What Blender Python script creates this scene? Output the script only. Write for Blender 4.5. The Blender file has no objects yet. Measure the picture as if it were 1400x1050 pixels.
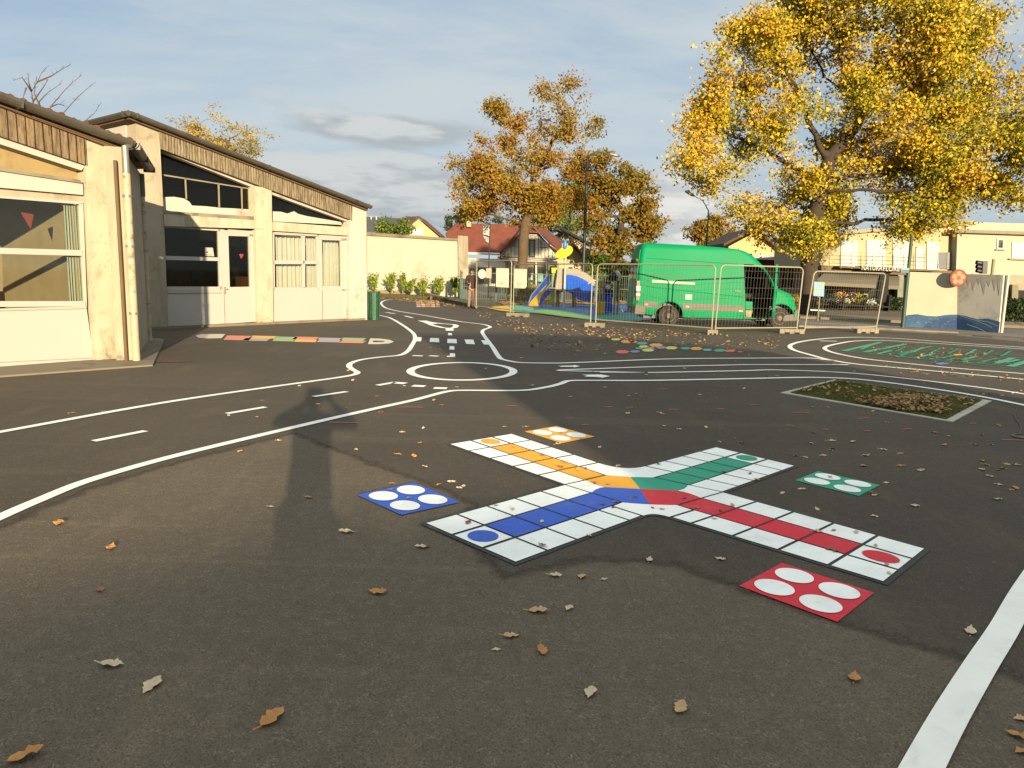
import bpy, bmesh, math, random
import numpy as np
from mathutils import Vector, Matrix
random.seed(7); rng = np.random.default_rng(11)
scene = bpy.context.scene
COL = scene.collection
# ------------------------------------------------------------------ camera model (photo 1400x1050)
W, H, FPX, CH, Y0, ROLL = 1400, 1050, 1000.0, 1.6, 375.0, 0.022
PITCH = math.atan((525-Y0)/FPX)
cp, sp = math.cos(PITCH), math.sin(PITCH)
VF = Vector((0, cp, -sp)); _R = Vector((1, 0, 0)); _U = Vector((0, sp, cp))
VR = math.cos(ROLL)*_R + math.sin(ROLL)*_U
VU = -math.sin(ROLL)*_R + math.cos(ROLL)*_U
def ray(x, y): return VF + VR*((x-W/2)/FPX) - VU*((y-H/2)/FPX)
def G(x, y, z=0.0):
    d = ray(x, y); t = (z-CH)/d.z
    return Vector((d.x*t, d.y*t, z))
def D(x, y, Y):
    d = ray(x, y); t = Y/d.y
    return Vector((d.x*t, Y, CH+d.z*t))
SUN_AZ = math.radians(165.3); SUN_EL = math.radians(9.5)
# ------------------------------------------------------------------ object helpers
def tag(o, label=None, cat=None, group=None, kind=None):
    if label: o['label'] = label
    if cat: o['category'] = cat
    if group: o['group'] = group
    if kind: o['kind'] = kind
    return o
def thing(name, label, cat, loc=(0, 0, 0), rz=0, group=None):
    o = bpy.data.objects.new(name, None); COL.objects.link(o)
    o.empty_display_size = .2
    o.location = loc; o.rotation_euler = (0, 0, rz)
    return tag(o, label, cat, group)
def root_loc(o):
    while o.parent: o = o.parent
    return Vector(o.location)
class MB:
    def __init__(s): s.v = []; s.f = []; s.m = []
    def add(s, pts, faces, mi=0):
        b = len(s.v); s.v += [tuple(p) for p in pts]
        s.f += [tuple(b+i for i in f) for f in faces]; s.m += [mi]*len(faces); return s
    def poly(s, pts, mi=0): return s.add(pts, [tuple(range(len(pts)))], mi)
    def prism(s, pts, vec, mi=0):
        n = len(pts); vec = Vector(vec); a = [Vector(p) for p in pts]
        nn = Vector((0, 0, 0))
        for i in range(n): nn += a[i].cross(a[(i+1) % n])
        if nn.dot(vec) > 0: a = a[::-1]
        b = [p+vec for p in a]
        fs = [tuple(range(n)), tuple(range(2*n-1, n-1, -1))]
        for i in range(n):
            j = (i+1) % n; fs.append((j, i, n+i, n+j))
        return s.add(a+b, fs, mi)
    def box(s, c, size, rz=0, mi=0, ax=None):
        c = Vector(c); hx, hy, hz = size[0]/2, size[1]/2, size[2]/2
        if ax is None:
            X = Vector((math.cos(rz), math.sin(rz), 0)); Y = Vector((-math.sin(rz), math.cos(rz), 0)); Z = Vector((0, 0, 1))
        else: X, Y, Z = ax
        p = [c+X*(i*hx)+Y*(j*hy)+Z*(k*hz) for k in (-1, 1) for j in (-1, 1) for i in (-1, 1)]
        return s.add(p, [(0, 2, 3, 1), (4, 5, 7, 6), (0, 1, 5, 4), (2, 6, 7, 3), (0, 4, 6, 2), (1, 3, 7, 5)], mi)
    def tube(s, path, r, n=8, mi=0, cap=True):
        path = [Vector(p) for p in path]; m = len(path)
        rs = r if isinstance(r, (list, tuple)) else [r]*m
        pts = []; prev = None
        for i in range(m):
            t = (path[min(i+1, m-1)]-path[max(i-1, 0)]).normalized()
            if prev is None: a = t.orthogonal().normalized()
            else:
                a = prev - t*prev.dot(t); a = a.normalized() if a.length > 1e-6 else t.orthogonal().normalized()
            prev = a; b = t.cross(a)
            for k in range(n):
                an = 2*math.pi*k/n; pts.append(path[i]+(a*math.cos(an)+b*math.sin(an))*rs[i])
        fs = []
        for i in range(m-1):
            for k in range(n):
                k2 = (k+1) % n; fs.append((i*n+k, i*n+k2, (i+1)*n+k2, (i+1)*n+k))
        if cap: fs += [tuple(range(n-1, -1, -1)), tuple((m-1)*n+k for k in range(n))]
        return s.add(pts, fs, mi)
    def lathe(s, prof, c=(0, 0, 0), axis=(0, 0, 1), n=24, mi=0):
        ax = Vector(axis).normalized(); a = ax.orthogonal().normalized(); b = ax.cross(a); c = Vector(c); m = len(prof)
        pts = [c+ax*h+(a*math.cos(2*math.pi*k/n)+b*math.sin(2*math.pi*k/n))*r for (r, h) in prof for k in range(n)]
        fs = []
        for i in range(m-1):
            for k in range(n):
                k2 = (k+1) % n; fs.append((i*n+k, i*n+k2, (i+1)*n+k2, (i+1)*n+k))
        fs += [tuple(range(n-1, -1, -1)), tuple((m-1)*n+k for k in range(n))]
        return s.add(pts, fs, mi)
    def build(s, name, mat, parent=None, smooth=False, local=False, label=None, cat=None, group=None, kind=None, bevel=0, origin=None):
        me = bpy.data.meshes.new(name)
        off = Vector((0, 0, 0))
        if parent is not None and not local: off = root_loc(parent)
        if parent is None and origin is not None: off = Vector(origin)
        me.from_pydata([tuple(Vector(p)-off) for p in s.v], [], s.f)
        mats = mat if isinstance(mat, (list, tuple)) else [mat]
        for mm in mats: me.materials.append(mm)
        me.polygons.foreach_set('material_index', s.m)
        if smooth:
            me.polygons.foreach_set('use_smooth', [True]*len(s.f))
            if smooth != 'all': me.set_sharp_from_angle(angle=math.radians(40))
        me.validate(); me.update()
        o = bpy.data.objects.new(name, me); COL.objects.link(o)
        if parent is not None: o.parent = parent
        elif origin is not None: o.location = off
        if bevel:
            bm = o.modifiers.new('b', 'BEVEL'); bm.width = bevel; bm.segments = 2; bm.limit_method = 'ANGLE'
        return tag(o, label, cat, group, kind)
def fast_mesh(name, verts, nper, mat, parent=None, offs=None):
    """verts: (N*nper,3) array, faces of nper verts each"""
    v = np.asarray(verts, dtype=np.float32)
    if offs is not None: v = v-np.array(offs, dtype=np.float32)
    nf = len(v)//nper
    me = bpy.data.meshes.new(name); me.vertices.add(len(v)); me.vertices.foreach_set('co', v.ravel())
    me.loops.add(len(v)); me.loops.foreach_set('vertex_index', np.arange(len(v), dtype=np.int32))
    me.polygons.add(nf); me.polygons.foreach_set('loop_start', np.arange(0, len(v), nper, dtype=np.int32))
    me.materials.append(mat); me.update(calc_edges=True); me.validate()
    o = bpy.data.objects.new(name, me); COL.objects.link(o)
    if parent is not None: o.parent = parent
    return o
class Frame:
    """vertical plane through ground points A,B: s along, z up, o outward (towards the camera's right of A->B)"""
    def __init__(f, A, B):
        f.A = Vector((A[0], A[1], 0)); d = Vector((B[0]-A[0], B[1]-A[1], 0)); f.L = d.length; f.d = d.normalized()
        f.n = Vector((f.d.y, -f.d.x, 0))
    def pt(f, s, z, o=0): return f.A+f.d*s+f.n*o+Vector((0, 0, z))
    def px(f, x, y, o=0):
        v = ray(x, y); q = f.A+f.n*o; t = q.dot(f.n)/v.dot(f.n)
        p = v*t; return ((p-f.A).dot(f.d), p.z+CH)
    def slab(f, mb, pix, o0, o1, at=None, mi=0, sz=False):
        """prism of a pixel polygon (measured on offset `at`) from o0 to o1"""
        if at is None: at = max(o0, o1)
        P = pix if sz else [f.px(x, y, at) for x, y in pix]
        mb.prism([f.pt(s, z, o0) for s, z in P], f.n*(o1-o0), mi); return mb
# ------------------------------------------------------------------ materials
def S(r, g, b):
    def c(u):
        u /= 255.0
        return u/12.92 if u <= .04045 else ((u+.055)/1.055)**2.4
    return (c(r), c(g), c(b), 1)
def Lc(r, g, b): return (r, g, b, 1)
class NT:
    def __init__(s, nt): s.nt = nt; nt.nodes.clear()
    def n(s, t, **k):
        nd = s.nt.nodes.new(t)
        for a, b in k.items(): setattr(nd, a, b)
        return nd
    def l(s, a, b): s.nt.links.new(a, b)
    def val(s, sock, x):
        if hasattr(x, 'is_output'): s.l(x, sock)
        else: sock.default_value = x
    def math(s, op, a, b=0.0, c=None, clamp=False):
        m = s.n('ShaderNodeMath', operation=op); m.use_clamp = clamp
        s.val(m.inputs[0], a); s.val(m.inputs[1], b)
        if c is not None: s.val(m.inputs[2], c)
        return m.outputs[0]
    def mix(s, fac, a, b, mode='MIX'):
        m = s.n('ShaderNodeMix', data_type='RGBA', blend_type=mode)
        s.val(m.inputs[0], fac); s.val(m.inputs[6], a); s.val(m.inputs[7], b); return m.outputs[2]
    def noise(s, vec, scale, detail=4, rough=.55, dist=0, out=0):
        m = s.n('ShaderNodeTexNoise'); m.inputs['Scale'].default_value = scale; m.inputs['Detail'].default_value = detail
        m.inputs['Roughness'].default_value = rough; m.inputs['Distortion'].default_value = dist
        if vec is not None: s.l(vec, m.inputs['Vector'])
        return m.outputs[out]
    def ramp(s, fac, stops, interp='LINEAR'):
        m = s.n('ShaderNodeValToRGB'); m.color_ramp.interpolation = interp
        e = m.color_ramp.elements
        while len(e) < len(stops): e.new(.5)
        for i, (p, c) in enumerate(stops): e[i].position = p; e[i].color = c if len(c) == 4 else (*c, 1)
        s.l(fac, m.inputs[0]); return m.outputs[0]
    def smooth(s, x, a, b):
        m = s.n('ShaderNodeMapRange', interpolation_type='SMOOTHSTEP'); s.val(m.inputs[0], x)
        m.inputs[1].default_value = a; m.inputs[2].default_value = b; m.inputs[3].default_value = 0; m.inputs[4].default_value = 1
        return m.outputs[0]
    def mapping(s, vec, scale=(1, 1, 1), loc=(0, 0, 0), rot=(0, 0, 0)):
        m = s.n('ShaderNodeMapping'); s.l(vec, m.inputs[0]); m.inputs[1].default_value = loc; m.inputs[2].default_value = rot; m.inputs[3].default_value = scale
        return m.outputs[0]
MATS = {}
ALB = .385
def mat(name, col, rough=.6, var=.12, scale=3, bump=0, bscale=60, metal=0, grime=None, gs=1.5, gth=.55, streak=False, spec=.5, fine=0, coat=0, gstops=None):
    """principled paint/plaster with large and small variation and optional grime colour"""
    if name in MATS: return MATS[name]
    col = tuple(x*ALB for x in col[:3])+(1,)
    if grime: grime = tuple(x*ALB for x in grime[:3])+(1,)
    m = bpy.data.materials.new(name); m.use_nodes = True; t = NT(m.node_tree)
    out = t.n('ShaderNodeOutputMaterial'); p = t.n('ShaderNodeBsdfPrincipled'); t.l(p.outputs[0], out.inputs[0])
    tc = t.n('ShaderNodeTexCoord').outputs['Object']
    n1 = t.noise(tc, scale, 5)
    hi = tuple(min(1, c*(1+var)) for c in col[:3])+(1,); lo = tuple(c*(1-var) for c in col[:3])+(1,)
    c = t.ramp(n1, [(.3, lo), (.7, hi)])
    if fine: c = t.mix(t.math('MULTIPLY', t.smooth(t.noise(tc, bscale*1.3, 2), .35, .7), fine), c, tuple(x*.6 for x in col[:3])+(1,))
    if grime:
        v = t.mapping(tc, (gs*3, gs*3, gs*.5)) if streak else t.mapping(tc, (gs, gs, gs))
        g = t.smooth(t.noise(v, 1, 8, .65), gth-.05, gth+.16)
        if streak:
            g = t.math('MULTIPLY', g, .3)
            blot = t.smooth(t.noise(tc, 2.3, 9, .75, .6), .52, .66)
            peel = t.math('MULTIPLY', t.smooth(t.noise(tc, 17, 6, .75), .60, .66), t.smooth(t.noise(tc, 1.7, 3), .45, .6))
            c = t.mix(t.math('MULTIPLY', blot, .36), c, tuple(x*.8 for x in grime[:3])+(1,))
            c = t.mix(t.math('MULTIPLY', peel, .5), c, tuple(x*.55 for x in grime[:3])+(1,))
            sz_ = t.n('ShaderNodeSeparateXYZ'); t.l(tc, sz_.inputs[0])
            moss = t.smooth(t.math('ADD', t.noise(tc, 9, 8, .75), t.math('MULTIPLY', sz_.outputs[2], -.42)), .44, .60)
            c = t.mix(t.math('MULTIPLY', moss, .55), c, tuple(x*.75 for x in grime[:3])+(1,))
        c = t.mix(t.math('MULTIPLY', g, .8), c, grime)
    t.l(c, p.inputs['Base Color'])
    p.inputs['Roughness'].default_value = rough; p.inputs['Metallic'].default_value = metal
    p.inputs['Specular IOR Level'].default_value = spec
    if coat: p.inputs['Coat Weight'].default_value = coat; p.inputs['Coat Roughness'].default_value = .08
    if bump:
        b = t.n('ShaderNodeBump'); b.inputs['Strength'].default_value = bump; b.inputs['Distance'].default_value = .01
        t.l(t.noise(tc, bscale, 4), b.inputs['Height']); t.l(b.outputs[0], p.inputs['Normal'])
    MATS[name] = m; return m
def asphalt(name, base, stone, dirt, bigvar=.25):
    m = bpy.data.materials.new(name); m.use_nodes = True; t = NT(m.node_tree)
    out = t.n('ShaderNodeOutputMaterial'); p = t.n('ShaderNodeBsdfPrincipled'); t.l(p.outputs[0], out.inputs[0])
    tc = t.n('ShaderNodeTexCoord').outputs['Object']
    big = t.noise(tc, .35, 5, .6); mid = t.noise(t.mapping(tc, (1, .35, 1), rot=(0, 0, .5)), 1.6, 6, .65)
    c = t.mix(t.smooth(big, .35, .68), base, tuple(x*(1+bigvar) for x in base[:3])+(1,))
    c = t.mix(t.math('MULTIPLY', t.smooth(mid, .5, .75), .55), c, dirt)
    c = t.mix(t.math('MULTIPLY', t.smooth(t.noise(tc, 5, 5, .7), .42, .3), .3), c, tuple(x*.72 for x in base[:3])+(1,))
    c = t.mix(t.math('MULTIPLY', t.smooth(t.noise(t.mapping(tc, (.10, 2.4, 1), rot=(0, 0, -.95)), 1.3, 6, .6, .3), .52, .68), .30), c, dirt)
    c = t.mix(t.math('MULTIPLY', t.smooth(t.noise(t.mapping(tc, (2.8, .12, 1), rot=(0, 0, .4)), 1.0, 5, .6, .2), .60, .72), .25), c, tuple(x*.7 for x in base[:3])+(1,))
    vor = t.n('ShaderNodeTexVoronoi'); vor.inputs['Scale'].default_value = 165; t.l(tc, vor.inputs['Vector'])
    sx = t.n('ShaderNodeSeparateColor'); t.l(vor.outputs['Color'], sx.inputs[0])
    grain = t.math('MULTIPLY', t.smooth(sx.outputs[0], .55, 1.0), t.smooth(t.noise(tc, 14, 3), .3, .7))
    c = t.mix(t.math('MULTIPLY', grain, .6), c, stone)
    c = t.mix(t.math('MULTIPLY', t.smooth(sx.outputs[1], .62, 1.0), .6), c, tuple(x*.35 for x in base[:3])+(1,))
    sp_ = t.smooth(t.noise(tc, 38, 2, .5), .72, .76)
    c = t.mix(t.math('MULTIPLY', sp_, .5), c, Lc(.3, .27, .22))
    t.l(c, p.inputs['Base Color']); p.inputs['Roughness'].default_value = .88; p.inputs['Specular IOR Level'].default_value = .3
    b = t.n('ShaderNodeBump'); b.inputs['Strength'].default_value = .55; b.inputs['Distance'].default_value = .006
    h = t.math('ADD', vor.outputs['Distance'], t.math('MULTIPLY', t.noise(tc, 45, 3), .6))
    t.l(h, b.inputs['Height']); t.l(b.outputs[0], p.inputs['Normal'])
    MATS[name] = m; return m
def ground_paint(name, col, wear=.25, dark=Lc(.06, .052, .044)):
    """paint on asphalt: worn specks where the asphalt shows, grime"""
    m = bpy.data.materials.new(name); m.use_nodes = True; t = NT(m.node_tree)
    out = t.n('ShaderNodeOutputMaterial'); p = t.n('ShaderNodeBsdfPrincipled'); t.l(p.outputs[0], out.inputs[0])
    tc = t.n('ShaderNodeTexCoord').outputs['Object']
    c = t.mix(t.smooth(t.noise(tc, 2.5, 6, .65), .35, .75), col, tuple(x*.86 for x in col[:3])+(1,))
    c = t.mix(t.math('MULTIPLY', t.smooth(t.noise(tc, 6, 8, .75, .8), .52, .72), .22), c, Lc(.30, .25, .18))
    w = t.math('MULTIPLY', t.smooth(t.noise(tc, 70, 4, .7), .74-wear*.3, .8), t.smooth(t.noise(tc, 3, 4), .4, .75))
    c = t.mix(t.math('MULTIPLY', w, .8), c, dark)
    t.l(c, p.inputs['Base Color']); p.inputs['Roughness'].default_value = .6; p.inputs['Specular IOR Level'].default_value = .35
    b = t.n('ShaderNodeBump'); b.inputs['Strength'].default_value = .3; b.inputs['Distance'].default_value = .004
    t.l(t.noise(tc, 90, 3), b.inputs['Height']); t.l(b.outputs[0], p.inputs['Normal'])
    MATS[name] = m; return m
def leafmat(name, stops, nscale=.35, nmix=.5, trans=.35, stops2=None):
    m = bpy.data.materials.new(name); m.use_nodes = True; t = NT(m.node_tree)
    out = t.n('ShaderNodeOutputMaterial')
    geo = t.n('ShaderNodeNewGeometry'); tc = t.n('ShaderNodeTexCoord').outputs['Object']
    nz = t.noise(tc, nscale, 4, .6)
    f = t.math('ADD', t.math('MULTIPLY', geo.outputs['Random Per Island'], 1-nmix), t.math('MULTIPLY', t.smooth(nz, .3, .7), nmix))
    c = t.ramp(f, stops)
    d = t.n('ShaderNodeBsdfPrincipled'); t.l(c, d.inputs['Base Color']); d.inputs['Roughness'].default_value = .6; d.inputs['Specular IOR Level'].default_value = .25
    tr = t.n('ShaderNodeBsdfTranslucent'); t.l(c, tr.inputs[0])
    mx = t.n('ShaderNodeMixShader'); mx.inputs[0].default_value = trans; t.l(d.outputs[0], mx.inputs[1]); t.l(tr.outputs[0], mx.inputs[2]); t.l(mx.outputs[0], out.inputs[0])
    MATS[name] = m; return m
def glassmat(name, tint=(.75, .8, .8, 1), refl=.25):
    m = bpy.data.materials.new(name); m.use_nodes = True; t = NT(m.node_tree)
    out = t.n('ShaderNodeOutputMaterial'); a = t.n('ShaderNodeBsdfTransparent'); a.inputs[0].default_value = tint
    g = t.n('ShaderNodeBsdfGlossy'); g.inputs['Roughness'].default_value = .03; g.inputs[0].default_value = (.62, .6, .52, 1)
    fr = t.n('ShaderNodeFresnel'); fr.inputs[0].default_value = 1.5
    mx = t.n('ShaderNodeMixShader'); t.l(t.math('ADD', fr.outputs[0], refl-.04, clamp=True), mx.inputs[0]); t.l(a.outputs[0], mx.inputs[1]); t.l(g.outputs[0], mx.inputs[2]); t.l(mx.outputs[0], out.inputs[0])
    MATS[name] = m; return m
m_old = asphalt('asphalt_old', Lc(.094, .074, .050), Lc(.25, .2, .145), Lc(.172, .134, .082))
m_new = asphalt('asphalt_fresh', Lc(.056, .045, .032), Lc(.145, .117, .085), Lc(.112, .088, .053), .3)
def soften(m):
    t = NT.__new__(NT); t.nt = m.node_tree
    p = next(n for n in m.node_tree.nodes if n.type == 'BSDF_PRINCIPLED'); out = next(n for n in m.node_tree.nodes if n.type == 'OUTPUT_MATERIAL')
    at = t.n('ShaderNodeAttribute'); at.attribute_name = 'cover'; tc = t.n('ShaderNodeTexCoord').outputs['Object']
    f = t.math('ADD', at.outputs['Fac'], t.math('MULTIPLY', t.math('SUBTRACT', t.noise(tc, 7, 6, .7), .5), .9))
    mx = t.n('ShaderNodeMixShader'); tr = t.n('ShaderNodeBsdfTransparent'); t.l(t.smooth(f, .25, .75), mx.inputs[0]); t.l(tr.outputs[0], mx.inputs[1]); t.l(p.outputs[0], mx.inputs[2]); t.l(mx.outputs[0], out.inputs[0])
soften(m_new)
m_road = asphalt('asphalt_street', Lc(.13, .12, .11), Lc(.22, .2, .18), Lc(.16, .14, .12))
m_white = ground_paint('paint_white', Lc(.82, .81, .74), .25)
m_tile = ground_paint('paint_board_white', Lc(.86, .87, .82), .3)
m_py = ground_paint('paint_yellow', S(232, 165, 40), .4); m_pg = ground_paint('paint_green', S(34, 148, 118), .4)
m_pb = ground_paint('paint_blue', S(48, 88, 186), .4); m_pr = ground_paint('paint_red', S(204, 34, 52), .4)
m_blackline = ground_paint('paint_black', Lc(.03, .03, .03), .1)
m_wall = mat('render_cream', S(238, 230, 214), .85, .06, 1.2, .25, 40, grime=S(150, 124, 78), gs=.9, gth=.6)
m_pillar = mat('render_stained', S(240, 228, 196), .88, .06, 1.5, .35, 50, grime=S(140, 118, 72), gs=1.1, gth=.53, streak=True)
m_pillar2 = mat('render_grey_stained', S(222, 208, 178), .9, .08, 1.3, .3, 45, grime=S(120, 104, 74), gs=1.0, gth=.49, streak=True)
m_white_pvc = mat('white_panel', S(232, 226, 214), .45, .02, .8)
m_conc = mat('concrete', S(178, 166, 140), .9, .1, 2, .3, 60, grime=S(110, 100, 80), gs=1.5)
m_slab = mat('concrete_apron', S(170, 155, 128), .9, .1, 2, .3, 80, grime=S(110, 98, 75), gs=2, fine=.4)
m_gutter = mat('zinc_gutter', S(118, 112, 98), .5, .1, 3, metal=.3, grime=S(70, 62, 50), gs=2)
m_wood_trim = mat('wood_trim', S(128, 98, 62), .8, .15, 4)
m_tilered = mat('roof_tile_red', S(140, 62, 40), .85, .2, 3, .4, 30, grime=S(80, 50, 35), gs=.7)
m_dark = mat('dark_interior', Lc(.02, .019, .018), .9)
m_room = mat('room_wall', S(200, 182, 146), .9, .1)
m_room2 = mat('room_wall_dark', S(52, 46, 40), .9, .1)
m_glass = glassmat('window_glass', (.96, .97, .92, 1), .07)
m_glass_d = glassmat('window_glass_dark', (.62, .62, .58, 1), .035)
m_curtain = mat('curtain_green', S(255, 255, 250), .9, .05, 2)
m_curtain_b = mat('curtain_blue', S(215, 228, 215), .9, .05, 2)
m_rust = mat('pipe_cream_rust', S(232, 212, 176), .7, .1, 6, .2, 40, grime=S(130, 78, 48), gs=7, gth=.56)
m_steel = mat('galvanised_steel', S(190, 184, 165), .45, .08, 8, metal=.5)
m_van = mat('van_green_paint', Lc(.0, .40, .15), .5, .10, .8, spec=.09, grime=Lc(.02, .33, .14), gs=1.2, gth=.6)
m_rubber = mat('tyre_rubber', Lc(.045, .04, .036), .9, .2, 10)
m_rim = mat('steel_rim', S(150, 140, 120), .75, .2, 12, spec=.1)
m_plastic = mat('grey_plastic', S(120, 112, 98), .65, .08, 5)
m_blackp = mat('black_plastic', Lc(.02, .02, .02), .5)
def boarded(name, base, dark, freq, axis_d, grime=.6):
    """vertical boards along a horizontal direction"""
    base = tuple(x*.5 for x in base[:3])+(1,); dark = tuple(x*.5 for x in dark[:3])+(1,)
    m = bpy.data.materials.new(name); m.use_nodes = True; t = NT(m.node_tree)
    out = t.n('ShaderNodeOutputMaterial'); p = t.n('ShaderNodeBsdfPrincipled'); t.l(p.outputs[0], out.inputs[0])
    tc = t.n('ShaderNodeTexCoord').outputs['Object']
    dt = t.n('ShaderNodeVectorMath', operation='DOT_PRODUCT'); t.l(tc, dt.inputs[0]); dt.inputs[1].default_value = axis_d
    u = t.math('MULTIPLY', dt.outputs['Value'], freq)
    fr = t.math('FRACT', u); fl = t.math('FLOOR', u)
    wn = t.n('ShaderNodeTexWhiteNoise', noise_dimensions='1D'); t.l(fl, wn.inputs['W'])
    c = t.mix(wn.outputs['Value'], base, tuple(x*.72 for x in base[:3])+(1,))
    st = t.noise(t.mapping(tc, (14, 14, 1.6)), 1.6, 8, .8)
    c = t.mix(t.math('MULTIPLY', t.smooth(st, .42, .62), grime), c, dark)
    gap = t.math('MINIMUM', fr, t.math('SUBTRACT', 1, fr))
    c = t.mix(t.math('SUBTRACT', 1, t.smooth(gap, .0, .09)), c, tuple(x*.25 for x in dark[:3])+(1,))
    t.l(c, p.inputs['Base Color']); p.inputs['Roughness'].default_value = .85
    b = t.n('ShaderNodeBump'); b.inputs['Strength'].default_value = .8; b.inputs['Distance'].default_value = .02
    t.l(t.smooth(gap, 0, .12), b.inputs['Height']); t.l(b.outputs[0], p.inputs['Normal'])
    MATS[name] = m; return m
def hipick(*a): return random.choice(a)
# ------------------------------------------------------------------ ground
def gp(pix, z): return [G(x, y, 0)+Vector((0, 0, z)) for x, y in pix]
def flat(name, pix, z, m, **k):
    mb = MB(); P = gp(pix, z)
    ar = sum(P[i].x*P[(i+1) % len(P)].y-P[(i+1) % len(P)].x*P[i].y for i in range(len(P)))
    mb.poly(P if ar > 0 else P[::-1]); 
    if not k.get('parent'): k.setdefault('origin', sum(P, Vector())/len(P))
    return mb.build(name, m, **k)
def sheet(name, P, z, m, **k):
    P = [Vector((p[0], p[1], z)) for p in P]
    ar = sum(P[i].x*P[(i+1) % len(P)].y-P[(i+1) % len(P)].x*P[i].y for i in range(len(P)))
    return MB().poly(P if ar > 0 else P[::-1]).build(name, m, **k)
def catmull(P, n=8, closed=False):
    out = []; m = len(P)
    rngi = range(m if closed else m-1)
    for i in rngi:
        p0 = P[(i-1) % m] if closed or i > 0 else P[0]*2-P[1]
        p1 = P[i]; p2 = P[(i+1) % m]; p3 = P[(i+2) % m] if closed or i+2 < m else P[-1]*2-P[-2]
        # centripetal-ish: limit tangents by segment length to avoid overshoot
        d1 = (p2-p1).length
        t1 = (p2-p0); t1 = t1.normalized()*min(d1, t1.length/2)if t1.length > 0 else t1
        t2 = (p3-p1); t2 = t2.normalized()*min(d1, t2.length/2)if t2.length > 0 else t2
        for k in range(n):
            t = k/n
            out.append(p1*(2*t**3-3*t**2+1)+t1*(t**3-2*t**2+t)+p2*(-2*t**3+3*t**2)+t2*(t**3-t**2))
    if not closed: out.append(P[-1])
    return out
def ribbon_mb(P, w, z, closed=False, mb=None):
    mb = mb or MB(); m = len(P); pts = []
    for i in range(m):
        a = P[(i-1) % m] if closed or i > 0 else P[i]; b = P[(i+1) % m] if closed or i < m-1 else P[i]
        t = (b-a); t.z = 0; t = t.normalized() if t.length > 1e-9 else Vector((1, 0, 0)); nrm = Vector((-t.y, t.x, 0))
        ww = w/2
        pts += [Vector((P[i].x, P[i].y, z))+nrm*ww, Vector((P[i].x, P[i].y, z))-nrm*ww]
    fs = [(2*i, 2*i+1, 2*((i+1) % m)+1, 2*((i+1) % m)) for i in range(m if closed else m-1)]
    mb.add(pts, fs); return mb
def line(pix, w, label, z=.012, n=8, closed=False, smooth=True, m=None, name='painted_line', cat='road marking', group=None):
    P = [G(x, y) for x, y in pix]
    if smooth: P = catmull(P, n, closed)
    return ribbon_mb(P, w, z, closed).build(name, m or m_white, label=label, cat=cat, group=group, origin=P[len(P)//2])
sheet('ground', [(-400, -60), (400, -60), (400, 900), (-400, 900)], 0, m_old, kind='structure')
_P = up0 = [G(x, y) for x, y in [(-500, 905), (-200, 790), (0, 714), (50, 692), (120, 664), (240, 629.5), (404, 589), (500, 625), (627, 671), (663, 690), (640, 722), (700, 778), (800, 757), (925, 764), (1010, 795), (1165, 848), (1325, 892), (1500, 945), (1800, 700), (1800, 480), (1300, 452), (1090, 440), (640, 412), (520, 404), (300, 430), (-300, 470), (-900, 700)]]
_n = len(_P); _sg = 1 if sum(_P[i].x*_P[(i+1) % _n].y-_P[(i+1) % _n].x*_P[i].y for i in range(_n)) > 0 else -1
if _sg < 0: _P = _P[::-1]
def offs(P, w):
    o = []
    for i in range(len(P)):
        a, b, c = P[i-1], P[i], P[(i+1) % len(P)]; t1 = (b-a).normalized(); t2 = (c-b).normalized()
        nn = Vector((t1.y+t2.y, -t1.x-t2.x, 0)).normalized(); o.append(b+nn*w/max(.6, math.sqrt((1+t1.dot(t2))/2)))
    return o
_in = offs(_P, -.06); _ou = offs(_P, .22)
_m = MB(); _m.poly([Vector((p.x, p.y, .004)) for p in _in]); _m.add([Vector((p.x, p.y, .004)) for p in _in]+[Vector((p.x, p.y, .003)) for p in _ou], [(i, i+_n, (i+1) % _n+_n, (i+1) % _n) for i in range(_n)])
_o = _m.build('fresh_asphalt', m_new, kind='structure'); _at = _o.data.attributes.new('cover', 'FLOAT', 'POINT')
for i in range(len(_o.data.vertices)): _at.data[i].value = 0.0 if i >= 2*_n else 1.0
# playground lines
line([(-60, 603), (0, 592), (240, 549), (459, 517.6), (483, 513.4), (488.5, 510), (483, 506.5), (477.5, 502), (480, 497.3), (494, 492.6), (520, 489), (546, 486.4), (557, 481), (563, 473), (567.5, 463.6), (564.5, 455.5), (549, 444), (532, 434.6), (517, 431.4), (508, 430.9)], .1, 'long white line along the classrooms kinking up beside the green bin', n=8)
line([(562, 409.6), (551, 409.4), (532, 410), (523, 412.4), (521.4, 415.8), (527, 421), (543, 425.4), (585.7, 432.5), (628.6, 440), (658.6, 443.6), (668, 446), (670, 448), (662, 451), (659.3, 454.6), (663, 461), (673, 474.5), (684.5, 491), (700, 495), (714, 496.6), (757, 497.2), (800, 496), (920, 491.3), (1040, 490.3), (1108, 490.3), (1140, 494)], .1, 'white line looping round the far end and running right past the crossing')
line([(-60, 737), (0, 709), (50, 687), (120, 659), (240, 624.6), (425, 580), (514, 559.5), (566, 548), (603.5, 538), (618, 535.3), (637, 534.7), (714, 534.7), (748.6, 530), (765.7, 525.7), (776, 521.8), (790, 521), (885.7, 521), (1022.9, 518.4), (1108.6, 516.8), (1169, 519), (1230, 526), (1303, 536.6), (1351.5, 545), (1400, 554.8), (1470, 570)], .1, 'long white line crossing the photographer shadow and running on past the grass patch')
line([(885.7, 510.2), (765.7, 507.6), (763, 507.1), (766, 506.6), (885.7, 502.3), (1023, 499.2), (1160, 499.2)], .085, 'pointed white line dividing the two lanes right of the circle', smooth=False)
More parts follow.
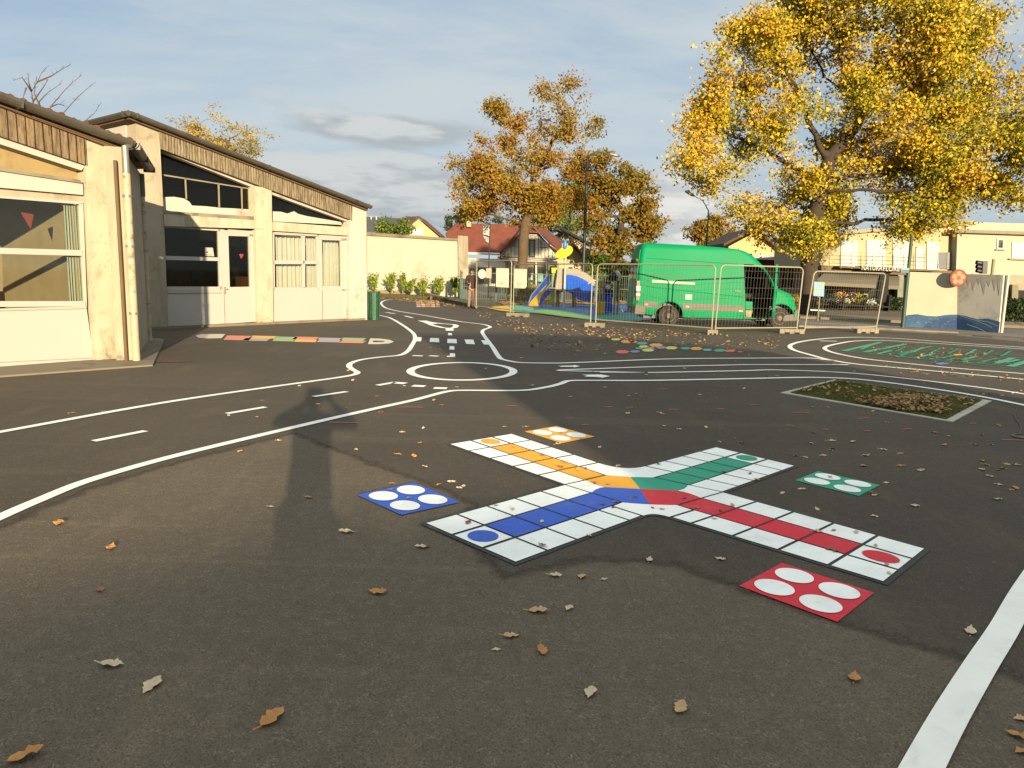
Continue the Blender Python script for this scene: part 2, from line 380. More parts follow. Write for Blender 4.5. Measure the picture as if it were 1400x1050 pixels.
line([(820, 509.6), (885.7, 510.2), (1023, 507.4), (1060, 506.5), (1157, 510.4), (1254, 520), (1351.5, 532.2), (1400, 539.5), (1460, 549)], .085, 'thin white lane line curving just above the grass patch')
line([(1450, 481), (1400, 475.5), (1307, 469.3), (1230, 463.6), (1177, 461.6), (1133, 463), (1096.5, 467.4), (1080.6, 472.6), (1084.3, 478.6), (1108.6, 486), (1133, 492.4), (1169, 498.2), (1230, 503.8), (1303, 510.4), (1400, 519.6), (1460, 526)], .11, 'outer white line of the loop round the green maze')
line([(1450, 484), (1400, 478), (1303, 471.6), (1254, 468.6), (1205.7, 465.9), (1169, 466.8), (1145, 470.5), (1130.4, 474.2), (1128, 478), (1142.6, 483.6), (1181.5, 491), (1230, 496.5), (1303, 503.8), (1400, 511.8), (1460, 518)], .1, 'inner white line of the loop hugging the green maze')
line([(1215, 1160), (1235, 1105), (1262, 1050), (1298, 983), (1340, 913), (1372, 863), (1400, 812), (1450, 735)], .118, 'broad white line in the near right corner', n=6)
line([(561+70.5+70.5*math.cos(a), 508.6+12.0*math.sin(a)) for a in [k*2*math.pi/32 for k in range(32)]], .13, 'white ring painted as a small roundabout', closed=True, n=3, name='painted_circle')
DG = 'short white dashes on the play road'
def dash(a, b, w, label, group=DG): line([a, b], w, label, smooth=False, name='painted_dash', group=group)
dash((128, 604.5), (199, 590.5), .085, 'nearest long dash at left between the two white lines')
dash((310.3, 566.6), (362.8, 557.7), .085, 'long dash just left of the shadow of the photographer')
dash((428.6, 543.3), (473.9, 536.5), .085, 'long dash touching the head of the photographer shadow')
dash((516, 527.8), (540, 523.6), .1, 'dash with a hooked end below left of the circle')
dash((537, 524), (554.6, 525.3), .16, 'hooked end piece of the dash below left of the circle')
dash((564, 528.3), (581, 529.2), .16, 'small dash below the circle, middle of three')
dash((593, 531.5), (611, 532), .16, 'small dash below the circle, nearest the long line')
dash((564, 486.9), (578, 487.4), .13, 'small dash above the circle at its left')
dash((587, 487), (599, 487.8), .13, 'small dash above the circle, second from left')
dash((528, 427.3), (539.6, 429.3), .12, 'far small dash nearest the green bin')
dash((553.5, 432.3), (564.4, 435), .12, 'far small dash before the white triangle')
dash((1120.7, 466.6), (1143.8, 467), .14, 'short dash at the tip of the maze loop')
flat('painted_dash', [(611, 487.2), (615, 487.2), (615, 483.6), (622, 483.8), (622.4, 488.8), (611, 488.8)], .012, m_white, label='small L shaped white mark above the circle', cat='road marking', group=DG)
for i, q in enumerate([[(567.6, 461.7), (576.6, 462), (575.6, 467.7), (566, 467.3)], [(588, 462.6), (600, 462.9), (600.6, 468.6), (587.4, 468)], [(611.8, 463.9), (624, 464.2), (624.8, 470.1), (611.5, 469.6)], [(634.9, 464.8), (647, 465), (649.4, 471.4), (637.5, 470.8)], [(657.5, 466), (666, 466.2), (670, 472.2), (661.5, 471.8)]]):
    flat('crossing_block', q, .016 if i in(0, 4) else .012, m_white, label='crossing block '+['joined to the left white line', 'between the left line and the middle block', 'in the middle of the crossing row', 'right of the middle block', 'joined to the right white line'][i], cat='crossing block', group='white blocks of the play road crossing')
flat('painted_dash', [(612.8, 455.8), (617.6, 455.9), (618.2, 459), (612.4, 458.9)], .012, m_white, label='small block between triangle and crossing', cat='road marking', group=DG)
flat('painted_dash', [(614.8, 474), (621, 474.1), (621.4, 478.8), (614.4, 478.7)], .012, m_white, label='small block just below the crossing', cat='road marking', group=DG)
mb = MB()
tri = [(576.6, 439), (598, 441.6), (620, 443.2), (625, 445.6), (624, 448.5), (617.2, 450.2), (618, 453), (611.8, 453), (610.5, 450), (597, 447.2), (586, 444.4)]
inn = [(592, 442.4), (612, 443.8), (621, 446), (616, 448.4), (605, 447.8), (600, 446.2)]
P = [G(x, y) for x, y in tri[:10]+tri[10:]]; ribbon_mb([G(x, y) for x, y in [(577, 439), (590, 441.3), (604, 443), (620, 444.1), (624, 445.6), (622, 448), (616, 449.6), (606, 448.6), (592, 445.4), (577, 439)]], .17, .012, False, mb)
ribbon_mb([G(577, 439), G(592, 443.4)], .3, .016, False, mb); ribbon_mb([G(614, 449), G(615, 453)], .22, .017, False, mb)
mb.build('painted_triangle', m_white, label='hollow white give way triangle before the crossing', cat='road marking', origin=G(600, 445))
def arrow(pix, label):
    flat('painted_arrow', pix, .012, m_white, label=label, cat='road marking')
arrow([(762, 501), (784, 500.6), (784, 499.7), (793, 501.4), (785, 503.2), (784, 502.3), (764, 502.4), (768, 501.7)], 'small white arrow pointing right in the upper lane')
arrow([(795, 513.2), (822, 513), (834, 515.2), (824, 517.2), (816, 516.3), (799, 515.8), (803, 514.6)], 'small white arrow in the lower lane')
# ---- ludo board
C4 = {k: G(*v) for k, v in dict(il=(771.4, 664.6), it=(853.6, 646.4), ir=(988.6, 674.9), ib=(893, 702.4)).items()}
def cen(u, v):  # unit square: it=(0,0) il=(0,1) ir=(1,0) ib=(1,1)
    return C4['it']*(1-u)*(1-v)+C4['il']*(1-u)*v+C4['ir']*u*(1-v)+C4['ib']*u*v
ends = dict(y=(G(699.4, 594.3), G(613, 608.7)), g=(G(978.3, 612.7), G(1088, 638.8)), r=(G(1267, 753), G(1210, 799.5)), b=(G(705, 772.5), G(579, 717.5)))
inner = dict(y=('it', 'il'), g=('it', 'ir'), r=('ir', 'ib'), b=('ib', 'il'))
def arm(k, u, v):  # u 0 at the outer end .. 1 at the centre, v across
    a0, a1 = ends[k]; b0, b1 = (C4[n] for n in inner[k])
    return (a0*(1-v)+a1*v)*(1-u)+(b0*(1-v)+b1*v)*u
board = thing('game_board', 'large cross shaped board game painted on the dark asphalt in four colours', 'painted game', cen(.5, .5))
mb = MB()
out = [ends['y'][1], ends['y'][0]]
def q3(a, c, b, n=8): return [a*(1-t)**2+c*2*t*(1-t)+b*t*t for t in [i/n for i in range(n+1)]]
out += q3(arm('y', .80, 0), C4['it'], arm('g', .80, 0)) + [ends['g'][0], ends['g'][1], C4['ir'], ends['r'][0], ends['r'][1]] + q3(arm('r', .9, 1), C4['ib'], arm('b', .9, 0)) + [ends['b'][0], ends['b'][1], C4['il']]
cc = cen(.5, .5)
ex = [cc+(p-cc)*1.0 for p in out]
# slightly grown outline for the black surround
m_ = len(out); grown = []
for i in range(m_):
    a, b, c = out[i-1], out[i], out[(i+1) % m_]
    t1 = (b-a).normalized(); t2 = (c-b).normalized(); n1 = Vector((-t1.y, t1.x, 0)); n2 = Vector((-t2.y, t2.x, 0))
    nn = (n1+n2); nn = nn.normalized()/max(.5, math.sqrt((1+n1.dot(n2))/2)); grown.append(b+nn*.018)
sgn = 1 if sum(out[i].x*out[(i+1) % m_].y-out[(i+1) % m_].x*out[i].y for i in range(m_)) > 0 else -1
if sgn > 0:
    grown = [p*2-g for p, g in zip(out, grown)]
def zz(P, z): return [Vector((p.x, p.y, z)) for p in P]
def up(P):
    ar = sum(P[i].x*P[(i+1) % len(P)].y-P[(i+1) % len(P)].x*P[i].y for i in range(len(P)))
    return P if ar > 0 else P[::-1]
mb.poly(up(zz(grown, .009))); mb.build('black_surround', m_blackline, board)
wm = MB()
CM = {'y': m_py, 'g': m_pg, 'r': m_pr, 'b': m_pb}
gap = .016
for k in 'ygrb':
    for r in range(5):
        for c in range(3):
            if c == 1 and r > 0: continue
            if r == 4 and k in 'yg' and c == 0: continue
            u0, u1, v0, v1 = r/5+gap*.6, (r+1)/5-gap*.3, c/3+gap, (c+1)/3-gap
            if r == 4 and ((k == 'r' and c == 2) or (k == 'b' and c == 0)): u1 = .9
            wm.poly(up(zz([arm(k, u0, v0), arm(k, u1, v0), arm(k, u1, v1), arm(k, u0, v1)], .013)))
# corner tiles of the centre
def cq(a, c, b, n=8): return [cen(*[a[i]*(1-t)**2+c[i]*2*t*(1-t)+b[i]*t*t for i in (0, 1)]) for t in [j/n for j in range(n+1)]]
e = .012
wm.poly(up(zz([cen(e, 1-e)]+cq((.33-e, 1-e), (.42, .58), (e, .67+e)), .013)))        # left
wm.poly(up(zz([cen(1-e, e)]+cq((.67+e, e), (.58, .42), (1-e, .33-e)), .013)))        # right
wm.poly(up(zz(cq((.31, .0), (.19, .19), (0, .31))+[arm('y', .81, .32), arm('y', .81, .015)]+q3(arm('y', .81, .015), C4['it'], arm('g', .81, .015))+[arm('g', .81, .32)], .013)))
wm.poly(up(zz(cq((.68, 1), (.86, .86), (1, .68))+[arm('r', .915, .69), arm('r', .915, 1)]+q3(arm('r', .915, 1), C4['ib'], arm('b', .915, 0))+[arm('b', .915, .31)], .013)))
wm.build('white_tiles', m_tile, board)
circ = {}
wed = {'y': cq((.0, .32), (.15, .19), (.175, .175), 4)+[cen(.5, .5)]+[cen(.27, .73)]+cq((.27, .73), (.16, .75), (e, .67), 4),
       'g': [cen(.175, .175)]+cq((.175, .175), (.19, .15), (.32, 0), 4)+cq((.67, e), (.75, .16), (.73, .27), 4)+[cen(.5, .5)],
       'r': [cen(.5, .5)]+cq((.73, .27), (.84, .25), (1, .33), 4)+cq((1, .68), (.86, .86), (.84, .84), 4),
       'b': [cen(.5, .5)]+cq((.84, .84), (.86, .86), (.68, 1), 4)+cq((.33, 1), (.25, .84), (.27, .73), 4)}
for k, nm in zip('ygrb', ('yellow', 'green', 'red', 'blue')):
    lm = MB()
    P = [arm(k, .2+gap*.6, 1/3+gap*.5), arm(k, 1, 1/3), arm(k, 1, 2/3), arm(k, .2+gap*.6, 2/3-gap*.5)]
    lm.poly(up(zz(P, .013))); lm.poly(up(zz(wed[k], .0135)))
    lm.build('coloured_lane', CM[k], board, label=nm+' lane')
    ctr = arm(k, .1, .5); ux = (arm(k, .14, .5)-ctr)*1.75; vx = (arm(k, .1, .6)-ctr)*1.15
    cm = MB(); cm.poly(up([Vector((p.x, p.y, .017)) for p in [ctr+ux*math.cos(a)+vx*math.sin(a) for a in [j*2*math.pi/40 for j in range(40)]]]))
    cm.build('home_circle', CM[k], board, label=nm+' circle')
    for r in range(2, 6):
        MB().poly(up(zz([arm(k, r/5-.004, .335), arm(k, r/5+.004, .335), arm(k, r/5+.004, .665), arm(k, r/5-.004, .665)], .017))).build('lane_joint', m_blackline, board)
for nm, q, m in (('blue', [(488, 678), (549, 705.5), (628.5, 688), (566, 661)], m_pb), ('yellow', [(717, 591), (761, 583.5), (813, 598), (768, 607)], m_py), ('green', [(1087, 658), (1118, 645.5), (1203, 664.5), (1174, 679.5)], m_pg), ('red', [(1010.5, 803), (1069, 771.5), (1195, 812.5), (1144.5, 852.5)], m_pr)):
    P = [G(*a) for a in q]; c0 = sum(P, Vector())/4
    base = thing('home_square', nm+' painted square holding four white circles beside the board', 'painted square', c0, group='four home squares around the board')
    MB().poly(up(zz(P, .009))).build('square_field', m, base)
    def bi(u, v): return P[0]*(1-u)*(1-v)+P[1]*u*(1-v)+P[2]*u*v+P[3]*(1-u)*v
    for (u, v) in ((.26, .26), (.74, .26), (.74, .74), (.26, .74)):
        MB().poly(up(zz([bi(u+.2*math.cos(a), v+.2*math.sin(a)) for a in [j*2*math.pi/36 for j in range(36)]], .013))).build('white_circle', m_tile, base)
# ---- snake hopscotch by the classrooms
sn = thing('hopscotch_snake', 'long flat snake hopscotch of coloured cells by the classroom step', 'painted game', G(400, 464))
def cell(t0, t1, side, mt, nm='cell'):
    A0, A1 = (270, 461.3), (538, 467.5)
    f = lambda t, w: (A0[0]+(A1[0]-A0[0])*t, A0[1]+(A1[1]-A0[1])*t+w)
    w0, w1 = {0: (-3.6, 0), 1: (0, 3.6), 2: (-3, 3.2)}[side]
    mb = MB().poly(up(gp([f(t0+.012, w0), f(t1+.012, w0), f(t1-.008, w1), f(t0-.008, w1)], .012)))
    mb.build(nm, mt, sn)
pal = [S(214, 130, 110), S(226, 172, 76), S(150, 174, 124), S(168, 154, 156), S(205, 192, 170)]
PM = [ground_paint('faded_paint_%d' % i, c, .45) for i, c in enumerate(pal)]
m_fw = ground_paint('faded_white', S(205, 195, 170), .4)
MB().poly(up(gp([(268, 460), (276, 457.4), (300, 457.2), (308, 457.5), (303, 463), (285, 463.5), (272, 462.4)], .012))).build('tail', m_fw, sn)
MB().poly(up(gp([(267.5, 459.9), (276, 457.6), (286, 457.6), (280, 462.9), (272, 462)], .016))).build('tail_tip', PM[3], sn)
for t0, t1, sd, ci in ((.14, .27, 2, 0), (.235, .36, 1, 3), (.27, .4, 0, 1), (.39, .5, 2, 2), (.49, .61, 0, 0), (.49, .61, 1, 1), (.61, .73, 2, 3), (.73, .85, 0, 2), (.73, .85, 1, 0)):
    cell(t0, t1, sd, PM[ci])
MB().poly(up(gp([(506, 463.4), (520, 463.6), (533, 465.3), (538.5, 468), (532, 470.4), (518, 471.3), (503, 471.2)], .012))).build('head', m_fw, sn)
MB().poly(up(gp([(509, 467), (514, 466.4), (524, 466.9), (526, 468), (519, 468.4), (511, 468.6)], .016))).build('face_marks', m_blackline, sn)
# ---- hexagon hopscotch under the leaves, right of centre
hx = thing('hexagon_hopscotch', 'scattered coloured hexagon hopscotch half hidden by fallen leaves', 'painted game', G(920, 476))
pal2 = [S(225, 150, 60), S(96, 150, 150), S(150, 120, 150), S(200, 190, 90), S(60, 150, 120), S(205, 90, 80), S(120, 130, 170)]
PH = [ground_paint('hex_paint_%d' % i, c, .35) for i, c in enumerate(pal2)]
for x, y, w, ci in ((842, 464.6, 14, 3), (858, 467.5, 20, 0), (866, 468, 12, 0), (878, 470, 16, 1), (897, 472.5, 20, 0), (880, 474.5, 14, 3), (904, 475.8, 15, 2), (918, 476.4, 18, 3), (937, 477, 15, 4), (952, 477.2, 18, 0), (967, 479, 14, 1), (984, 479.8, 18, 4), (998, 480.6, 16, 5), (851, 482, 20, 5), (868, 481.5, 14, 6), (886, 479.4, 18, 3), (874, 477, 12, 4), (1012, 481.8, 8, 5), (890, 476.6, 12, 6)):
    MB().poly(up(gp([(x+w/2*math.cos(a), y+w*.13*math.sin(a)) for a in [j*math.pi/3 for j in range(6)]], .012 + .0005*(ci+1)))).build('cell', PH[ci], hx)
# far pink mat and crayon marks
fm = thing('faded_hopscotch', 'small faded pink and yellow painted grid before the far planter', 'painted game', G(584, 416))
for r in range(4):
    for c in range(5):
        x0, x1 = 568+c*6.6+r*.4, 573.6+c*6.6+r*.4; y0 = 411.3+r*2.3
        MB().poly(up(gp([(x0+.8, y0), (x1+.8, y0), (x1, y0+1.7), (x0, y0+1.7)], .012))).build('cell', PM[(r*2+c) % 2 if (r+c) % 3 else 4], fm)
m_chalk = ground_paint('chalk_pink', S(190, 90, 85), .5)
CHK = [(905, 533, 14), (920, 561, 12), (1096, 565, 22), (1180, 573, 16), (1300, 575, 14), (1240, 588, 12), (1128, 588, 8), (1330, 580, 8), (1185, 590, 10), (1385, 603, 30), (1080, 583, 10), (985, 560, 10), (1030, 555, 10), (832, 557, 12), (860, 558, 10), (470, 579, 40), (560, 558, 36), (800, 582, 10), (700, 556, 14), (780, 573, 10)]
for x, y, w in CHK:
    a = random.uniform(-.03, .03)
    line([(x-w/2, y-a*w), (x, y+random.uniform(-.5, .5)), (x+w/2, y+a*w)], .022, 'thin stroke of pink chalk on the asphalt', m=m_chalk, name='chalk_stroke', cat='chalk mark', group='pink chalk strokes on the asphalt', n=3)
# ---- green maze print
mz = thing('painted_maze', 'green painted maze of bars inside the white loop', 'painted game', G(1290, 484))
m_mz = ground_paint('maze_green', S(24, 120, 90), .4); m_mz2 = ground_paint('maze_green_light', S(60, 150, 120), .35)
def mzl(a, b, w, mt=m_mz, z=.012): ribbon_mb([G(*a), G(*b)], w, z).build('maze_bar', mt, mz)
mzl((1153, 480.5), (1205, 468.3), .14, m_mz2); mzl((1181, 482), (1238, 471), .14, m_mz2); mzl((1228, 484.5), (1275, 473.5), .12, m_mz)
mzl((1205, 468.3), (1300, 474), .10); mzl((1300, 474), (1400, 480.5), .10); mzl((1400, 480.5), (1440, 484), .10)
mzl((1153, 480.5), (1260, 491), .10, z=.0125); mzl((1260, 491), (1400, 503), .10, z=.0125); mzl((1215, 487), (1400, 506.5), .07)
for k in range(7): mzl((1200+k*29, 484.5+k*2.0), (1219+k*29, 479.7+k*2.1), .09, m_mz if k % 2 else m_mz2, .0135)
for k in range(6): mzl((1240+k*27, 479+k*1.5), (1262+k*27, 480.4+k*1.5), .08, m_mz, .014)
for k in range(5): mzl((1270+k*29, 488+k*2.2), (1292+k*29, 489.8+k*2.2), .08, m_mz2, .0145)
for k in range(9): mzl((1190+k*24, 473+k*.9), (1176+k*24, 478.5+k*1.2), .07, m_mz if k % 3 else m_mz2, .0142)
for k in range(4): mzl((1178, 476.2+k*2.6), (1400, 486.5+k*4.3), .045, m_mz, .0118+k*.0001)
for k in range(8): mzl((1226+k*22, 489+k*1.6), (1238+k*22, 485.5+k*1.9), .07, m_mz, .0148)
mzl((1380, 502), (1420, 490), .16, m_mz2, .015); mzl((1364, 497), (1385, 490), .14, m_mz2, .015)
flat('maze_start', [(1280, 497.6), (1289, 496.4), (1299, 498.4), (1287, 499.6), (1279, 499)], .016, ground_paint('maze_blue', S(90, 125, 200), .2), parent=mz)
flat('maze_flower', [(1303, 485), (1314, 484.6), (1317, 486.2), (1306, 487)], .016, m_py, parent=mz)
# ---- grass patch
gq = [(1067, 538), (1140, 520), (1356, 549), (1302, 578)]
Pg = [G(*a) for a in gq]
mb = MB(); cg = sum(Pg, Vector())/4
Pin = [p+(cg-p).normalized()*.13 for p in Pg]
for i in range(4):
    j = (i+1) % 4; q = [Pg[i], Pg[j], Pin[j], Pin[i]]
    mb.prism(up(zz(q, -.02)), (0, 0, .035))
mb.build('edging_kerb', mat('edging_pale', S(255, 250, 225), .9, .08, 3, grime=S(170, 160, 130), gs=3), label='thin concrete edging around the bare grass rectangle', cat='kerb', origin=cg)
m_soil = mat('soil_moss', S(112, 112, 52), .95, .3, 6, .6, 60, grime=S(90, 78, 48), gs=4)
sheet('soil', [(p.x, p.y) for p in Pin], .02, m_soil, kind='structure')
# grass blades
def rnd_in_quad(P, n):
    u = rng.random(n); v = rng.random(n)
    P = [np.array(p) for p in P]
    return ((1-u)*(1-v))[:, None]*P[0]+(u*(1-v))[:, None]*P[1]+(u*v)[:, None]*P[2]+((1-u)*v)[:, None]*P[3]
def blades(base, h, w, lean=.5):
    n = len(base); a = rng.random(n)*2*np.pi; hh = h*(.5+rng.random(n)); l = lean*hh*rng.random(n); b = rng.random(n)*2*np.pi
    d = np.stack([np.cos(a), np.sin(a), np.zeros(n)], 1)*(w/2)
    top = base+np.stack([np.cos(b)*l, np.sin(b)*l, hh], 1)
    return np.stack([base-d, base+d, top], 1).reshape(-1, 3)
m_grass = leafmat('grass_blade', [(0, S(66, 72, 30)), (.5, S(98, 96, 42)), (1, S(140, 128, 70))], 2, .4, .3)
o = fast_mesh('grass', blades(rnd_in_quad([Vector((p.x, p.y, .02)) for p in Pin], 26000), .020, .006), 3, m_grass); tag(o, 'thin mossy grass in the edged rectangle', 'grass', kind='stuff')
# ------------------------------------------------------------------ classroom blocks
def fp(F, name, pix, o0, o1, m, parent, at=None, sz=False, label=None, bevel=0):
    mb = MB(); F.slab(mb, pix, o0, o1, at, sz=sz); return mb.build(name, m, parent, label=label, bevel=bevel)
def fpm(F, name, pixs, o0, o1, m, parent, at=None, sz=False, label=None):
    mb = MB()
    for p in pixs: F.slab(mb, p, o0, o1, at, sz=sz)
    return mb.build(name, m, parent, label=label)
def curtain(F, x0, x1, y0, y1, o, m, parent, folds=9, amp=.03, taper=None):
    s0, z1 = F.px(x0, y0, o); s1, z0 = F.px(x1, y1, o); z0 = max(z0, .1)
    mb = MB(); n = folds*8; pts = []; rows = 8
    for j in range(rows+1):
        z = z0+(z1-z0)*j/rows
        for i in range(n+1):
            u = i/n; s = s0+(s1-s0)*u
            if taper: s = s1+(s-s1)*taper(j/rows)
            pts.append(F.pt(s, z, o+amp*math.sin(u*folds*2*math.pi+.6*math.sin(u*7+j*.3))*(1+.3*math.sin(u*23))))
    for j in range(rows):
        for i in range(n): a = j*(n+1)+i; mb.f.append((a, a+1, a+n+2, a+n+1)); mb.m.append(0)
    mb.v = [tuple(p) for p in pts]
    return mb.build('curtain', m, parent, smooth='all')
def room(F, s0, s1, z0, z1, o0, o1, parent, m):
    """inside of a room seen through the glass: back, ceiling, floor, ends"""
    mb = MB(); t = .05
    F.slab(mb, [(s0, z0), (s1, z0), (s1, z1), (s0, z1)], o1-t, o1, sz=True)
    F.slab(mb, [(s0, z1), (s1, z1), (s1, z1+t), (s0, z1+t)], o1, o0, sz=True)
    F.slab(mb, [(s0, z0-t), (s1, z0-t), (s1, z0), (s0, z0)], o1, o0, sz=True)
    F.slab(mb, [(s0-t, z0), (s0, z0), (s0, z1), (s0-t, z1)], o1, o0, sz=True)
    F.slab(mb, [(s1, z0), (s1+t, z0), (s1+t, z1), (s1, z1)], o1, o0, sz=True)
    return mb.build('room_lining', m, parent)
def win(F, frame_name, outer, panes, o, parent, mf, mg, th=.05, bars=None):
    """window: frame strips drawn as outer polygon minus panes via strips given in bars"""
    f = fpm(F, frame_name, bars, o, o+th, mf, parent)
    for p in panes: fp(F, 'pane', p, o+.012, o+.02, mg, f)
    return f
# ---- near block
F1 = Frame(G(0, 505), G(129, 495))
m_boards1 = boarded('fascia_boards_near', S(172, 146, 108), S(78, 60, 42), 8.5, tuple(F1.d), .85)
B1 = thing('classroom_block', 'nearest cream classroom block at left with board fascia and big curtained window', 'school building', F1.pt(0, 0, 0))
def ln(x, a, b): return a[1]+(b[1]-a[1])*(x-a[0])/(b[0]-a[0])
def band(a0, a1, b0, b1, xl=-170):
    return [(xl, ln(xl, a0, a1)), a1, b1, (xl, ln(xl, b0, b1))]
fp(F1, 'fascia', band((0, 145), (116.8, 189.3), (0, 186), (119, 226)), -.25, .03, m_boards1, B1)
fp(F1, 'trim_board', band((0, 138), (166, 201), (0, 145.4), (166, 207)), -.25, .10, m_wood_trim, B1)
fp(F1, 'soffit_beam', band((0, 186), (117, 226), (0, 197), (111.4, 233)), -.35, -.06, m_wall, B1)
fp(F1, 'transom_panel', [(-170, 140), (0, 197), (108, 233), (108, 246), (0, 232), (-170, 214)], -.45, -.30, mat('panel_dim_cream', S(205, 178, 120), .85, .08, 2, grime=S(130, 104, 60), gs=1.2), B1)
fp(F1, 'sill', band((0, 229), (110, 246), (0, 233.5), (112, 250.5)), -.45, -.02, m_conc, B1)
fp(F1, 'lintel', band((0, 233.5), (113, 250), (0, 256.5), (114, 266.5)), -.35, -.06, m_wall, B1)
fp(F1, 'lintel_reveal', band((0, 256.5), (114, 266.5), (0, 267.6), (114.6, 276)), -.35, -.14, m_pillar2, B1)
fp(F1, 'pillar', [(116.6, 186), (164.5, 205.5), (180.3, 496.2), (130.5, 500), (118.5, 270)], -.4, 0, m_pillar, B1)
panel = [(-170, 513), (-170, 427), (118, 418.5), (128.8, 497.6)]
fp(F1, 'base_panel', panel, -.2, -.11, m_white_pvc, B1)
wx = -170
wf = fpm(F1, 'window_frame', [band((0, 267.6), (114.6, 276), (0, 270.7), (113, 279.5)), band((0, 338.8), (113, 342), (0, 347), (113.5, 349.8)), band((0, 411.8), (117, 411.8), (0, 419.5), (118, 418.8)), [(108.9, 278), (113.8, 278), (119, 419), (116.6, 419)]], -.2, -.1, m_white_pvc, B1)
fp(F1, 'pane', [(wx, 262), (109.5, 279), (113, 342), (wx, 334)], -.165, -.155, m_glass, wf)
fp(F1, 'pane', [(wx, 341), (113.6, 349), (117, 412), (wx, 412)], -.165, -.155, m_glass, wf)
fpm(F1, 'panel_joint', [band((0, 424.5), (118, 421.5), (0, 425.6), (118, 422.5)), band((0, 495), (127, 489), (0, 496), (127, 490))], -.12, -.106, mat('joint_grey', S(175, 168, 150), .7), B1)
room(F1, -4.2, 1.25, .0, 2.85, -.22, -5, B1, m_room)
curtain(F1, 86, 113, 279, 412, -.24, m_curtain_b, B1, 5, .03)
fl = MB(); F1.slab(fl, [(28, 290), (46, 293), (42, 313)], -.30, -.295); fl.build('bunting_pennant', mat('pennant_red', S(170, 60, 30), .8), label='red triangular bunting pennant hanging inside the near classroom window', cat='pennant', origin=F1.pt(*F1.px(38, 300, -.3), -.3))
# inside: low cupboard, board
cab = MB(); F1.slab(cab, [(-1.6, 0), (.9, 0), (.9, .95), (-1.6, .95)], -4.9, -4.3, sz=True); F1.slab(cab, [(.1, 0), (.75, 0), (.75, 1.2), (.1, 1.2)], -3.2, -2.7, sz=True)
cab.build('cupboard', mat('cupboard_pale', S(180, 170, 130), .7), B1)
# hull and roof
zr = lambda x, o=.25: F1.px(x, ln(x, (0, 130), (180, 195)), o)
sL, zL = zr(-170); sR, zR = zr(181)
fp(F1, 'roof', [(sL, zL-.02), (sR, zR-.02), (sR, zR-.12), (sL, zL-.12)], -6.5, .12, m_wood_trim, B1, sz=True)
gt = MB(); P0 = F1.pt(*F1.px(-170, ln(-170, (0, 132.5), (180, 197.5)), .25), .25); P1 = F1.pt(*F1.px(181, 198, .25), .25)
gz = P1.z
Pe = G(205, 466, 0); tt = ray(204.5, 232); kk = (gz-CH)/tt.z; P2 = Vector((tt.x*kk, tt.y*kk, gz))
ax = (P1-P0).normalized(); 
def gutter(mb, a, b, w=.11, h=.13):
    d = (b-a).normalized(); side = Vector((d.y, -d.x, 0)).normalized(); upv = side.cross(d).normalized()
    if upv.z < 0: upv = -upv
    for sgn_, hh in ((1, h),):
        pts = []
        for P in (a, b):
            for k in range(9):
                an = math.pi*(k/8)
                pts.append(P+side*(math.cos(an)*w)-upv*(math.sin(an)*h*.9)+upv*h*.4)
        mb.add(pts, [(k, k+1, k+10, k+9) for k in range(8)]+[(0, 8, 17, 9)]+[tuple(range(8, -1, -1)), tuple(range(9, 18))])
    for q in (a+(b-a)*.02, a+(b-a)*.5, a+(b-a)*.98):
        mb.box(q, (.03, 2*w+.02, h*1.05), ax=(d, side, upv))
gutter(gt, P0, P1); gutter(gt, P1, P2, .10, .12)
gt.build('gutter', m_gutter, B1)
hull = MB()
F1.slab(hull, [(-4.5, 0), (2.2, 0), (2.2, 3.4), (-4.5, 4.2)], -6.5, -6.2, sz=True)
F1.slab(hull, [(-4.6, 0), (-4.35, 0), (-4.35, 4.3), (-4.6, 4.3)], -6.2, -.4, sz=True)
F1.slab(hull, [(-4.35, 3.0), (2.0, 3.0), (2.0, 3.3), (-4.35, 3.3)], -6.2, -.45, sz=True)
hull.build('rear_walls', m_wall, B1)
FE = Frame(G(182, 494.5), G(204, 467))
fp(FE, 'end_wall', [(0, 0), (FE.L+.1, 0), (FE.L+.1, gz-.08), (0, gz-.08)], -.25, 0, m_pillar2, B1, sz=True)
soff = MB(); a = P1-Vector((0, 0, .1)); soff.prism([P1+Vector((-.05, 0, .02)), P2+Vector((0, 0, .02)), P2-F1.n*0+Vector((-1.5, .6, .02)), P1+Vector((-1.5, .0, .02))], (0, 0, .05)); soff.build('eave_board', m_wood_trim, B1)
dp = MB(); b = G(186.8, 495.3); tp = Vector((b.x, b.y, gz-.1))
dp.tube([b, b+Vector((0, 0, gz-.5))], .062, 12); p1 = dp.build('downpipe', m_rust, B1, smooth=True, label='nearer rust spotted cream downpipe')
dp = MB(); dp.tube([b+Vector((0, 0, gz-.5)), b+Vector((0, 0, gz-.1)), P1+Vector((-.05, .05, -.02))], .055, 12); dp.build('pipe_elbow', m_steel, p1, smooth=True)
dp = MB(); dp.tube([b+Vector((-.16, -.02, 0)), b+Vector((-.16, -.02, gz-.3))], .03, 10); dp.build('cable_duct', m_wood_trim, B1, smooth=True)
b2 = G(203.5, 468); dp = MB(); dp.tube([b2, b2+Vector((0, 0, gz-.55))], .07, 12); p2 = dp.build('downpipe', m_rust, B1, smooth=True, label='farther shaded downpipe at the back corner')
dp = MB(); dp.tube([b2+Vector((0, 0, gz-.55)), b2+Vector((0, 0, gz-.1))], .08, 12); dp.build('pipe_elbow', m_gutter, p2, smooth=True)
cl = MB()
for z in (.8, 1.9, 2.7):
    cl.lathe([(.075, 0), (.075, .04)], b+Vector((0, 0, z))); cl.lathe([(.082, 0), (.082, .04)], b2+Vector((0, 0, z)))
cl.build('pipe_clamps', m_steel, B1)
rt = MB()
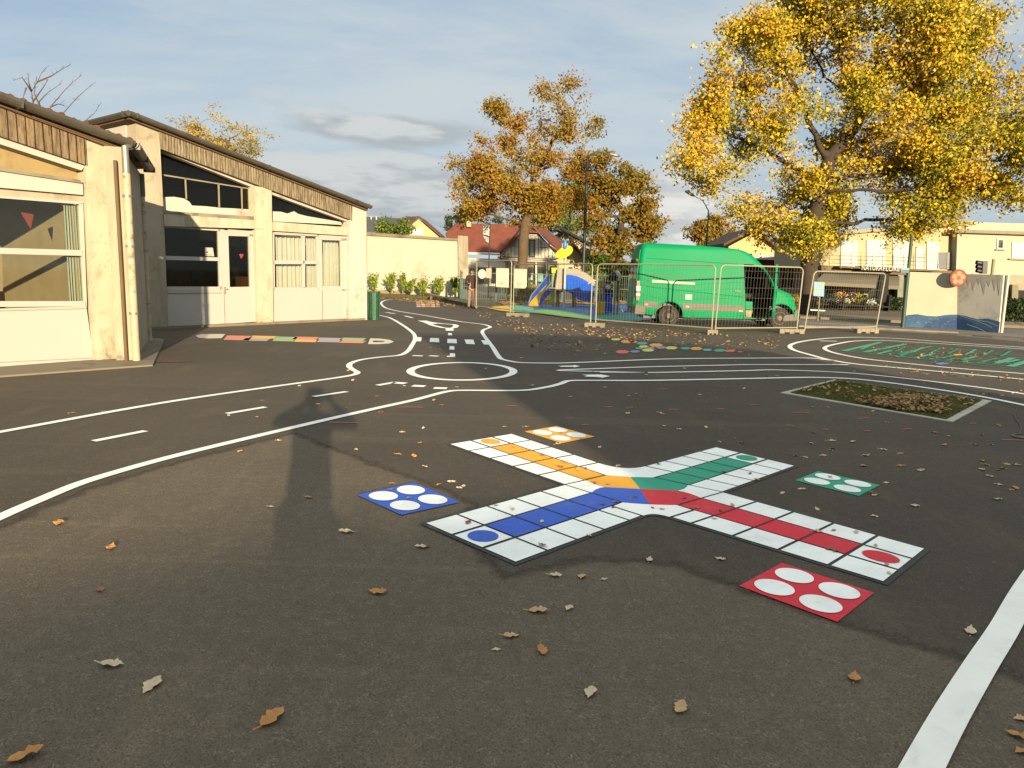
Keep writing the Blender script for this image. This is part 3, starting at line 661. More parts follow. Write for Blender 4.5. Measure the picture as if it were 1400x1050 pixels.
for i in range(26):
    s = -2.2+i*.17; z = zL+(zR-zL)*(s-sL)/(sR-sL)
    rt.lathe([(.055, -.16), (.06, .2)], F1.pt(s, z+.03+.01*math.sin(i*2.1), .0), F1.n, 8)
rt.build('ridge_tiles', m_tilered, B1)
mb = MB(); mb.prism(zz([G(-100, 524), G(0, 516.5), G(140, 506), G(209, 501), G(224.8, 465.5), G(205, 463), G(180, 470), G(100, 480), G(-100, 490)], -.02), (0, 0, .05)); mb.build('concrete_apron', m_slab, kind='structure')
# ---- second block
F2 = Frame(G(209, 451), G(502, 437.5))
m_boards2 = boarded('fascia_boards_far', S(182, 164, 130), S(88, 74, 54), 13.0, tuple(F2.d), .9)
B2 = thing('classroom_block', 'taller second classroom block with sloping ribbed fascia, two glazed bays and mid column', 'school building', F2.pt(0, 0, 0))
mb = MB(); F2.slab(mb, [(-.6, -.02), (F2.L-.1, -.02), (F2.L-.1, .07), (-.6, .07)], -.6, .03, sz=True); mb.build('step_slab', m_slab, B2)
fp(F2, 'trim_board', [(216, 171.5), (503, 283), (503, 287.5), (216, 178)], -.3, .12, m_wood_trim, B2)
fp(F2, 'fascia', [(217.5, 177), (482, 282), (481.5, 301), (220.6, 203.8)], -.35, .05, m_boards2, B2)
fp(F2, 'corner_pillar', [(185, 158), (217.6, 176), (224, 294), (230.2, 451), (200, 455), (188, 300)], -.45, 0, m_pillar2, B2)
fp(F2, 'column', [(347.4, 254), (371.4, 258), (374, 441), (352.5, 442.5)], -.35, 0, m_pillar, B2)
fp(F2, 'pillar', [(482, 282), (500.8, 286.5), (502, 438.5), (477, 439.5), (477.5, 305)], -.4, 0, m_wall, B2)
fp(F2, 'soffit_beam', [(220.6, 203.8), (481.5, 301), (477, 304), (346, 256.5), (222, 207)], -.45, -.12, m_wall, B2)
fp(F2, 'lintel', [(224, 292.8), (361, 301.8), (360, 313), (225, 309)], -.3, .03, m_pillar, B2, label='stained lintel over the left bay')
fp(F2, 'lintel', [(373, 303), (477.7, 311), (477.7, 322.3), (373, 315.5)], -.3, -.01, m_pillar, B2, label='stained lintel over the right bay')
fp(F2, 'sill', [(223.8, 288), (348, 296), (352, 301), (224, 292.8)], -.4, -.05, m_conc, B2)
# upper glazing with cream paint on the lower glass
up1 = [(221.7, 203), (347, 256), (349, 297), (224, 289)]
fp(F2, 'upper_pane', up1, -.30, -.29, m_glass_d, B2, label='dark sloping pane over the left bay')
fp(F2, 'painted_glass', [(224, 269.5), (238, 269), (252, 271.5), (259, 276), (262.5, 281), (282, 282), (300, 284), (322, 285), (344, 286.5), (344, 295.6), (224, 288.8)], -.285, -.275, m_wall, B2, label='ragged cream paint low on the left upper pane')
fpm(F2, 'glazing_bar', [[(222, 238), (340, 257), (340, 258.6), (222, 240)], [(252.5, 243), (254.5, 243.5), (256, 272), (254, 272)], [(298, 250), (300, 250), (301, 284), (299, 284)], [(329.5, 256), (331.5, 256), (332, 286), (330.5, 286)], [(343.5, 256), (347.5, 257), (349, 297), (344.5, 296)]], -.27, -.25, m_conc, B2)
fp(F2, 'upper_pane', [(372, 261), (472, 303), (472, 307), (373, 302)], -.30, -.29, m_glass_d, B2, label='dark sloping pane over the right bay')
fp(F2, 'painted_glass', [(373, 289), (384, 289.5), (393, 292), (402, 288.8), (408, 292.5), (420, 295.5), (440, 299), (466, 303.5), (468, 307.5), (373, 302.5)], -.285, -.275, m_wall, B2, label='ragged cream paint low on the right upper pane')
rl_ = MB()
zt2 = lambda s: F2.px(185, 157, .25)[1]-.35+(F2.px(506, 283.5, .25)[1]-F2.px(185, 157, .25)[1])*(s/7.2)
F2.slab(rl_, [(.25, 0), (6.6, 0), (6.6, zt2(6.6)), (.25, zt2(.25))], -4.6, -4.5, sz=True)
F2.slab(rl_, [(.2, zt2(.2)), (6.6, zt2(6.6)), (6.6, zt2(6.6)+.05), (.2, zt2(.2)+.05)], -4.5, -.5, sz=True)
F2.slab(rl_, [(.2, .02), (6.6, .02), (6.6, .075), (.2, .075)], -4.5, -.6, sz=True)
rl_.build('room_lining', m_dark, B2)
# left bay
wf = fpm(F2, 'window_frame', [[(225, 309), (301.7, 313), (301.7, 316), (225, 311)], [(226.3, 349.7), (300, 352), (300.4, 356.8), (227, 355.3)], [(298.3, 313), (303, 313), (304.5, 397), (300.6, 397)], [(228.4, 391.8), (304, 392), (304.3, 397), (228.6, 397.3)]], -.22, -.12, m_white_pvc, B2, label='white frame of the left bay window')
fp(F2, 'pane', [(225, 310.5), (299, 315), (299, 352.5), (226.3, 350)], -.18, -.17, m_glass_d, wf)
fp(F2, 'pane', [(227, 355), (301, 356), (301, 392.5), (228.4, 392)], -.18, -.17, m_glass_d, wf)
fp(F2, 'base_panel', [(228.6, 397), (304.4, 396.8), (306, 442.3), (229.6, 446.6)], -.22, -.13, m_white_pvc, B2, label='white panel under the left bay window')
dr = fpm(F2, 'door', [[(303, 313), (312, 316), (314.3, 392.5), (316, 442), (306, 442.3)], [(312, 313.5), (352, 316.3), (352, 323.8), (312, 322.3)], [(340.6, 320), (352, 320), (352.6, 439.5), (343.5, 440.2)], [(314.3, 392.5), (342.4, 392), (343.7, 440.2), (316, 442)]], -.22, -.115, m_white_pvc, B2, label='white half glazed classroom door beside the mid column')
fp(F2, 'pane', [(311.5, 322), (341.2, 323), (343, 392.6), (314, 393)], -.18, -.17, m_glass_d, dr)
hd = MB(); p = F2.pt(*F2.px(309, 395, -.08), -.08); hd.box(p, (.1, .03, .03)); hd.box(p+Vector((-.03, 0, -.04)), (.04, .02, .2)); hd.build('handle', m_steel, dr)
fpm(F2, 'panel_joint', [[(306, 397), (306.8, 397), (308.3, 441.5), (307.4, 441.5)], [(229, 400.5), (304, 400), (304, 400.8), (229, 401.3)]], -.13, -.108, MATS['joint_grey'], B2)
# right bay
wf = fpm(F2, 'window_frame', [[(374, 316.5), (436, 319.5), (436, 323.2), (374, 320.5)], [(374, 356), (435, 356.5), (435, 361), (374, 361)], [(374, 393), (436, 393), (436, 397), (374, 397)], [(433.8, 319.5), (439.5, 320), (440.3, 397), (434.8, 397)], [(373.3, 317), (375, 317), (376, 397), (374.2, 397)], [(413.6, 321), (417, 321.3), (417.4, 394), (414.4, 394)]], -.22, -.12, m_white_pvc, B2, label='white frame of the curtained right bay window')
fp(F2, 'pane', [(374, 320), (434, 323), (434.6, 357), (374, 357)], -.18, -.17, m_glass, wf); fp(F2, 'pane', [(374, 360.5), (435, 360.5), (435, 393.5), (374.5, 393.5)], -.18, -.17, m_glass, wf)
dr = fpm(F2, 'door', [[(439, 320), (476.8, 323), (476.8, 329.2), (439.5, 328)], [(439.2, 326), (440.2, 326), (441, 391.5), (440.3, 397)], [(466.8, 326), (476.8, 326), (476.6, 396), (467.6, 396)], [(440.2, 391.2), (467.6, 391.2), (468, 397.5), (440.4, 397.5)]], -.22, -.115, m_white_pvc, B2, label='white half glazed door beside the right pillar')
fp(F2, 'pane', [(439.6, 327.5), (467, 328.8), (467.8, 391.8), (440, 391.8)], -.18, -.17, m_glass, dr)
fp(F2, 'base_panel', [(374.4, 396.8), (476.6, 397.2), (476.5, 437.2), (375, 440.6)], -.22, -.125, m_white_pvc, B2, label='white panel under the right bay window')
fpm(F2, 'panel_joint', [[(440.6, 397), (441.2, 397), (441.8, 438.5), (441.2, 438.5)]], -.13, -.108, MATS['joint_grey'], B2)
curtain(F2, 376, 413, 322, 396, -.42, m_curtain, B2, 6, .04); curtain(F2, 417.5, 432, 322, 396, -.40, m_curtain, B2, 3, .04); curtain(F2, 441, 463, 328, 396, -.40, m_curtain, B2, 4, .04)
# things seen behind the dark glass
s_, z_ = F2.px(286, 345, -.3)
pm = MB(); F2.slab(pm, [(280, 338.2), (291, 338.7), (292.8, 350.5), (280.4, 350)], -.165, -.16); F2.slab(pm, [(282, 344), (284.5, 344), (284.5, 345.5), (282, 345.5)], -.159, -.157, mi=1); F2.slab(pm, [(282, 348), (290, 348.4), (290, 349), (282, 348.6)], -.159, -.157, mi=1)
pm.build('paper_notice', [mat('paper', S(225, 222, 205), .8), m_blackp], label='white paper notice taped low in the upper dark pane', cat='notice', origin=F2.pt(s_, z_, -.165))
ch_m = mat('chair_blue_steel', S(90, 110, 130), .4, metal=.4)
def chair(x, lab):
    s, z = F2.px(x, 392, -1.0); t = thing('school_chair', lab, 'chair', F2.pt(s, .12, -1.0), 0, 'chairs stacked behind the dark window')
    for ds in (-.16, .16):
        for do in (-.15, .15): MB().tube([F2.pt(s+ds*1.15, .12, -1+do*1.2), F2.pt(s+ds*.9, 1.0, -1+do)], .014, 6).build('leg', ch_m, t)
    mb = MB(); F2.slab(mb, [(s-.18, 1.0), (s+.18, 1.0), (s+.18, 1.03), (s-.18, 1.03)], -1.18, -.82, sz=True); mb.build('seat', ch_m, t)
    mb = MB(); F2.slab(mb, [(s-.18, 1.25), (s+.18, 1.25), (s+.16, 1.5), (s-.16, 1.5)], -1.2, -1.17, sz=True); F2.slab(mb, [(s-.17, 1.0), (s-.15, 1.0), (s-.15, 1.3), (s-.17, 1.3)], -1.19, -1.17, sz=True); F2.slab(mb, [(s+.15, 1.0), (s+.17, 1.0), (s+.17, 1.3), (s+.15, 1.3)], -1.19, -1.17, sz=True); mb.build('backrest', ch_m, t)
chair(243, 'blue chair behind the dark window, nearest the corner pillar'); chair(256, 'blue chair behind the dark window, middle one'); chair(276, 'blue chair behind the dark window, below the paper notice')
bx = MB(); F2.slab(bx, [(330, 378), (341, 378.5), (342, 392), (330, 392)], -.8, -.5); bx.build('cardboard_box', mat('cardboard', S(170, 120, 65), .9), label='brown box standing low behind the door glass', cat='box', origin=F2.pt(*F2.px(336, 392, -.6), -.6))
hp = MB(); F2.slab(hp, [(327, 348), (329, 346.8), (330, 348), (331.2, 346.8), (333, 348), (330, 354)], -.165, -.16); hp.build('paper_heart', mat('heart_pink', S(200, 60, 70), .8), label='small pink paper heart stuck inside the door glass', cat='decoration', origin=F2.pt(*F2.px(330, 350, -.165), -.165))
# roof, gutters, side wall
cor = F2.px(185, 157, .25)
sA, zA = cor; sB, zB = F2.px(506, 283.5, .25)
fp(F2, 'roof', [(sA-.1, zA), (sB, zB), (sB, zB-.1), (sA-.1, zA-.1)], -7.5, .14, m_wood_trim, B2, sz=True)
gt = MB(); gutter(gt, F2.pt(sA-.15, zA, .28), F2.pt(sB, zB, .28), .10, .11); gutter(gt, F2.pt(sA-.15, zA, .28), F2.pt(sA-.15, zA, -7.4), .10, .11)
cap = MB().tube([F2.pt(sA-.15, zA+.02, .1), F2.pt(sA+.1, zA+.10, -.3), F2.pt(sA+.25, zA+.06, -.5)], [.05, .09, .05], 8)
gt.build('gutter', m_gutter, B2); cap.build('vent_cap', m_blackp, B2, smooth=True)
rt = MB()
for i in range(40):
    u = i/39; s = sA+(sB-sA)*u; z = zA+(zB-zA)*u
    rt.lathe([(.05, -.15), (.05, .15)], F2.pt(s, z+.04, -.05), F2.n, 8)
rt.build('ridge_tiles', m_tilered, B2)
hull = MB()
F2.slab(hull, [(-.2, 0), (.05, 0), (.05, zA-.15), (-.2, zA-.15)], -7.3, -.45, sz=True)
F2.slab(hull, [(-.2, 0), (6.95, 0), (6.95, zB-.1), (-.2, zA-.12)], -7.5, -7.3, sz=True)
F2.slab(hull, [(6.7, 0), (6.95, 0), (6.95, zB-.05), (6.7, zB-.0)], -7.3, -.4, sz=True)
hull.build('side_walls', m_wall, B2)
mb = MB(); p = F2.pt(7.15, 0, -.1); mb.tube([p, p+Vector((0, 0, 3.3))], .04, 8); mb.build('downpipe', m_gutter, B2, smooth=True)
# drain grate strip
flat('drain_grate', [(214, 496.5), (214, 490.3), (260, 489.5), (262, 495.5)], .012, boarded('grate', S(120, 84, 60), S(60, 44, 30), 20, tuple(F2.d), .5), label='rusty drain grate in the asphalt by the apron corner', cat='drain cover')
# ------------------------------------------------------------------ green bin at the pillar
mb_ = G(511.5, 437.2); bn = thing('litter_bin', 'dark green slatted litter bin against the end pillar', 'bin', mb_)
m_bin = mat('bin_green', S(20, 96, 62), .5, .2, 12, grime=S(90, 130, 90), gs=8)
r0 = .19; hb = .92
for k in range(16):
    a = 2*math.pi*k/16; d = Vector((math.cos(a), math.sin(a), 0)); q = Vector((-d.y, d.x, 0))
    pts = [mb_+d*r+q*w+Vector((0, 0, z)) for (r, z) in ((r0*.82, .05), (r0*1.02, hb)) for w in (-.026, .026)]
    m2 = MB(); m2.prism([pts[0], pts[1], pts[3], pts[2]], d*.015); m2.build('slat', m_bin, bn)
m2 = MB(); m2.lathe([(r0*.78, 0), (r0*.78, .06)], mb_); m2.lathe([(r0*.76, .06), (r0*.95, hb-.03)], mb_, n=20); m2.build('liner', m_bin, bn)
m2 = MB(); 
ring = [mb_+Vector((math.cos(a)*r0*1.05, math.sin(a)*r0*1.05, hb)) for a in [2*math.pi*k/24 for k in range(25)]]
m2.tube(ring, .018, 6, cap=False); m2.build('rim', m_bin, bn, smooth=True)
# ------------------------------------------------------------------ garden wall, planter, shrubs
FW = Frame(G(499, 403.6), G(629, 409.3))
gw = thing('garden_wall', 'tall cream rendered wall behind the planter shrubs', 'wall', FW.pt(0, 0, 0))
fp(FW, 'wall_body', [(470, 317), (503, 319.5), (628.5, 328.6), (629.5, 411), (470, 404)], -.35, 0, mat('wall_pale_cream', S(244, 240, 214), .85, .05, .5, .15, 20, grime=S(190, 172, 130), gs=.35, gth=.6), gw)
fp(FW, 'coping', [(470, 315), (503, 317.5), (629.5, 326.5), (629.5, 329.4), (470, 320)], -.45, .1, m_conc, gw)
fp(FW, 'end_pier', [(626, 322), (632, 322.3), (632.8, 410.5), (627.5, 410.2)], -.5, .12, m_pillar2, gw)
plt = thing('planter', 'long low timber edged planter along the cream wall', 'planter', G(575, 410))
tb = MB(); P = [G(500, 404.5), G(517.5, 404.8), G(575, 406.8), G(610, 413.5), G(645, 421.5)]
for i in range(len(P)-1):
    a, b = P[i], P[i+1]; d = (b-a).normalized(); n = Vector((-d.y, d.x, 0))
    h0 = [.42, .38, .36, .22, .1][i]; h1 = [.42, .38, .36, .22, .1][i+1]
    tb.prism([a+Vector((0, 0, h0*.45)), b+Vector((0, 0, h1*.45)), b+Vector((0, 0, h1)), a+Vector((0, 0, h0))], n*.3)
tb.build('timber_edge', mat('weathered_timber', S(186, 160, 108), .85, .15, 3, grime=S(110, 84, 50), gs=1.5), plt)
pb = MB()
for q in (P[1], P[2], (P[2]+P[3])/2, P[3]): pb.box(q+Vector((0, .12, .12)), (.3, .2, .25))
pb.build('support_blocks', m_wood_trim, plt)
soilp = [P[0], P[1], P[2], P[3], P[4], G(632, 412), G(500, 404)]
MB().poly(up(zz(soilp, .3))).build('planter_soil', m_soil, plt) if False else None
# ------------------------------------------------------------------ foliage tools
def leaf_quads(centers, size, aspect=.7, flat_=0.0):
    n = len(centers); a = rng.normal(size=(n, 3)); 
    a /= np.linalg.norm(a, axis=1)[:, None]; b = rng.normal(size=(n, 3)); b -= (b*a).sum(1)[:, None]*a; b /= np.linalg.norm(b, axis=1)[:, None]
    s = size*(.6+.8*rng.random(n))[:, None]
    A = a*s*.5; B = b*s*.5*aspect; c = np.cross(a, b)*s*.18
    v = np.stack([centers-A, centers-B*1.0+c, centers+A, centers+B+c], 1)
    return v.reshape(-1, 3)
def grow(starts, attr, step=.45, di=6, dk=.8, maxit=90):
    pos = [np.array(p, float) for p in starts]; par = [-1]+list(range(len(starts)-1))
    attr = np.array(attr); alive = np.ones(len(attr), bool)
    near = np.full(len(attr), 1e9); ni = np.zeros(len(attr), int)
    def upd(k0):
        N = np.array(pos[k0:])
        for c in range(0, len(N), 400):
            d = np.linalg.norm(attr[:, None]-N[None, c:c+400], axis=2); j = d.argmin(1); m = d[np.arange(len(attr)), j]
            b = m < near; near[b] = m[b]; ni[b] = j[b]+k0+c
    k = len(starts)//2; upd(0)
    # only allow branching from the upper part of the starting trunk
    for it in range(maxit):
        sel = alive & (near < di)
        if not sel.any(): sel = alive & (near < di*3)
        if not sel.any(): break
        idx = np.unique(ni[sel]); k0 = len(pos); A = np.array(pos)
        for i in idx:
            q = attr[sel & (ni == i)]; v = q-A[i]; v /= np.linalg.norm(v, axis=1)[:, None]; d = v.mean(0)
            d += rng.normal(size=3)*.12; nn = np.linalg.norm(d)
            if nn < 1e-3: continue
            pos.append(A[i]+d/nn*step); par.append(i)
        if len(pos) == k0: break
        upd(k0); alive &= near > dk
        if len(pos) > 9000: break
    return np.array(pos), np.array(par)
def tree_meshes(root, pos, par, r_tip, r_base, bark, expo=2.2, nstart=0):
    n = len(pos); w = np.zeros(n); kids = np.zeros(n, int)
    for i in range(n-1, 0, -1):
        if kids[i] == 0: w[i] = 1
        w[par[i]] += w[i]; kids[par[i]] += 1
    expo = 2.0; r = r_tip*np.power(np.maximum(w, 1), 1/expo); k = r_base/max(r[0], 1e-6)
    r = np.where(w > 1, r_tip+(r-r_tip)*((r_base-r_tip)/(r[0]-r_tip)), r_tip)
    off = root_loc(root); V = []; Fc = []
    for i in range(1, n):
        a = Vector(pos[par[i]]); b = Vector(pos[i]); d = (b-a)
        if d.length < 1e-5: continue
        d.normalize(); u = d.orthogonal().normalized(); v = d.cross(u); ns = 10 if r[i] > .12 else 6 if r[i] > .04 else 4
        ra = r[par[i]] if (r[i] > r[par[i]]*.55 or par[i] < nstart) else r[i]*1.3
        if i < nstart and i < 3: ra *= 1+.25*(3-i)/3
        base = len(V)
        for (P, rr) in ((a, ra), (b+d*r[i]*.15, r[i])):
            for kx in range(ns):
                an = 2*math.pi*kx/ns; V.append(tuple(P+(u*math.cos(an)+v*math.sin(an))*rr-off))
        for kx in range(ns): k2 = (kx+1) % ns; Fc.append((base+kx, base+k2, base+ns+k2, base+ns+kx))
    me = bpy.data.meshes.new('trunk'); me.from_pydata(V, [], Fc); me.materials.append(bark)
    me.polygons.foreach_set('use_smooth', [True]*len(Fc)); me.update()
    o = bpy.data.objects.new('trunk', me); COL.objects.link(o); o.parent = root
    return r, kids
def clump_points(clumps, Y, n, yscale=1.0, thick=1.0):
    """clumps: (px,py,rx,ry[,density[,dy]]) ellipsoids standing at depth Y"""
    pts = []; areas = [c[2]*c[3]*(c[4] if len(c) > 4 else 1) for c in clumps]; tot = sum(areas)
    for c, a in zip(clumps, areas):
        k = max(3, int(n*a/tot)); dy = c[5] if len(c) > 5 else random.uniform(-1, 1)*2.0*thick
        yy = Y+dy; C = D(c[0], c[1], yy); rx = c[2]*yy/FPX; rz = c[3]*yy/FPX; ry = max(rx, rz)*.8*thick
        d = rng.normal(size=(k, 3)); d /= np.linalg.norm(d, axis=1)[:, None]; rr = rng.random(k)**.4
        pts.append(np.array(C)+d*rr[:, None]*np.array([rx, ry, rz]))
    return np.concatenate(pts)
CL = 22
def make_tree(name, label, base, path, clumps, Y, n_attr, n_leaf, leafsize, lm, bark, r_base, r_tip=.012, step=.45, dk=.7, group=None, thick=1, spread=.38, leafmin=None, sparse_seed=0, hole=-.5, hs=1.0):
    root = thing(name, label, 'tree', base, 0, group)
    attr = clump_points(clumps, Y, n_attr, thick=thick)
    st = [base]+path
    # resample trunk
    sp_ = [Vector(base)]
    for a, b in zip(st[:-1], st[1:]):
        a, b = Vector(a), Vector(b); k = max(1, int((b-a).length/step))
        for i in range(1, k+1): sp_.append(a+(b-a)*i/k+Vector((random.uniform(-.03, .03), random.uniform(-.03, .03), 0)))
    pos, par = grow([tuple(p) for p in sp_], attr, step, 9, dk)
    r, kids = tree_meshes(root, pos, par, r_tip, r_base, bark, nstart=len(sp_))
    fine = np.where(r < r_tip*3.2)[0]; fine = fine[fine >= len(sp_)]
    # uneven leaf load: clusters
    h = np.sin(pos[fine][:, 0]*1.3+pos[fine][:, 2]*1.7+sparse_seed)+np.sin(pos[fine][:, 1]*2.1-pos[fine][:, 2]*1.1+1)
    wgt = np.clip(.65+.35*h, .08, 2)*(1+1.2*(kids[fine] == 0)); wgt /= wgt.sum()
    pick = rng.choice(fine, n_leaf//CL, p=wgt)
    cen_ = pos[pick]+rng.normal(size=(len(pick), 3))*spread*.6
    q = cen_/hs; rr = np.random.default_rng(int(5+sparse_seed)); f = np.zeros(len(q))
    for _ in range(7):
        d = rr.normal(size=3); d /= np.linalg.norm(d); f += np.sin(q@d*rr.uniform(2.2, 4.5)+rr.uniform(0, 6.28))
    cen_ = cen_[(f+rng.normal(size=len(q))*.5) > hole]
    c = np.repeat(cen_, CL, axis=0)+rng.normal(size=(len(cen_)*CL, 3))*spread*.48*np.array([1.25, 1.25, .7])
    if leafmin is not None: c = c[c[:, 2] > leafmin]
    o = fast_mesh('foliage', leaf_quads(c, leafsize), 4, lm, root, tuple(base))
    return root
def shrub(name, label, base, h, w, n, lm, bark, cat='shrub', group=None, leaf=.06, stems=7):
    root = thing(name, label, cat, base, 0, group); cs = []
    sm = MB()
    for i in range(stems):
        a = random.uniform(0, 6.28); l = h*random.uniform(.6, 1.05); lean = w*.5*random.uniform(.2, 1)
        P = [Vector(base)+Vector((math.cos(a)*lean*t*t**.3, math.sin(a)*lean*t*t**.3, l*t)) for t in (0, .35, .7, 1)]
        sm.tube(P, [.012, .01, .007, .004], 5)
        for k in range(n//stems):
            t = random.uniform(.2, 1)**.8; j = min(2, int(t*3)); q = P[j].lerp(P[j+1], t*3-j)
            cs.append(np.array(q)+rng.normal(size=3)*w*.12)
    sm.build('stems', bark, root)
    fast_mesh('foliage', leaf_quads(np.array(cs), leaf), 4, lm, root, tuple(base)); return root
m_bark = mat('bark_grey_brown', S(120, 98, 68), .95, .25, 3, .8, 25, grime=S(60, 48, 34), gs=3)
m_bark_d = mat('bark_dark', S(80, 66, 50), .95, .25, 3, .8, 25, grime=S(40, 32, 24), gs=3)
lm_shrub = leafmat('leaf_shrub', [(0, S(62, 84, 30)), (.6, S(128, 140, 50)), (1, S(178, 170, 70))], 1.5, .3)
for i, (x, yb, yt, w) in enumerate([(511.5, 399, 375, 13), (535, 399, 374, 15), (551.5, 400, 373, 10), (561.5, 400.5, 382, 12), (577.5, 402, 379, 15), (600, 404.5, 380, 19), (621.5, 408, 381, 13)]):
    Y = FW.pt(0, 0).y; s, z = FW.px(x, yb, 1.0); base = FW.pt(s, max(z, .25), 1.0)
    st, zt = FW.px(x, yt, 1.0)
    lab = ['nearest the green bin', 'second from the green bin', 'third, tallest and narrow', 'fourth, short and narrow', 'fifth, dark and rounded', 'sixth, widest and yellowish', 'last, beside the wall end'][i]
    shrub('planter_shrub', 'leafy young shrub against the cream wall, '+lab, base, zt-z, w*base.y/FPX, 520, lm_shrub, m_bark, group='young shrubs in the planter', leaf=.13)
sh = MB(); sh.prism(zz(up([P[0], P[1], P[2], P[3], P[4], G(634, 411.5), G(500, 404.2)]), .0), (0, 0, .18)); sh.build('planter_bed', m_soil, plt)
# ------------------------------------------------------------------ van
_a = G(913.5, 446); _az = math.radians(91); FV = Frame(_a, _a+Vector((math.sin(_az)*3.6, math.cos(_az)*3.6, 0)))
def vs(*pp): return [FV.px(x, y, 0) for x, y in pp]
van = thing('van', 'bright green high roof panel van with its driver door standing open behind the wire fence', 'van', FV.pt(0, 0, 0))
prof = vs((866, 421), (870, 400), (874, 360), (877, 340), (880.5, 332), (890, 331.8), (952, 335), (1000, 339), (1014, 341), (1024, 345), (1032, 350), (1046, 364), (1055, 378), (1063, 392.5), (1068, 396), (1080, 400), (1088, 408), (1091, 420), (1091.5, 428), (1088, 437), (1075, 442), (1032, 441), (1018, 440), (933, 434), (880, 430))
zmin, zmax = .30, max(z for s, z in prof)
def span(z):
    xs = []
    for i in range(len(prof)):
        (s0, z0), (s1, z1) = prof[i], prof[(i+1) % len(prof)]
        if (z0-z)*(z1-z) <= 0 and abs(z1-z0) > 1e-6: xs.append(s0+(s1-s0)*(z-z0)/(z1-z0))
    return min(xs), max(xs)
WV = 1.95
def van_body():
    bm = bmesh.new(); rings = []; NZ = 40; nc = 5
    for j in range(NZ+1):
        z = zmin+(zmax-.004-zmin)*(1-(1-j/NZ)**1.25)
        s0, s1 = span(z)
        top = max(0, (z-(zmax-.22))/.22); inset = .045*max(0, z-1.15)+.16*top**3 + (.03*(1-(z-zmin)/.25) if z < zmin+.25 else 0)
        hw = WV/2-inset; rc = min(.14+.12*top, (s1-s0)/2-.01); ring = []
        rf = min(.42, (s1-s0)/2-.01) if z < 1.5 else min(.25, (s1-s0)/2-.01)
        for (cx_, cy_, a0, r_) in ((s1-rf, -hw+rf*.5, -math.pi/2, rf), (s1-rf, hw-rf*.5, 0, rf), (s0+rc, hw-rc, math.pi/2, rc), (s0+rc, -hw+rc, math.pi, rc)):
            for k in range(nc+1):
                a = a0+math.pi/2*k/nc
                yy = cy_+math.sin(a)*(r_*.5 if r_ == rf else r_)
                ring.append(bm.verts.new(FV.pt(cx_+math.cos(a)*r_, z, -WV/2-yy)))
        rings.append(ring)
    n = len(rings[0])
    for a, b in zip(rings[:-1], rings[1:]):
        for k in range(n): bm.faces.new((a[k], a[(k+1) % n], b[(k+1) % n], b[k]))
    bm.faces.new(rings[-1]); bm.faces.new(rings[0][::-1])
    bmesh.ops.recalc_face_normals(bm, faces=bm.faces)
    me = bpy.data.meshes.new('body'); bm.to_mesh(me); bm.free(); me.materials.append(m_van)
    o = bpy.data.objects.new('body', me); COL.objects.link(o); return o
def cutter(mb, m):
    o = mb.build('cut', m); bm = bmesh.new(); bm.from_mesh(o.data); bmesh.ops.recalc_face_normals(bm, faces=bm.faces); bm.to_mesh(o.data); bm.free(); return o
body = van_body(); cuts = []
wheels = [(0, 'rear'), ((G(1066, 452)-_a).dot(FV.d), 'front')]
WF = FV.px(1066.5, 438, 0)[0]
for sw in (0.01, WF):
    for side in (0, 1):
        mb = MB(); mb.lathe([(.455, -.05), (.455, .42)], FV.pt(sw, .36, .08 if side == 0 else -WV-.08), -FV.n if side == 0 else FV.n, 28); cuts.append(cutter(mb, m_blackp))
door = vs((1017.5, 361), (1030, 361.5), (1041, 366), (1049, 376), (1055, 389), (1058, 398), (1056, 432), (1050, 435), (1031, 435), (1019.5, 432))
mb = MB(); FV.slab(mb, door, -1.55, .3, sz=True); cuts.append(cutter(mb, m_dark))
for c in cuts:
    md = body.modifiers.new('b', 'BOOLEAN'); md.operation = 'DIFFERENCE'; md.object = c; md.solver = 'EXACT'; md.material_mode = 'TRANSFER'
dg = bpy.context.evaluated_depsgraph_get(); me = bpy.data.meshes.new_from_object(body.evaluated_get(dg), depsgraph=dg); body.modifiers.clear(); body.data = me
for c in cuts: bpy.data.objects.remove(c)
me.transform(Matrix.Translation(-Vector(van.location))); me.polygons.foreach_set('use_smooth', [True]*len(me.polygons)); me.set_sharp_from_angle(angle=math.radians(32)); body.parent = van
# wheels
for sw, nm in ((0.01, 'rear'), (WF, 'front')):
    for side in (0, 1):
        c = FV.pt(sw, .345, -.04 if side == 0 else -WV+.04); ax = FV.n if side == 0 else -FV.n
        w_ = MB(); w_.lathe([(.2, -.24), (.30, -.24), (.335, -.21), (.345, -.17), (.345, -.05), (.335, -.015), (.30, 0), (.215, 0), (.205, -.02)], c, ax, 36)
        wo = w_.build('wheel', m_rubber, van, smooth=True)
        r_ = MB(); r_.lathe([(.21, -.05), (.21, -.005), (.195, -.002), (.18, -.05), (.13, -.07), (.11, -.03), (.085, -.015), (.08, .01), (.03, .015)], c, ax, 28)
        for k in range(6):
            a = 2*math.pi*k/6; e1 = FV.d; e2 = Vector((0, 0, 1)); q = c+(e1*math.cos(a)+e2*math.sin(a))*.055+ax*.012; r_.lathe([(.011, 0), (.011, .012)], q, ax, 8)
        r_.build('rim', m_rim, wo, smooth=True)
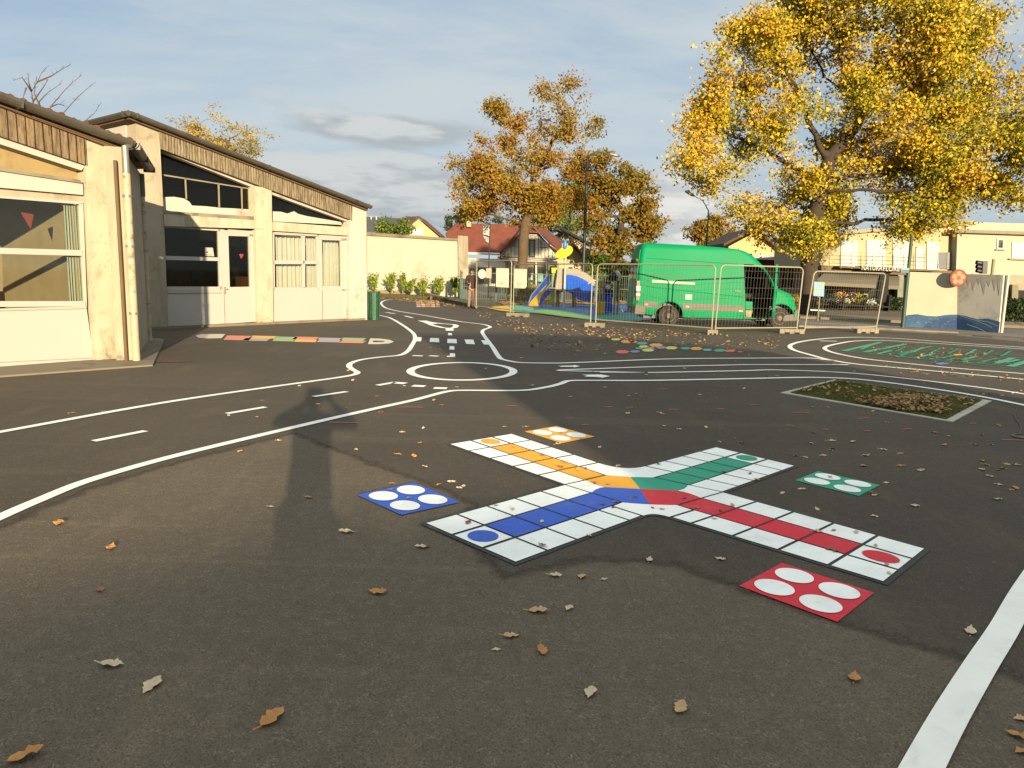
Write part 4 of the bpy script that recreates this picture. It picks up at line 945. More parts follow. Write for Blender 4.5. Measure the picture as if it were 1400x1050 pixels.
# side details
def tum(z): return -.045*max(0, z-1.15)
def side_strip(name, pix, m, th=.02, label=None, parent=van):
    P = vs(*pix); mb = MB(); mb.prism([FV.pt(s, z, tum(z)-.01) for s, z in P], FV.n*(th+.01)); return mb.build(name, m, parent, label=label)
side_strip('side_moulding', [(880, 411.5), (899, 412.8), (899.5, 421), (880.5, 420)], m_plastic)
side_strip('side_moulding', [(932, 414.5), (1016.5, 418.5), (1016.5, 426.5), (933.5, 423)], m_plastic)
m_seam = mat('panel_seam', Lc(.0, .10, .04), .6)
for k, (a, b) in enumerate([((952, 336.5), (948, 437)), ((1014.3, 343), (1017.5, 440)), ((931.8, 377), (932.6, 413)), ((928.5, 379), (930, 410))]):
    P = vs(a, b); mb = MB()
    for i in range(8):
        z0 = P[0][1]+(P[1][1]-P[0][1])*i/8; z1 = P[0][1]+(P[1][1]-P[0][1])*(i+1)/8; s0 = P[0][0]+(P[1][0]-P[0][0])*i/8; s1 = P[0][0]+(P[1][0]-P[0][0])*(i+1)/8
        o0 = tum(z0)+.003; o1 = tum(z1)+.003; 
        if z0 > 2.45: continue
        mb.poly([FV.pt(s0-.008, z0, o0), FV.pt(s0+.008, z0, o0), FV.pt(s1+.008, z1, o1), FV.pt(s1-.008, z1, o1)])
    mb.build('panel_gap', m_seam, van)
side_strip('waist_groove', [(886, 374), (928, 379), (928, 380), (886, 375)], m_seam, .004)
side_strip('waist_groove', [(932, 378), (1016, 380.5), (1016, 381.5), (932, 379)], m_seam, .004)
side_strip('slide_rail', [(891, 382.6), (950, 386.5), (950, 389.3), (891, 386)], mat('rail_cream', S(222, 220, 160), .5), .03)
mh = side_strip('door_handle', [(1004, 397), (1012, 397.4), (1012, 399.2), (1004, 398.6)], m_blackp, .05)
side_strip('fuel_flap', [(937, 402), (946, 402.6), (946, 410), (937, 409.5)], mat('van_green_b', Lc(.01, .44, .16), .35), .006)
m_am = mat('marker_amber', S(220, 130, 60), .4)
for a in ((937, 418), (1010, 424), (881, 415)):
    side_strip('side_marker', [(a[0], a[1]), (a[0]+5, a[1]+.2), (a[0]+5, a[1]+2.4), (a[0], a[1]+2)], m_am, .03)
for (a, b, rr_) in (((884, 391.5), (1015, 406), .014), ((884, 353), (1010, 361), .010)):
    A_, B_ = vs(a, b); mb = MB(); mb.tube([FV.pt(A_[0]+(B_[0]-A_[0])*u, A_[1]+(B_[1]-A_[1])*u, tum(A_[1]+(B_[1]-A_[1])*u)) for u in [k/10 for k in range(11)]], rr_, 8); mb.build('body_crease', m_van, van, smooth=True)
# wheel arch lip
for sw in (0.01, WF):
    lip = MB(); ring = [FV.pt(sw+math.cos(a)*.47, .36+math.sin(a)*.47, .004) for a in [math.pi*(k/20)*1.06-.09 for k in range(21)]]
    lip.tube(ring, .022, 6); lip.build('arch_lip', m_van, van, smooth=True)
# rear end: lights, bumper, doors
s0r, _ = span(1.2)
lt = MB()
zl = [FV.px(875, y, 0)[1] for y in (385, 391, 397.5, 401, 404.5, 410)]
lm_r = mat('lens_red', S(190, 30, 30), .25); lm_w = mat('lens_white', S(235, 225, 210), .25)
for side in (0, 1):
    oo = -.005 if side == 0 else -WV+.005; sg = 1 if side == 0 else -1
    h = MB(); FV.slab(h, [(s0r-.005, zl[5]-.01), (s0r+.12, zl[5]-.01), (s0r+.1, zl[0]+.02), (s0r+.0, zl[0]+.02)], oo-.2*sg, oo+.004*sg, sz=True); ho = h.build('tail_light', lm_r, van)
    for a, b, m in ((1, 2, lm_w), (3, 4, lm_w)):
        h = MB(); FV.slab(h, [(s0r-.012, zl[b]), (s0r+.125, zl[b]), (s0r+.12, zl[a]), (s0r-.012, zl[a])], oo-.205*sg, oo+.01*sg, sz=True); h.build('lens_band', m, ho)
bmp = MB(); sb = span(.5)[0]
FV.slab(bmp, [(sb-.10, .38), (sb+.25, .36), (sb+.28, .66), (sb-.07, .7)], -WV+.02, .012, sz=True); bmp.build('rear_bumper', m_plastic, van, bevel=.02)
rs = lambda z: span(z)[0]
for k in (0, 1):
    o0, o1 = ((-.1, -WV/2+.01) if k == 0 else (-WV/2-.01, -WV+.1)); zs = [.72, 1.2, 1.7, 2.2, 2.5]
    d = MB()
    for a, b in zip(zs[:-1], zs[1:]):
        d.prism([FV.pt(rs(a)+.02, a, o0+(tum(a) if k == 0 else 0)), FV.pt(rs(a)+.02, a, o1-(tum(a) if k == 1 else 0)), FV.pt(rs(b)+.02, b, o1-(tum(b) if k == 1 else 0)), FV.pt(rs(b)+.02, b, o0+(tum(b) if k == 0 else 0))], -FV.d*.035)
    do = d.build('rear_door', m_van, van)
    g = MB(); g.prism([FV.pt(rs(1.55)-.012, 1.55, o0+(-.08 if k == 0 else -.08)), FV.pt(rs(1.55)-.012, 1.55, o1+.08), FV.pt(rs(2.2)-.012, 2.2, o1+.08), FV.pt(rs(2.2)-.012, 2.2, o0-.08)], -FV.d*.012); g.build('window', m_glass_d, do)
# tow bar and step
tb = MB(); tb.tube([FV.pt(sb-.05, .42, -WV/2), FV.pt(sb-.35, .4, -WV/2), FV.pt(sb-.4, .5, -WV/2)], .03, 8); tb.build('tow_bar', m_steel, van, smooth=True)
# windscreen, bonnet lamp, grille, front bumper
ws = MB(); a, b = vs((1026, 349), (1060, 390)); steps = vs((1030, 349.5), (1046, 364), (1055, 378), (1061, 389.5))
for p, q in zip(steps[:-1], steps[1:]):
    ws.prism([FV.pt(p[0]+.0, p[1], -.22), FV.pt(p[0]+.0, p[1], -WV+.22), FV.pt(q[0]+.0, q[1], -WV+.16), FV.pt(q[0]+.0, q[1], -.16)], (FV.d+Vector((0, 0, .8))).normalized()*.02)
ws.build('windscreen', m_glass_d, van)
hl = MB(); p = FV.px(1084, 409, -.12); hl.lathe([(.14, -.1), (.13, .02), (.05, .06)], FV.pt(p[0]+.03, p[1]-.06, -.22), FV.d+FV.n*.6, 16)
hl.build('headlight', m_steel, van, smooth=True); hl2 = MB(); hl2.lathe([(.14, -.1), (.13, .02), (.05, .06)], FV.pt(p[0]+.03, p[1]-.06, -WV+.22), FV.d-FV.n*.6, 16); hl2.build('headlight', m_steel, van, smooth=True)
fb = MB(); e = span(.5)[1]; FV.slab(fb, [(e-.5, .24), (e-.03, .26), (e+.04, .42), (e+.04, .62), (e-.1, .64), (e-.12, .5), (e-.45, .46)], -WV+.03, .01, sz=True); fb.build('front_bumper', m_plastic, van, bevel=.03)
# underbody
ub = MB(); FV.slab(ub, [(-.8, .24), (3.5, .24), (3.5, .4), (-.8, .4)], -WV+.3, -.3, sz=True); ub.build('underbody', m_blackp, van)
# cab inside: seats, steps, dashboard, far window
m_seat = mat('seat_cloth', Lc(.03, .03, .032), .95, .2, 6)
st = MB(); sd0 = vs((1030, 420))[0][0]
FV.slab(st, [(sd0-.28, 1.0), (sd0+.3, 1.0), (sd0+.32, 1.15), (sd0-.28, 1.12)], -.8, -.28, sz=True); FV.slab(st, [(sd0-.42, 1.05), (sd0-.25, 1.1), (sd0-.36, 1.78), (sd0-.5, 1.78)], -.78, -.3, sz=True); FV.slab(st, [(sd0-.45, 1.8), (sd0-.36, 1.8), (sd0-.38, 2.0), (sd0-.48, 2.0)], -.65, -.42, sz=True)
st.build('seat', m_seat, van, bevel=.03)
bk = MB(); FV.slab(bk, vs((1019.5, 412), (1029, 412.5), (1029, 423.5), (1019.8, 423)), -.35, .0, sz=True); bk.build('door_sill_box', m_van, van)
bk = MB(); FV.slab(bk, vs((1019.8, 424), (1029, 424.4), (1027, 433.5), (1020, 433)), -.35, .005, sz=True); bk.build('entry_step', mat('step_tan', S(190, 168, 128), .8), van)
db = MB(); q = vs((1052, 400))[0]; FV.slab(db, [(q[0]-.15, 1.05), (q[0]+.35, 1.1), (q[0]+.35, 1.4), (q[0]-.05, 1.38)], -1.6, -.3, sz=True); db.build('dashboard', m_blackp, van)
stw = MB(); c = FV.pt(q[0]-.25, 1.42, -.6); stw.tube([c+FV.n*(.19*math.cos(a))+(Vector((0, 0, 1))*.8+FV.d*-.6).normalized()*(.19*math.sin(a)) for a in [2*math.pi*k/20 for k in range(21)]], .014, 6); stw.build('steering_wheel', m_blackp, van, smooth=True)
# open door (swung out, seen almost edge on)
h = FV.px(1059, 410, 0)[0]; dd = Vector((-.30, -.955, 0)).normalized(); dt = Vector((dd.y, -dd.x, 0))
hz = lambda y: FV.px(1062, y, .3)[1]
b0 = FV.pt(h, 0, .02); od = MB()
pr = [(0, .42), (.85, .42), (.95, .6), (.98, 1.3), (.93, 1.42), (.8, 2.0), (.7, 2.1), (.35, 1.85), (.02, 1.4)]
def dp_(u, z): return b0+dd*u+Vector((0, 0, z))
hole = [(.12, 1.42), (.86, 1.42), (.74, 1.98), (.68, 2.0), (.38, 1.78)]
for poly_ in ([(0, .42), (.85, .42), (.95, .6), (.98, 1.3), (.93, 1.42), (.02, 1.4)], [(.86, 1.42), (.93, 1.42), (.8, 2.0), (.74, 1.98)], [(.74, 1.98), (.8, 2.0), (.7, 2.1), (.35, 1.85), (.38, 1.78), (.68, 2.0)], [(.02, 1.4), (.12, 1.42), (.38, 1.78), (.35, 1.85)]):
    od.prism([dp_(u, z) for u, z in poly_], dt*.07)
oo = od.build('front_door', m_van, van, label='open driver door'); gl = MB(); gl.prism([dp_(u, z)+dt*.03 for u, z in hole], dt*.008); gl.build('window', m_glass, oo)
mr = MB(); mr.tube([dp_(.1, 1.35)+dt*.0, dp_(.16, 1.36)-dt*-.30], .02, 8); mr.box(dp_(.2, 1.48)+dt*.30, (.1, .18, .30), ax=(dt, dd, Vector((0, 0, 1)))); mr.build('wing_mirror', m_plastic, oo, bevel=.02)
# ------------------------------------------------------------------ temporary wire fence
m_fence = mat('fence_galvanised', S(205, 198, 170), .5, .06, 6, metal=.25)
def panel_fence(name, label, bl, br, lean=(0, 0), h=2.0, hl=None, wires=True):
    bl, br = Vector(bl), Vector(br); t = thing(name, label, 'fence panel', (bl+br)/2, 0, 'temporary wire fence panels in front of the van')
    d = (br-bl).normalized(); upv = Vector((lean[0], lean[1], math.sqrt(1-lean[0]**2-lean[1]**2))); L = (br-bl).length; z0 = .16
    f = lambda u, v: bl+d*u+upv*v
    r = .15; path = [f(0, z0-.1), f(0, h-r)]+[f(r-r*math.cos(a), h-r+r*math.sin(a)) for a in [math.pi/2*k/6 for k in range(1, 7)]]+[f(L-r, h)]+[f(L-r+r*math.sin(a), h-r+r*math.cos(a)) for a in [math.pi/2*k/6 for k in range(1, 7)]]+[f(L, z0-.1)]
    mb = MB().tube(path, .022, 8); mb.tube([f(0, z0), f(L, z0)], .02, 8)
    mb.build('frame', m_fence, t, smooth=True)
    if wires:
        mb = MB(); n = int(L/.11)
        for k in range(1, n): mb.tube([f(L*k/n, z0), f(L*k/n, h-.01)], .0026, 3, cap=False)
        for v in (.45, .75, 1.05, 1.35, 1.65, 1.85): mb.tube([f(0, v), f(L, v)], .0026, 3, cap=False)
        mb.build('wire_mesh', m_fence, t)
    return t
def foot(c, L, az, label):
    t = MB(); d = Vector((math.cos(az), math.sin(az), 0)); n = Vector((-d.y, d.x, 0)); c = Vector(c)
    for k in range(5):
        u = (k-2)*L/5
        t.box(c+d*u+Vector((0, 0, .07 if k % 2 == 0 else .09)), (L/5, .22, .14 if k % 2 == 0 else .10), ax=(d, n, Vector((0, 0, 1))))
    t.build('concrete_block', m_conc, label=label, cat='concrete block', group='concrete feet of the wire fence', bevel=.012, origin=c)
p0, p1, p2, p3, p4, p5 = G(651, 423.2), G(701.5, 429), G(810.5, 443.5), G(975, 456), G(1094, 455), G(1197, 453)
panel_fence('wire_fence', 'farthest short wire panel beside the person by the cream wall', p0, p1-Vector((.1, 0, 0)), h=2.15)
panel_fence('wire_fence', 'long wire panel in front of the yellow slide and blue play panel', p1, p2-Vector((.08, 0, 0)))
panel_fence('wire_fence', 'wire panel in front of the rear half of the green van', p2+Vector((.09, 0, 0)), p3-Vector((.05, 0, 0)))
panel_fence('wire_fence', 'wire panel in front of the van cab with its open door', p3+Vector((.05, 0, 0)), p4-Vector((.12, 0, 0)), lean=(.03, 0))
panel_fence('wire_fence', 'leaning wire panel between the oak trunk and the mural wall', p4+Vector((.1, -.05, 0)), p5, lean=(.085, 0), h=1.9)
foot(G(708, 433), .9, -.5, 'concrete foot under the joint near the slide'); foot(G(813, 447.5), .62, -.35, 'concrete foot in the leaves between slide and van')
foot(G(973, 457.5), .3, 0, 'small concrete foot before the van side'); foot(G(1081, 456), .75, .0, 'long concrete foot before the van front wheel'); foot(G(1184, 455.5), .72, .1, 'notched concrete foot left of the mural wall')
# tape knot on a joint
kn = MB(); q = D(808, 386, p2.y-.05)
kn.tube([q+Vector((-.1, 0, -.05)), q+Vector((-.02, -.02, .01)), q+Vector((.08, 0, .07)), q+Vector((.16, 0, .06))], [.02, .045, .04, .015], 7); kn.build('cloth_knot', mat('cloth_pink', S(220, 195, 175), .9), label='pale cloth knot tied where two wire panels meet', cat='cloth', smooth=True, origin=q)
# ------------------------------------------------------------------ playground
def HF(Y): return Frame((-200, Y), (200, Y))
m_yel = mat('plastic_yellow', S(255, 200, 10), .6, .05, 2, spec=.2); m_blu = mat('plastic_blue', S(10, 104, 235), .7, .06, 2, spec=.12); m_dbl = mat('plastic_dark_blue', S(16, 50, 170), .7, spec=.15)
m_lime = mat('plastic_lime', S(215, 250, 10), .6, spec=.2); m_greyp = mat('plastic_grey', S(168, 160, 142), .6, .06, 2); m_brown = mat('plastic_brown', S(130, 84, 50), .6); m_redp = mat('plastic_red', S(190, 60, 35), .5); m_grn = mat('plastic_green', S(90, 130, 30), .5)
m_ry = ground_paint('rubber_yellow', S(225, 180, 40), .3); m_rg = ground_paint('rubber_green', S(104, 168, 84), .3); m_rb = ground_paint('rubber_blue', S(24, 90, 150), .3); m_rt = ground_paint('rubber_teal', S(20, 120, 100), .3); m_rlb = ground_paint('rubber_sky', S(80, 160, 175), .3)
flat('play_surface', [(692, 418), (740, 415.5), (830, 414), (900, 418), (890, 438), (860, 440), (812, 439), (808, 437.5), (740, 430), (695, 427)], .03, m_rb, kind='structure')
flat('play_surface', [(665.5, 422), (676, 419.8), (694, 418.6), (698, 422.5), (697, 427), (684, 425.8)], .034, m_ry, kind='structure')
flat('play_surface', [(694, 418.6), (716, 419), (730, 422), (728, 425.5), (742, 424.2), (768, 425.6), (808, 433), (809, 438), (770, 434.6), (740, 430.2), (697, 427.2), (700, 423)], .038, m_rg, kind='structure')
flat('play_surface', [(704, 423), (716, 422), (730, 424.5), (728, 427.5), (712, 427.8), (702, 426)], .042, m_rlb, kind='structure')
flat('play_surface', [(812, 431.5), (850, 431), (880, 433.5), (876, 440.5), (812, 439.5)], .042, m_rt, kind='structure')
Yp = 36.6; FP_ = HF(Yp)
T = thing('play_tower', 'climbing tower with yellow and blue slide, curved blue panel and lime leaf on top', 'play structure', FP_.pt(*FP_.px(765, 420)[:1], 0, 0))
def ps(name, pix, o0, o1, m, F=FP_, par=T, bevel=.01): mb = MB(); F.slab(mb, pix, o0, o1); return mb.build(name, m, par, bevel=bevel)
ps('curved_panel', [(772, 375.5), (781, 376), (789, 378), (796, 381), (804, 385.5), (812, 391), (811, 413), (800, 412), (790, 409.5), (785, 401), (779, 397.5), (771, 395.5)], -.05, .1, m_blu)
rb = MB()
for k in range(9): FP_.slab(rb, [(776+k*4, 377.5+k*1.6), (777+k*4, 377.7+k*1.6), (777+k*4, 397+k*2), (776+k*4, 396+k*2)], .1, .14)
rb.build('panel_ribs', m_blu, T)
ps('grey_arch_panel', [(763, 367), (778, 367.3), (790, 368.5), (801, 373), (809, 379), (814, 386), (812, 391), (804, 385.5), (796, 381), (789, 378), (781, 376), (772, 375.5), (771, 395.5), (759, 396), (760, 385)], -.15, -.03, m_greyp)
for x in (760, 782): ps('arch_leg', [(x, 396), (x+5, 396), (x+5, 421), (x, 420.5)], -.3, -.2, m_brown)
ps('arch_top', [(760, 395), (787, 397.5), (787, 401), (783, 402), (775, 398.5), (767, 399.5), (764, 403), (760, 404)], -.3, -.2, m_brown)
for y in (411, 414.5, 418): ps('rail', [(787, y), (812, y+1.6), (812, y+2.6), (787, y+1)], -.5, -.44, m_redp)
ps('deck', [(748, 392.5), (790, 395), (790, 397), (748, 394.5)], -1.3, -.1, m_brown)
pm = MB(); b = FP_.pt(FP_.px(770.5, 421.5)[0], 0, .2); tp_ = D(770.5, 350, Yp-.2); pm.tube([b, Vector((b.x, b.y, tp_.z))], .055, 12); pm.build('mast', mat('mast_white', S(225, 218, 200), .5), T, smooth=True)
for x in (757.5, 788): 
    pm = MB(); b = FP_.pt(FP_.px(x, 420)[0], 0, -1.2); pm.tube([b, b+Vector((0, 0, 1.9))], .06, 12); pm.build('post', m_greyp, T, smooth=True)
ps('lime_post', [(754, 366), (762, 366.2), (761.8, 373.5), (754.4, 373.3)], -.6, -.4, m_lime); ps('green_post', [(755, 373), (761, 373.4), (760, 396), (754, 396)], -.6, -.45, m_grn); ps('lime_foot', [(752.5, 400), (758.5, 400), (758, 417), (752, 416)], -.6, -.45, m_lime)
lf = MB(); c = D(771, 345, Yp-.2); A = Vector((math.cos(.5), 0, math.sin(.5))); Bv = Vector((-math.sin(.5), 0, math.cos(.5)))
lf.prism([c+A*(.46*math.cos(a))+Bv*(.25*math.sin(a)*(1+.2*math.cos(a))) for a in [2*math.pi*k/28 for k in range(28)]], (0, -.06, 0)); lf.build('leaf_top', m_lime, T, bevel=.01)
bf = MB(); c = D(772.5, 335, Yp-.3)
bf.lathe([(.03, -.2), (.09, -.12), (.11, 0), (.08, .1), (.09, .16), (.04, .22)], c, (0, 0, 1), 14)
for sgn_ in (-1, 1): bf.tube([c+Vector((.04*sgn_, 0, .2)), c+Vector((.1*sgn_, 0, .30))], [.035, .03], 8); bf.box(c+Vector((.1*sgn_, 0, -.02)), (.09, .04, .2))
bf.build('blue_topper', mat('plastic_sky_blue', S(90, 150, 220), .5), T, smooth=True)
# slide
top = D(756, 392, 37.9); bot = G(731.5, 421.2); top.z = 1.22
sd_ = Vector((bot.x-top.x, bot.y-top.y, 0)); cr = Vector((1, .12, 0)).normalized()*.24
path = [top+Vector((0, .3, .0)), top, top.lerp(Vector((bot.x, bot.y, .3)), .5), top.lerp(Vector((bot.x, bot.y, .3)), .93), Vector((bot.x, bot.y, .16))+sd_.normalized()*.2]
mb = MB(); pts = [p+c*cr.length/cr.length for p in path for c in (-cr, cr)]
mb.add([p+Vector((0, 0, 0)) for p in pts]+[p-Vector((0, 0, .06)) for p in pts], [(2*i, 2*i+1, 2*i+3, 2*i+2) for i in range(4)]+[(10+2*i, 12+2*i, 13+2*i, 11+2*i) for i in range(4)])
mb.build('slide_bed', m_yel, T)
for sgn_ in (-1, 1):
    mb = MB(); q = [p+cr*sgn_ for p in path]; hh = [.5, .45, .32, .26, .12]
    for i in range(4): mb.prism([q[i]-Vector((0, 0, .08)), q[i+1]-Vector((0, 0, .08)), q[i+1]+Vector((0, 0, hh[i+1])), q[i]+Vector((0, 0, hh[i]))], cr.normalized()*.04*sgn_)
    mb.build('slide_side', m_blu, T)
    mb = MB().tube([q[0]+Vector((0, 0, 1.0)), q[1]+Vector((0, -.05, .85)), q[1]+Vector((0, 0, .48)), q[2]+Vector((0, 0, .34)), q[3]+Vector((0, 0, .28)), q[4]+Vector((0, 0, .1))], .025, 8); mb.build('slide_rail', m_greyp, T, smooth=True)
mb = MB(); mb.tube([path[1]-cr+Vector((0, 0, .85)), path[1]+cr+Vector((0, 0, .85))], .02, 8); mb.build('cross_bar', m_steel, T)
for i, q in enumerate((path[3]-cr, path[3]+cr)): MB().tube([q, Vector((q.x, q.y, 0))], .03, 8).build('slide_foot', m_steel, T)
# playhouse
Yh = 30.6; FH = HF(Yh)
T2 = thing('playhouse', 'small grey gabled playhouse with short yellow and blue slide behind the wire fence', 'play structure', FH.pt(FH.px(832, 428)[0], 0, 0))
def ph(name, pix, o0, o1, m): mb = MB(); FH.slab(mb, pix, o0, o1); return mb.build(name, m, T2, bevel=.008)
for x, o in ((819.5, 0), (839.5, .1), (848, -.7), (827, -.7)):
    mb = MB(); b = FH.pt(FH.px(x, 420)[0], 0, o); mb.tube([b, b+Vector((0, 0, 1.42))], .055, 10); mb.build('post', m_greyp, T2, smooth=True)
ph('gable', [(830, 379.5), (839.7, 371.4), (845.5, 379.5), (843.5, 384), (832, 384)], -.06, 0, m_dark)
rf = MB()
a0, a1, a2 = D(829, 380.5, Yh-.1), D(839.7, 371, Yh-.1), D(846.5, 381, Yh-.1)
for u, v in ((a0, a1), (a1, a2)): rf.prism([u, v, v+Vector((.35, 1.3, 0)), u+Vector((.35, 1.3, 0))], (0, 0, .04))
rf.build('roof', m_greyp, T2)
ph('back_wall', [(823, 385), (836, 385), (837, 427), (824, 427)], -.75, -.7, m_dbl); ph('side_panel', [(842, 384), (847, 384), (846, 412), (842, 412)], -.6, -.55, m_grn)
ph('grey_panel', [(822, 388), (838, 388), (838, 394), (822, 393)], -.4, -.35, m_greyp); ph('slide_side', [(815, 404), (820, 400), (823.5, 402), (823, 412), (814.5, 416)], -.1, -.05, m_dbl)
ph('slide_bed', [(817.5, 412.5), (827.5, 412.5), (827, 425), (824.5, 429.5), (813, 429.5), (813.5, 421)], -.05, .05, m_yel)
ph('slide_side', [(827, 412), (830, 405), (837, 401.5), (837, 428), (827, 428.5)], -.02, .04, m_blu)
bl = MB(); bl.lathe([(.07, -.05), (.1, 0), (.07, .05)], D(831.5, 393, Yh-.4), (0, -1, 0), 16); bl.build('play_disc', mat('disc_cream', S(225, 220, 170), .6), T2, smooth=True)
# ------------------------------------------------------------------ green boundary railing and gate boards
m_rail = mat('railing_green', S(40, 84, 66), .6, .15, 4); m_mesh = mat('mesh_green', S(60, 92, 70), .7, .15, 4)
Yf = 42.0
def xz(px, Y): return D(px, 400, Y).x
def railing(label, x0, x1, Y0_, Y1_, h, cols, name='green_railing'):
    a = Vector((xz(x0, Y0_), Y0_, 0)); b = Vector((xz(x1, Y1_), Y1_, 0)); t = thing(name, label, 'fence', (a+b)/2); L = (b-a).length; d = (b-a)/L
    for k in range(cols+1): MB().box(a+d*L*k/cols+Vector((0, 0, h/2)), (.08, .08, h)).build('post', m_rail, t)
    mb = MB(); n = int(L/.12)
    for k in range(n): mb.box(a+d*(L*(k+.5)/n)+Vector((0, 0, h*.5)), (.022, .022, h*.86))
    for z in (h*.08, h*.5, h*.93): mb.box((a+b)/2+Vector((0, 0, z)), (L, .035, .035), rz=math.atan2(d.y, d.x))
    mb.build('bars', m_rail, t); return t
railing('green barred railing running from the cream wall behind the play tower', 633, 860, 43, 43, 1.75, 5)
g = railing('dark green gate with lower solid panel beside the cream wall', 629.5, 647, 41.2, 41.2, 1.75, 1, name='entrance_gate')
mb = MB(); F_ = HF(41.2); F_.slab(mb, [(631, 395), (641, 395.4), (640, 410), (630.5, 409.5)], -.02, .02); mb.build('lower_panel', m_rail, g)
nb_ = mat('board_white', S(226, 222, 190), .7, .03, 2); nf = mat('board_frame', S(200, 194, 160), .6)
F_ = HF(41)
def notice(pix, m, label, feet=True, Y=41.0, grp=None):
    F = HF(Y); s = [F.px(*p)[0] for p in pix]; c = sum(s)/len(s); t = thing('notice_board', label, 'notice', F.pt(c, 0, 0), group=grp)
    mb = MB(); F.slab(mb, pix, -.02, .02); mb.build('panel', m, t)
    return t, F
for pix, lab in (([(678.5, 366.8), (696, 367.5), (695.5, 393.5), (678, 392.5)], 'large white notice panel on the railing, left of the pair'), ([(703, 367.8), (720.5, 368.3), (720, 394.5), (702.5, 394)], 'large white notice panel on the railing, right of the pair beside the tree trunk')):
    t, F = notice(pix, nb_, lab); x0, y0 = pix[0]; x1, y1 = pix[2]
    for a, b in (((x0, y0), (x1, y0+.8)), ((x0, y1-2), (x1, y1-1))):
        mb = MB(); F.slab(mb, [(a[0]-.5, a[1]-.6), (b[0]+.5, b[1]-.6), (b[0]+.5, b[1]+.6), (a[0]-.5, a[1]+.6)], .02, .05); mb.build('frame_bar', nf, t)
    for xx in (x0+3, x1-3): 
        mb = MB(); q = F.pt(F.px(xx, 400)[0], 0, -.06); mb.tube([q, q+Vector((0, 0, 1.9))], .03, 8); mb.build('leg', m_rail, t)
    mb = MB(); 
    for k in range(5): F.slab(mb, [(x0+3, y1-4.2-k*1.1), (x0+9+(k*3) % 5, y1-4-k*1.1), (x0+9+(k*3) % 5, y1-3.6-k*1.1), (x0+3, y1-3.8-k*1.1)], .02, .024)
    mb.build('print_lines', m_plastic, t)
def small_notice(pix, m, lab, Y=40.9):
    F = HF(Y); mb = MB(); F.slab(mb, pix, -.01, .015); mb.build('poster', m, label=lab, cat='poster', origin=F.pt(*F.px(*pix[0]), 0))
small_notice([(659+5.4*math.cos(a), 374.6+6.4*math.sin(a)) for a in [2*math.pi*k/20 for k in range(20)]], mat('poster_white', S(240, 238, 222), .7), 'round white sign hanging on the green railing')
small_notice([(664.8, 366.8), (672, 367), (671.8, 380.5), (664, 380)], mat('poster_pink', S(222, 190, 160), .7), 'pink poster on the railing beside the round sign')
small_notice([(633, 367), (640.5, 367.2), (640, 381), (632.5, 380.8)], mat('poster_grey', S(196, 180, 160), .7), 'greyish poster on the gate behind the person')
# feather flag
Yg = 50
t = thing('feather_flag', 'white feather flag with black vertical lettering in front of the red roof', 'banner', Vector((xz(668.5, Yg), Yg, 0)))
F = HF(Yg); mb = MB(); a = D(668.6, 356, Yg); top = D(670, 303, Yg); mb.tube([Vector((a.x, a.y, 0)), a, D(669, 331, Yg), top], [.05, .045, .03, .02], 8); mb.build('pole', m_blackp, t, smooth=True)
fl = MB(); F.slab(fl, [(670, 304.5), (664, 305), (660.6, 309), (660, 316), (661, 323), (664.5, 329.5), (668, 332), (669.5, 320)], -.01, .01); fo = fl.build('sail', mat('flag_white', S(225, 222, 210), .8), t)
gl_ = MB()
for k, y in enumerate((307.5, 312, 316.5, 321, 325.5)):
    F.slab(gl_, [(663.2, y), (667.2, y+.3), (667.2, y+1.0), (663.2, y+.7)], .01, .014); F.slab(gl_, [(663.4+(k % 2)*3, y+.8), (664.4+(k % 2)*3, y+.8), (664.4+(k % 2)*3, y+3), (663.4+(k % 2)*3, y+3)], .01, .014)
gl_.build('lettering', m_blackp, fo)
# ------------------------------------------------------------------ houses beyond
m_plas = mat('house_plaster', S(255, 248, 225), .9, .06, 1, grime=S(170, 150, 110), gs=.4); m_plas2 = mat('house_cream', S(236, 212, 150), .9, .05, 1); m_tim = mat('timber_dark', S(78, 56, 36), .85)
m_rr = mat('roof_red', S(146, 74, 50), .9, .18, 1.5, .5, 12, grime=S(120, 66, 46), gs=.5); m_rbn = mat('roof_brown', S(104, 74, 50), .9, .15, 1.5, .5, 12); m_slate = mat('roof_slate', S(96, 98, 96), .8, .12, 1.5); m_shut = mat('shutter_white', S(226, 228, 224), .6, .04, 2)
Yt = 92; FT = HF(Yt); hs = thing('timbered_house', 'half timbered house with steep red tiled roof behind the middle tree', 'house', FT.pt(FT.px(720, 400)[0], 0, 0))
def hb_(F, par, name, pix, o0, o1, m, label=None): mb = MB(); F.slab(mb, pix, o0, o1); return mb.build(name, m, par, label=label)
hb_(FT, hs, 'gable_wall', [(686, 353), (686, 346), (716, 318), (736, 318), (761, 347), (761, 356)], -.3, 0, m_plas)
hb_(FT, hs, 'ground_wall', [(624, 352), (762, 357), (762, 412), (624, 408)], -.4, -.3, m_plas)
hb_(FT, hs, 'porch_shade', [(690, 357), (760, 360), (760, 402), (690, 400)], -.3, -.28, mat('porch_grey', S(128, 120, 100), .9))
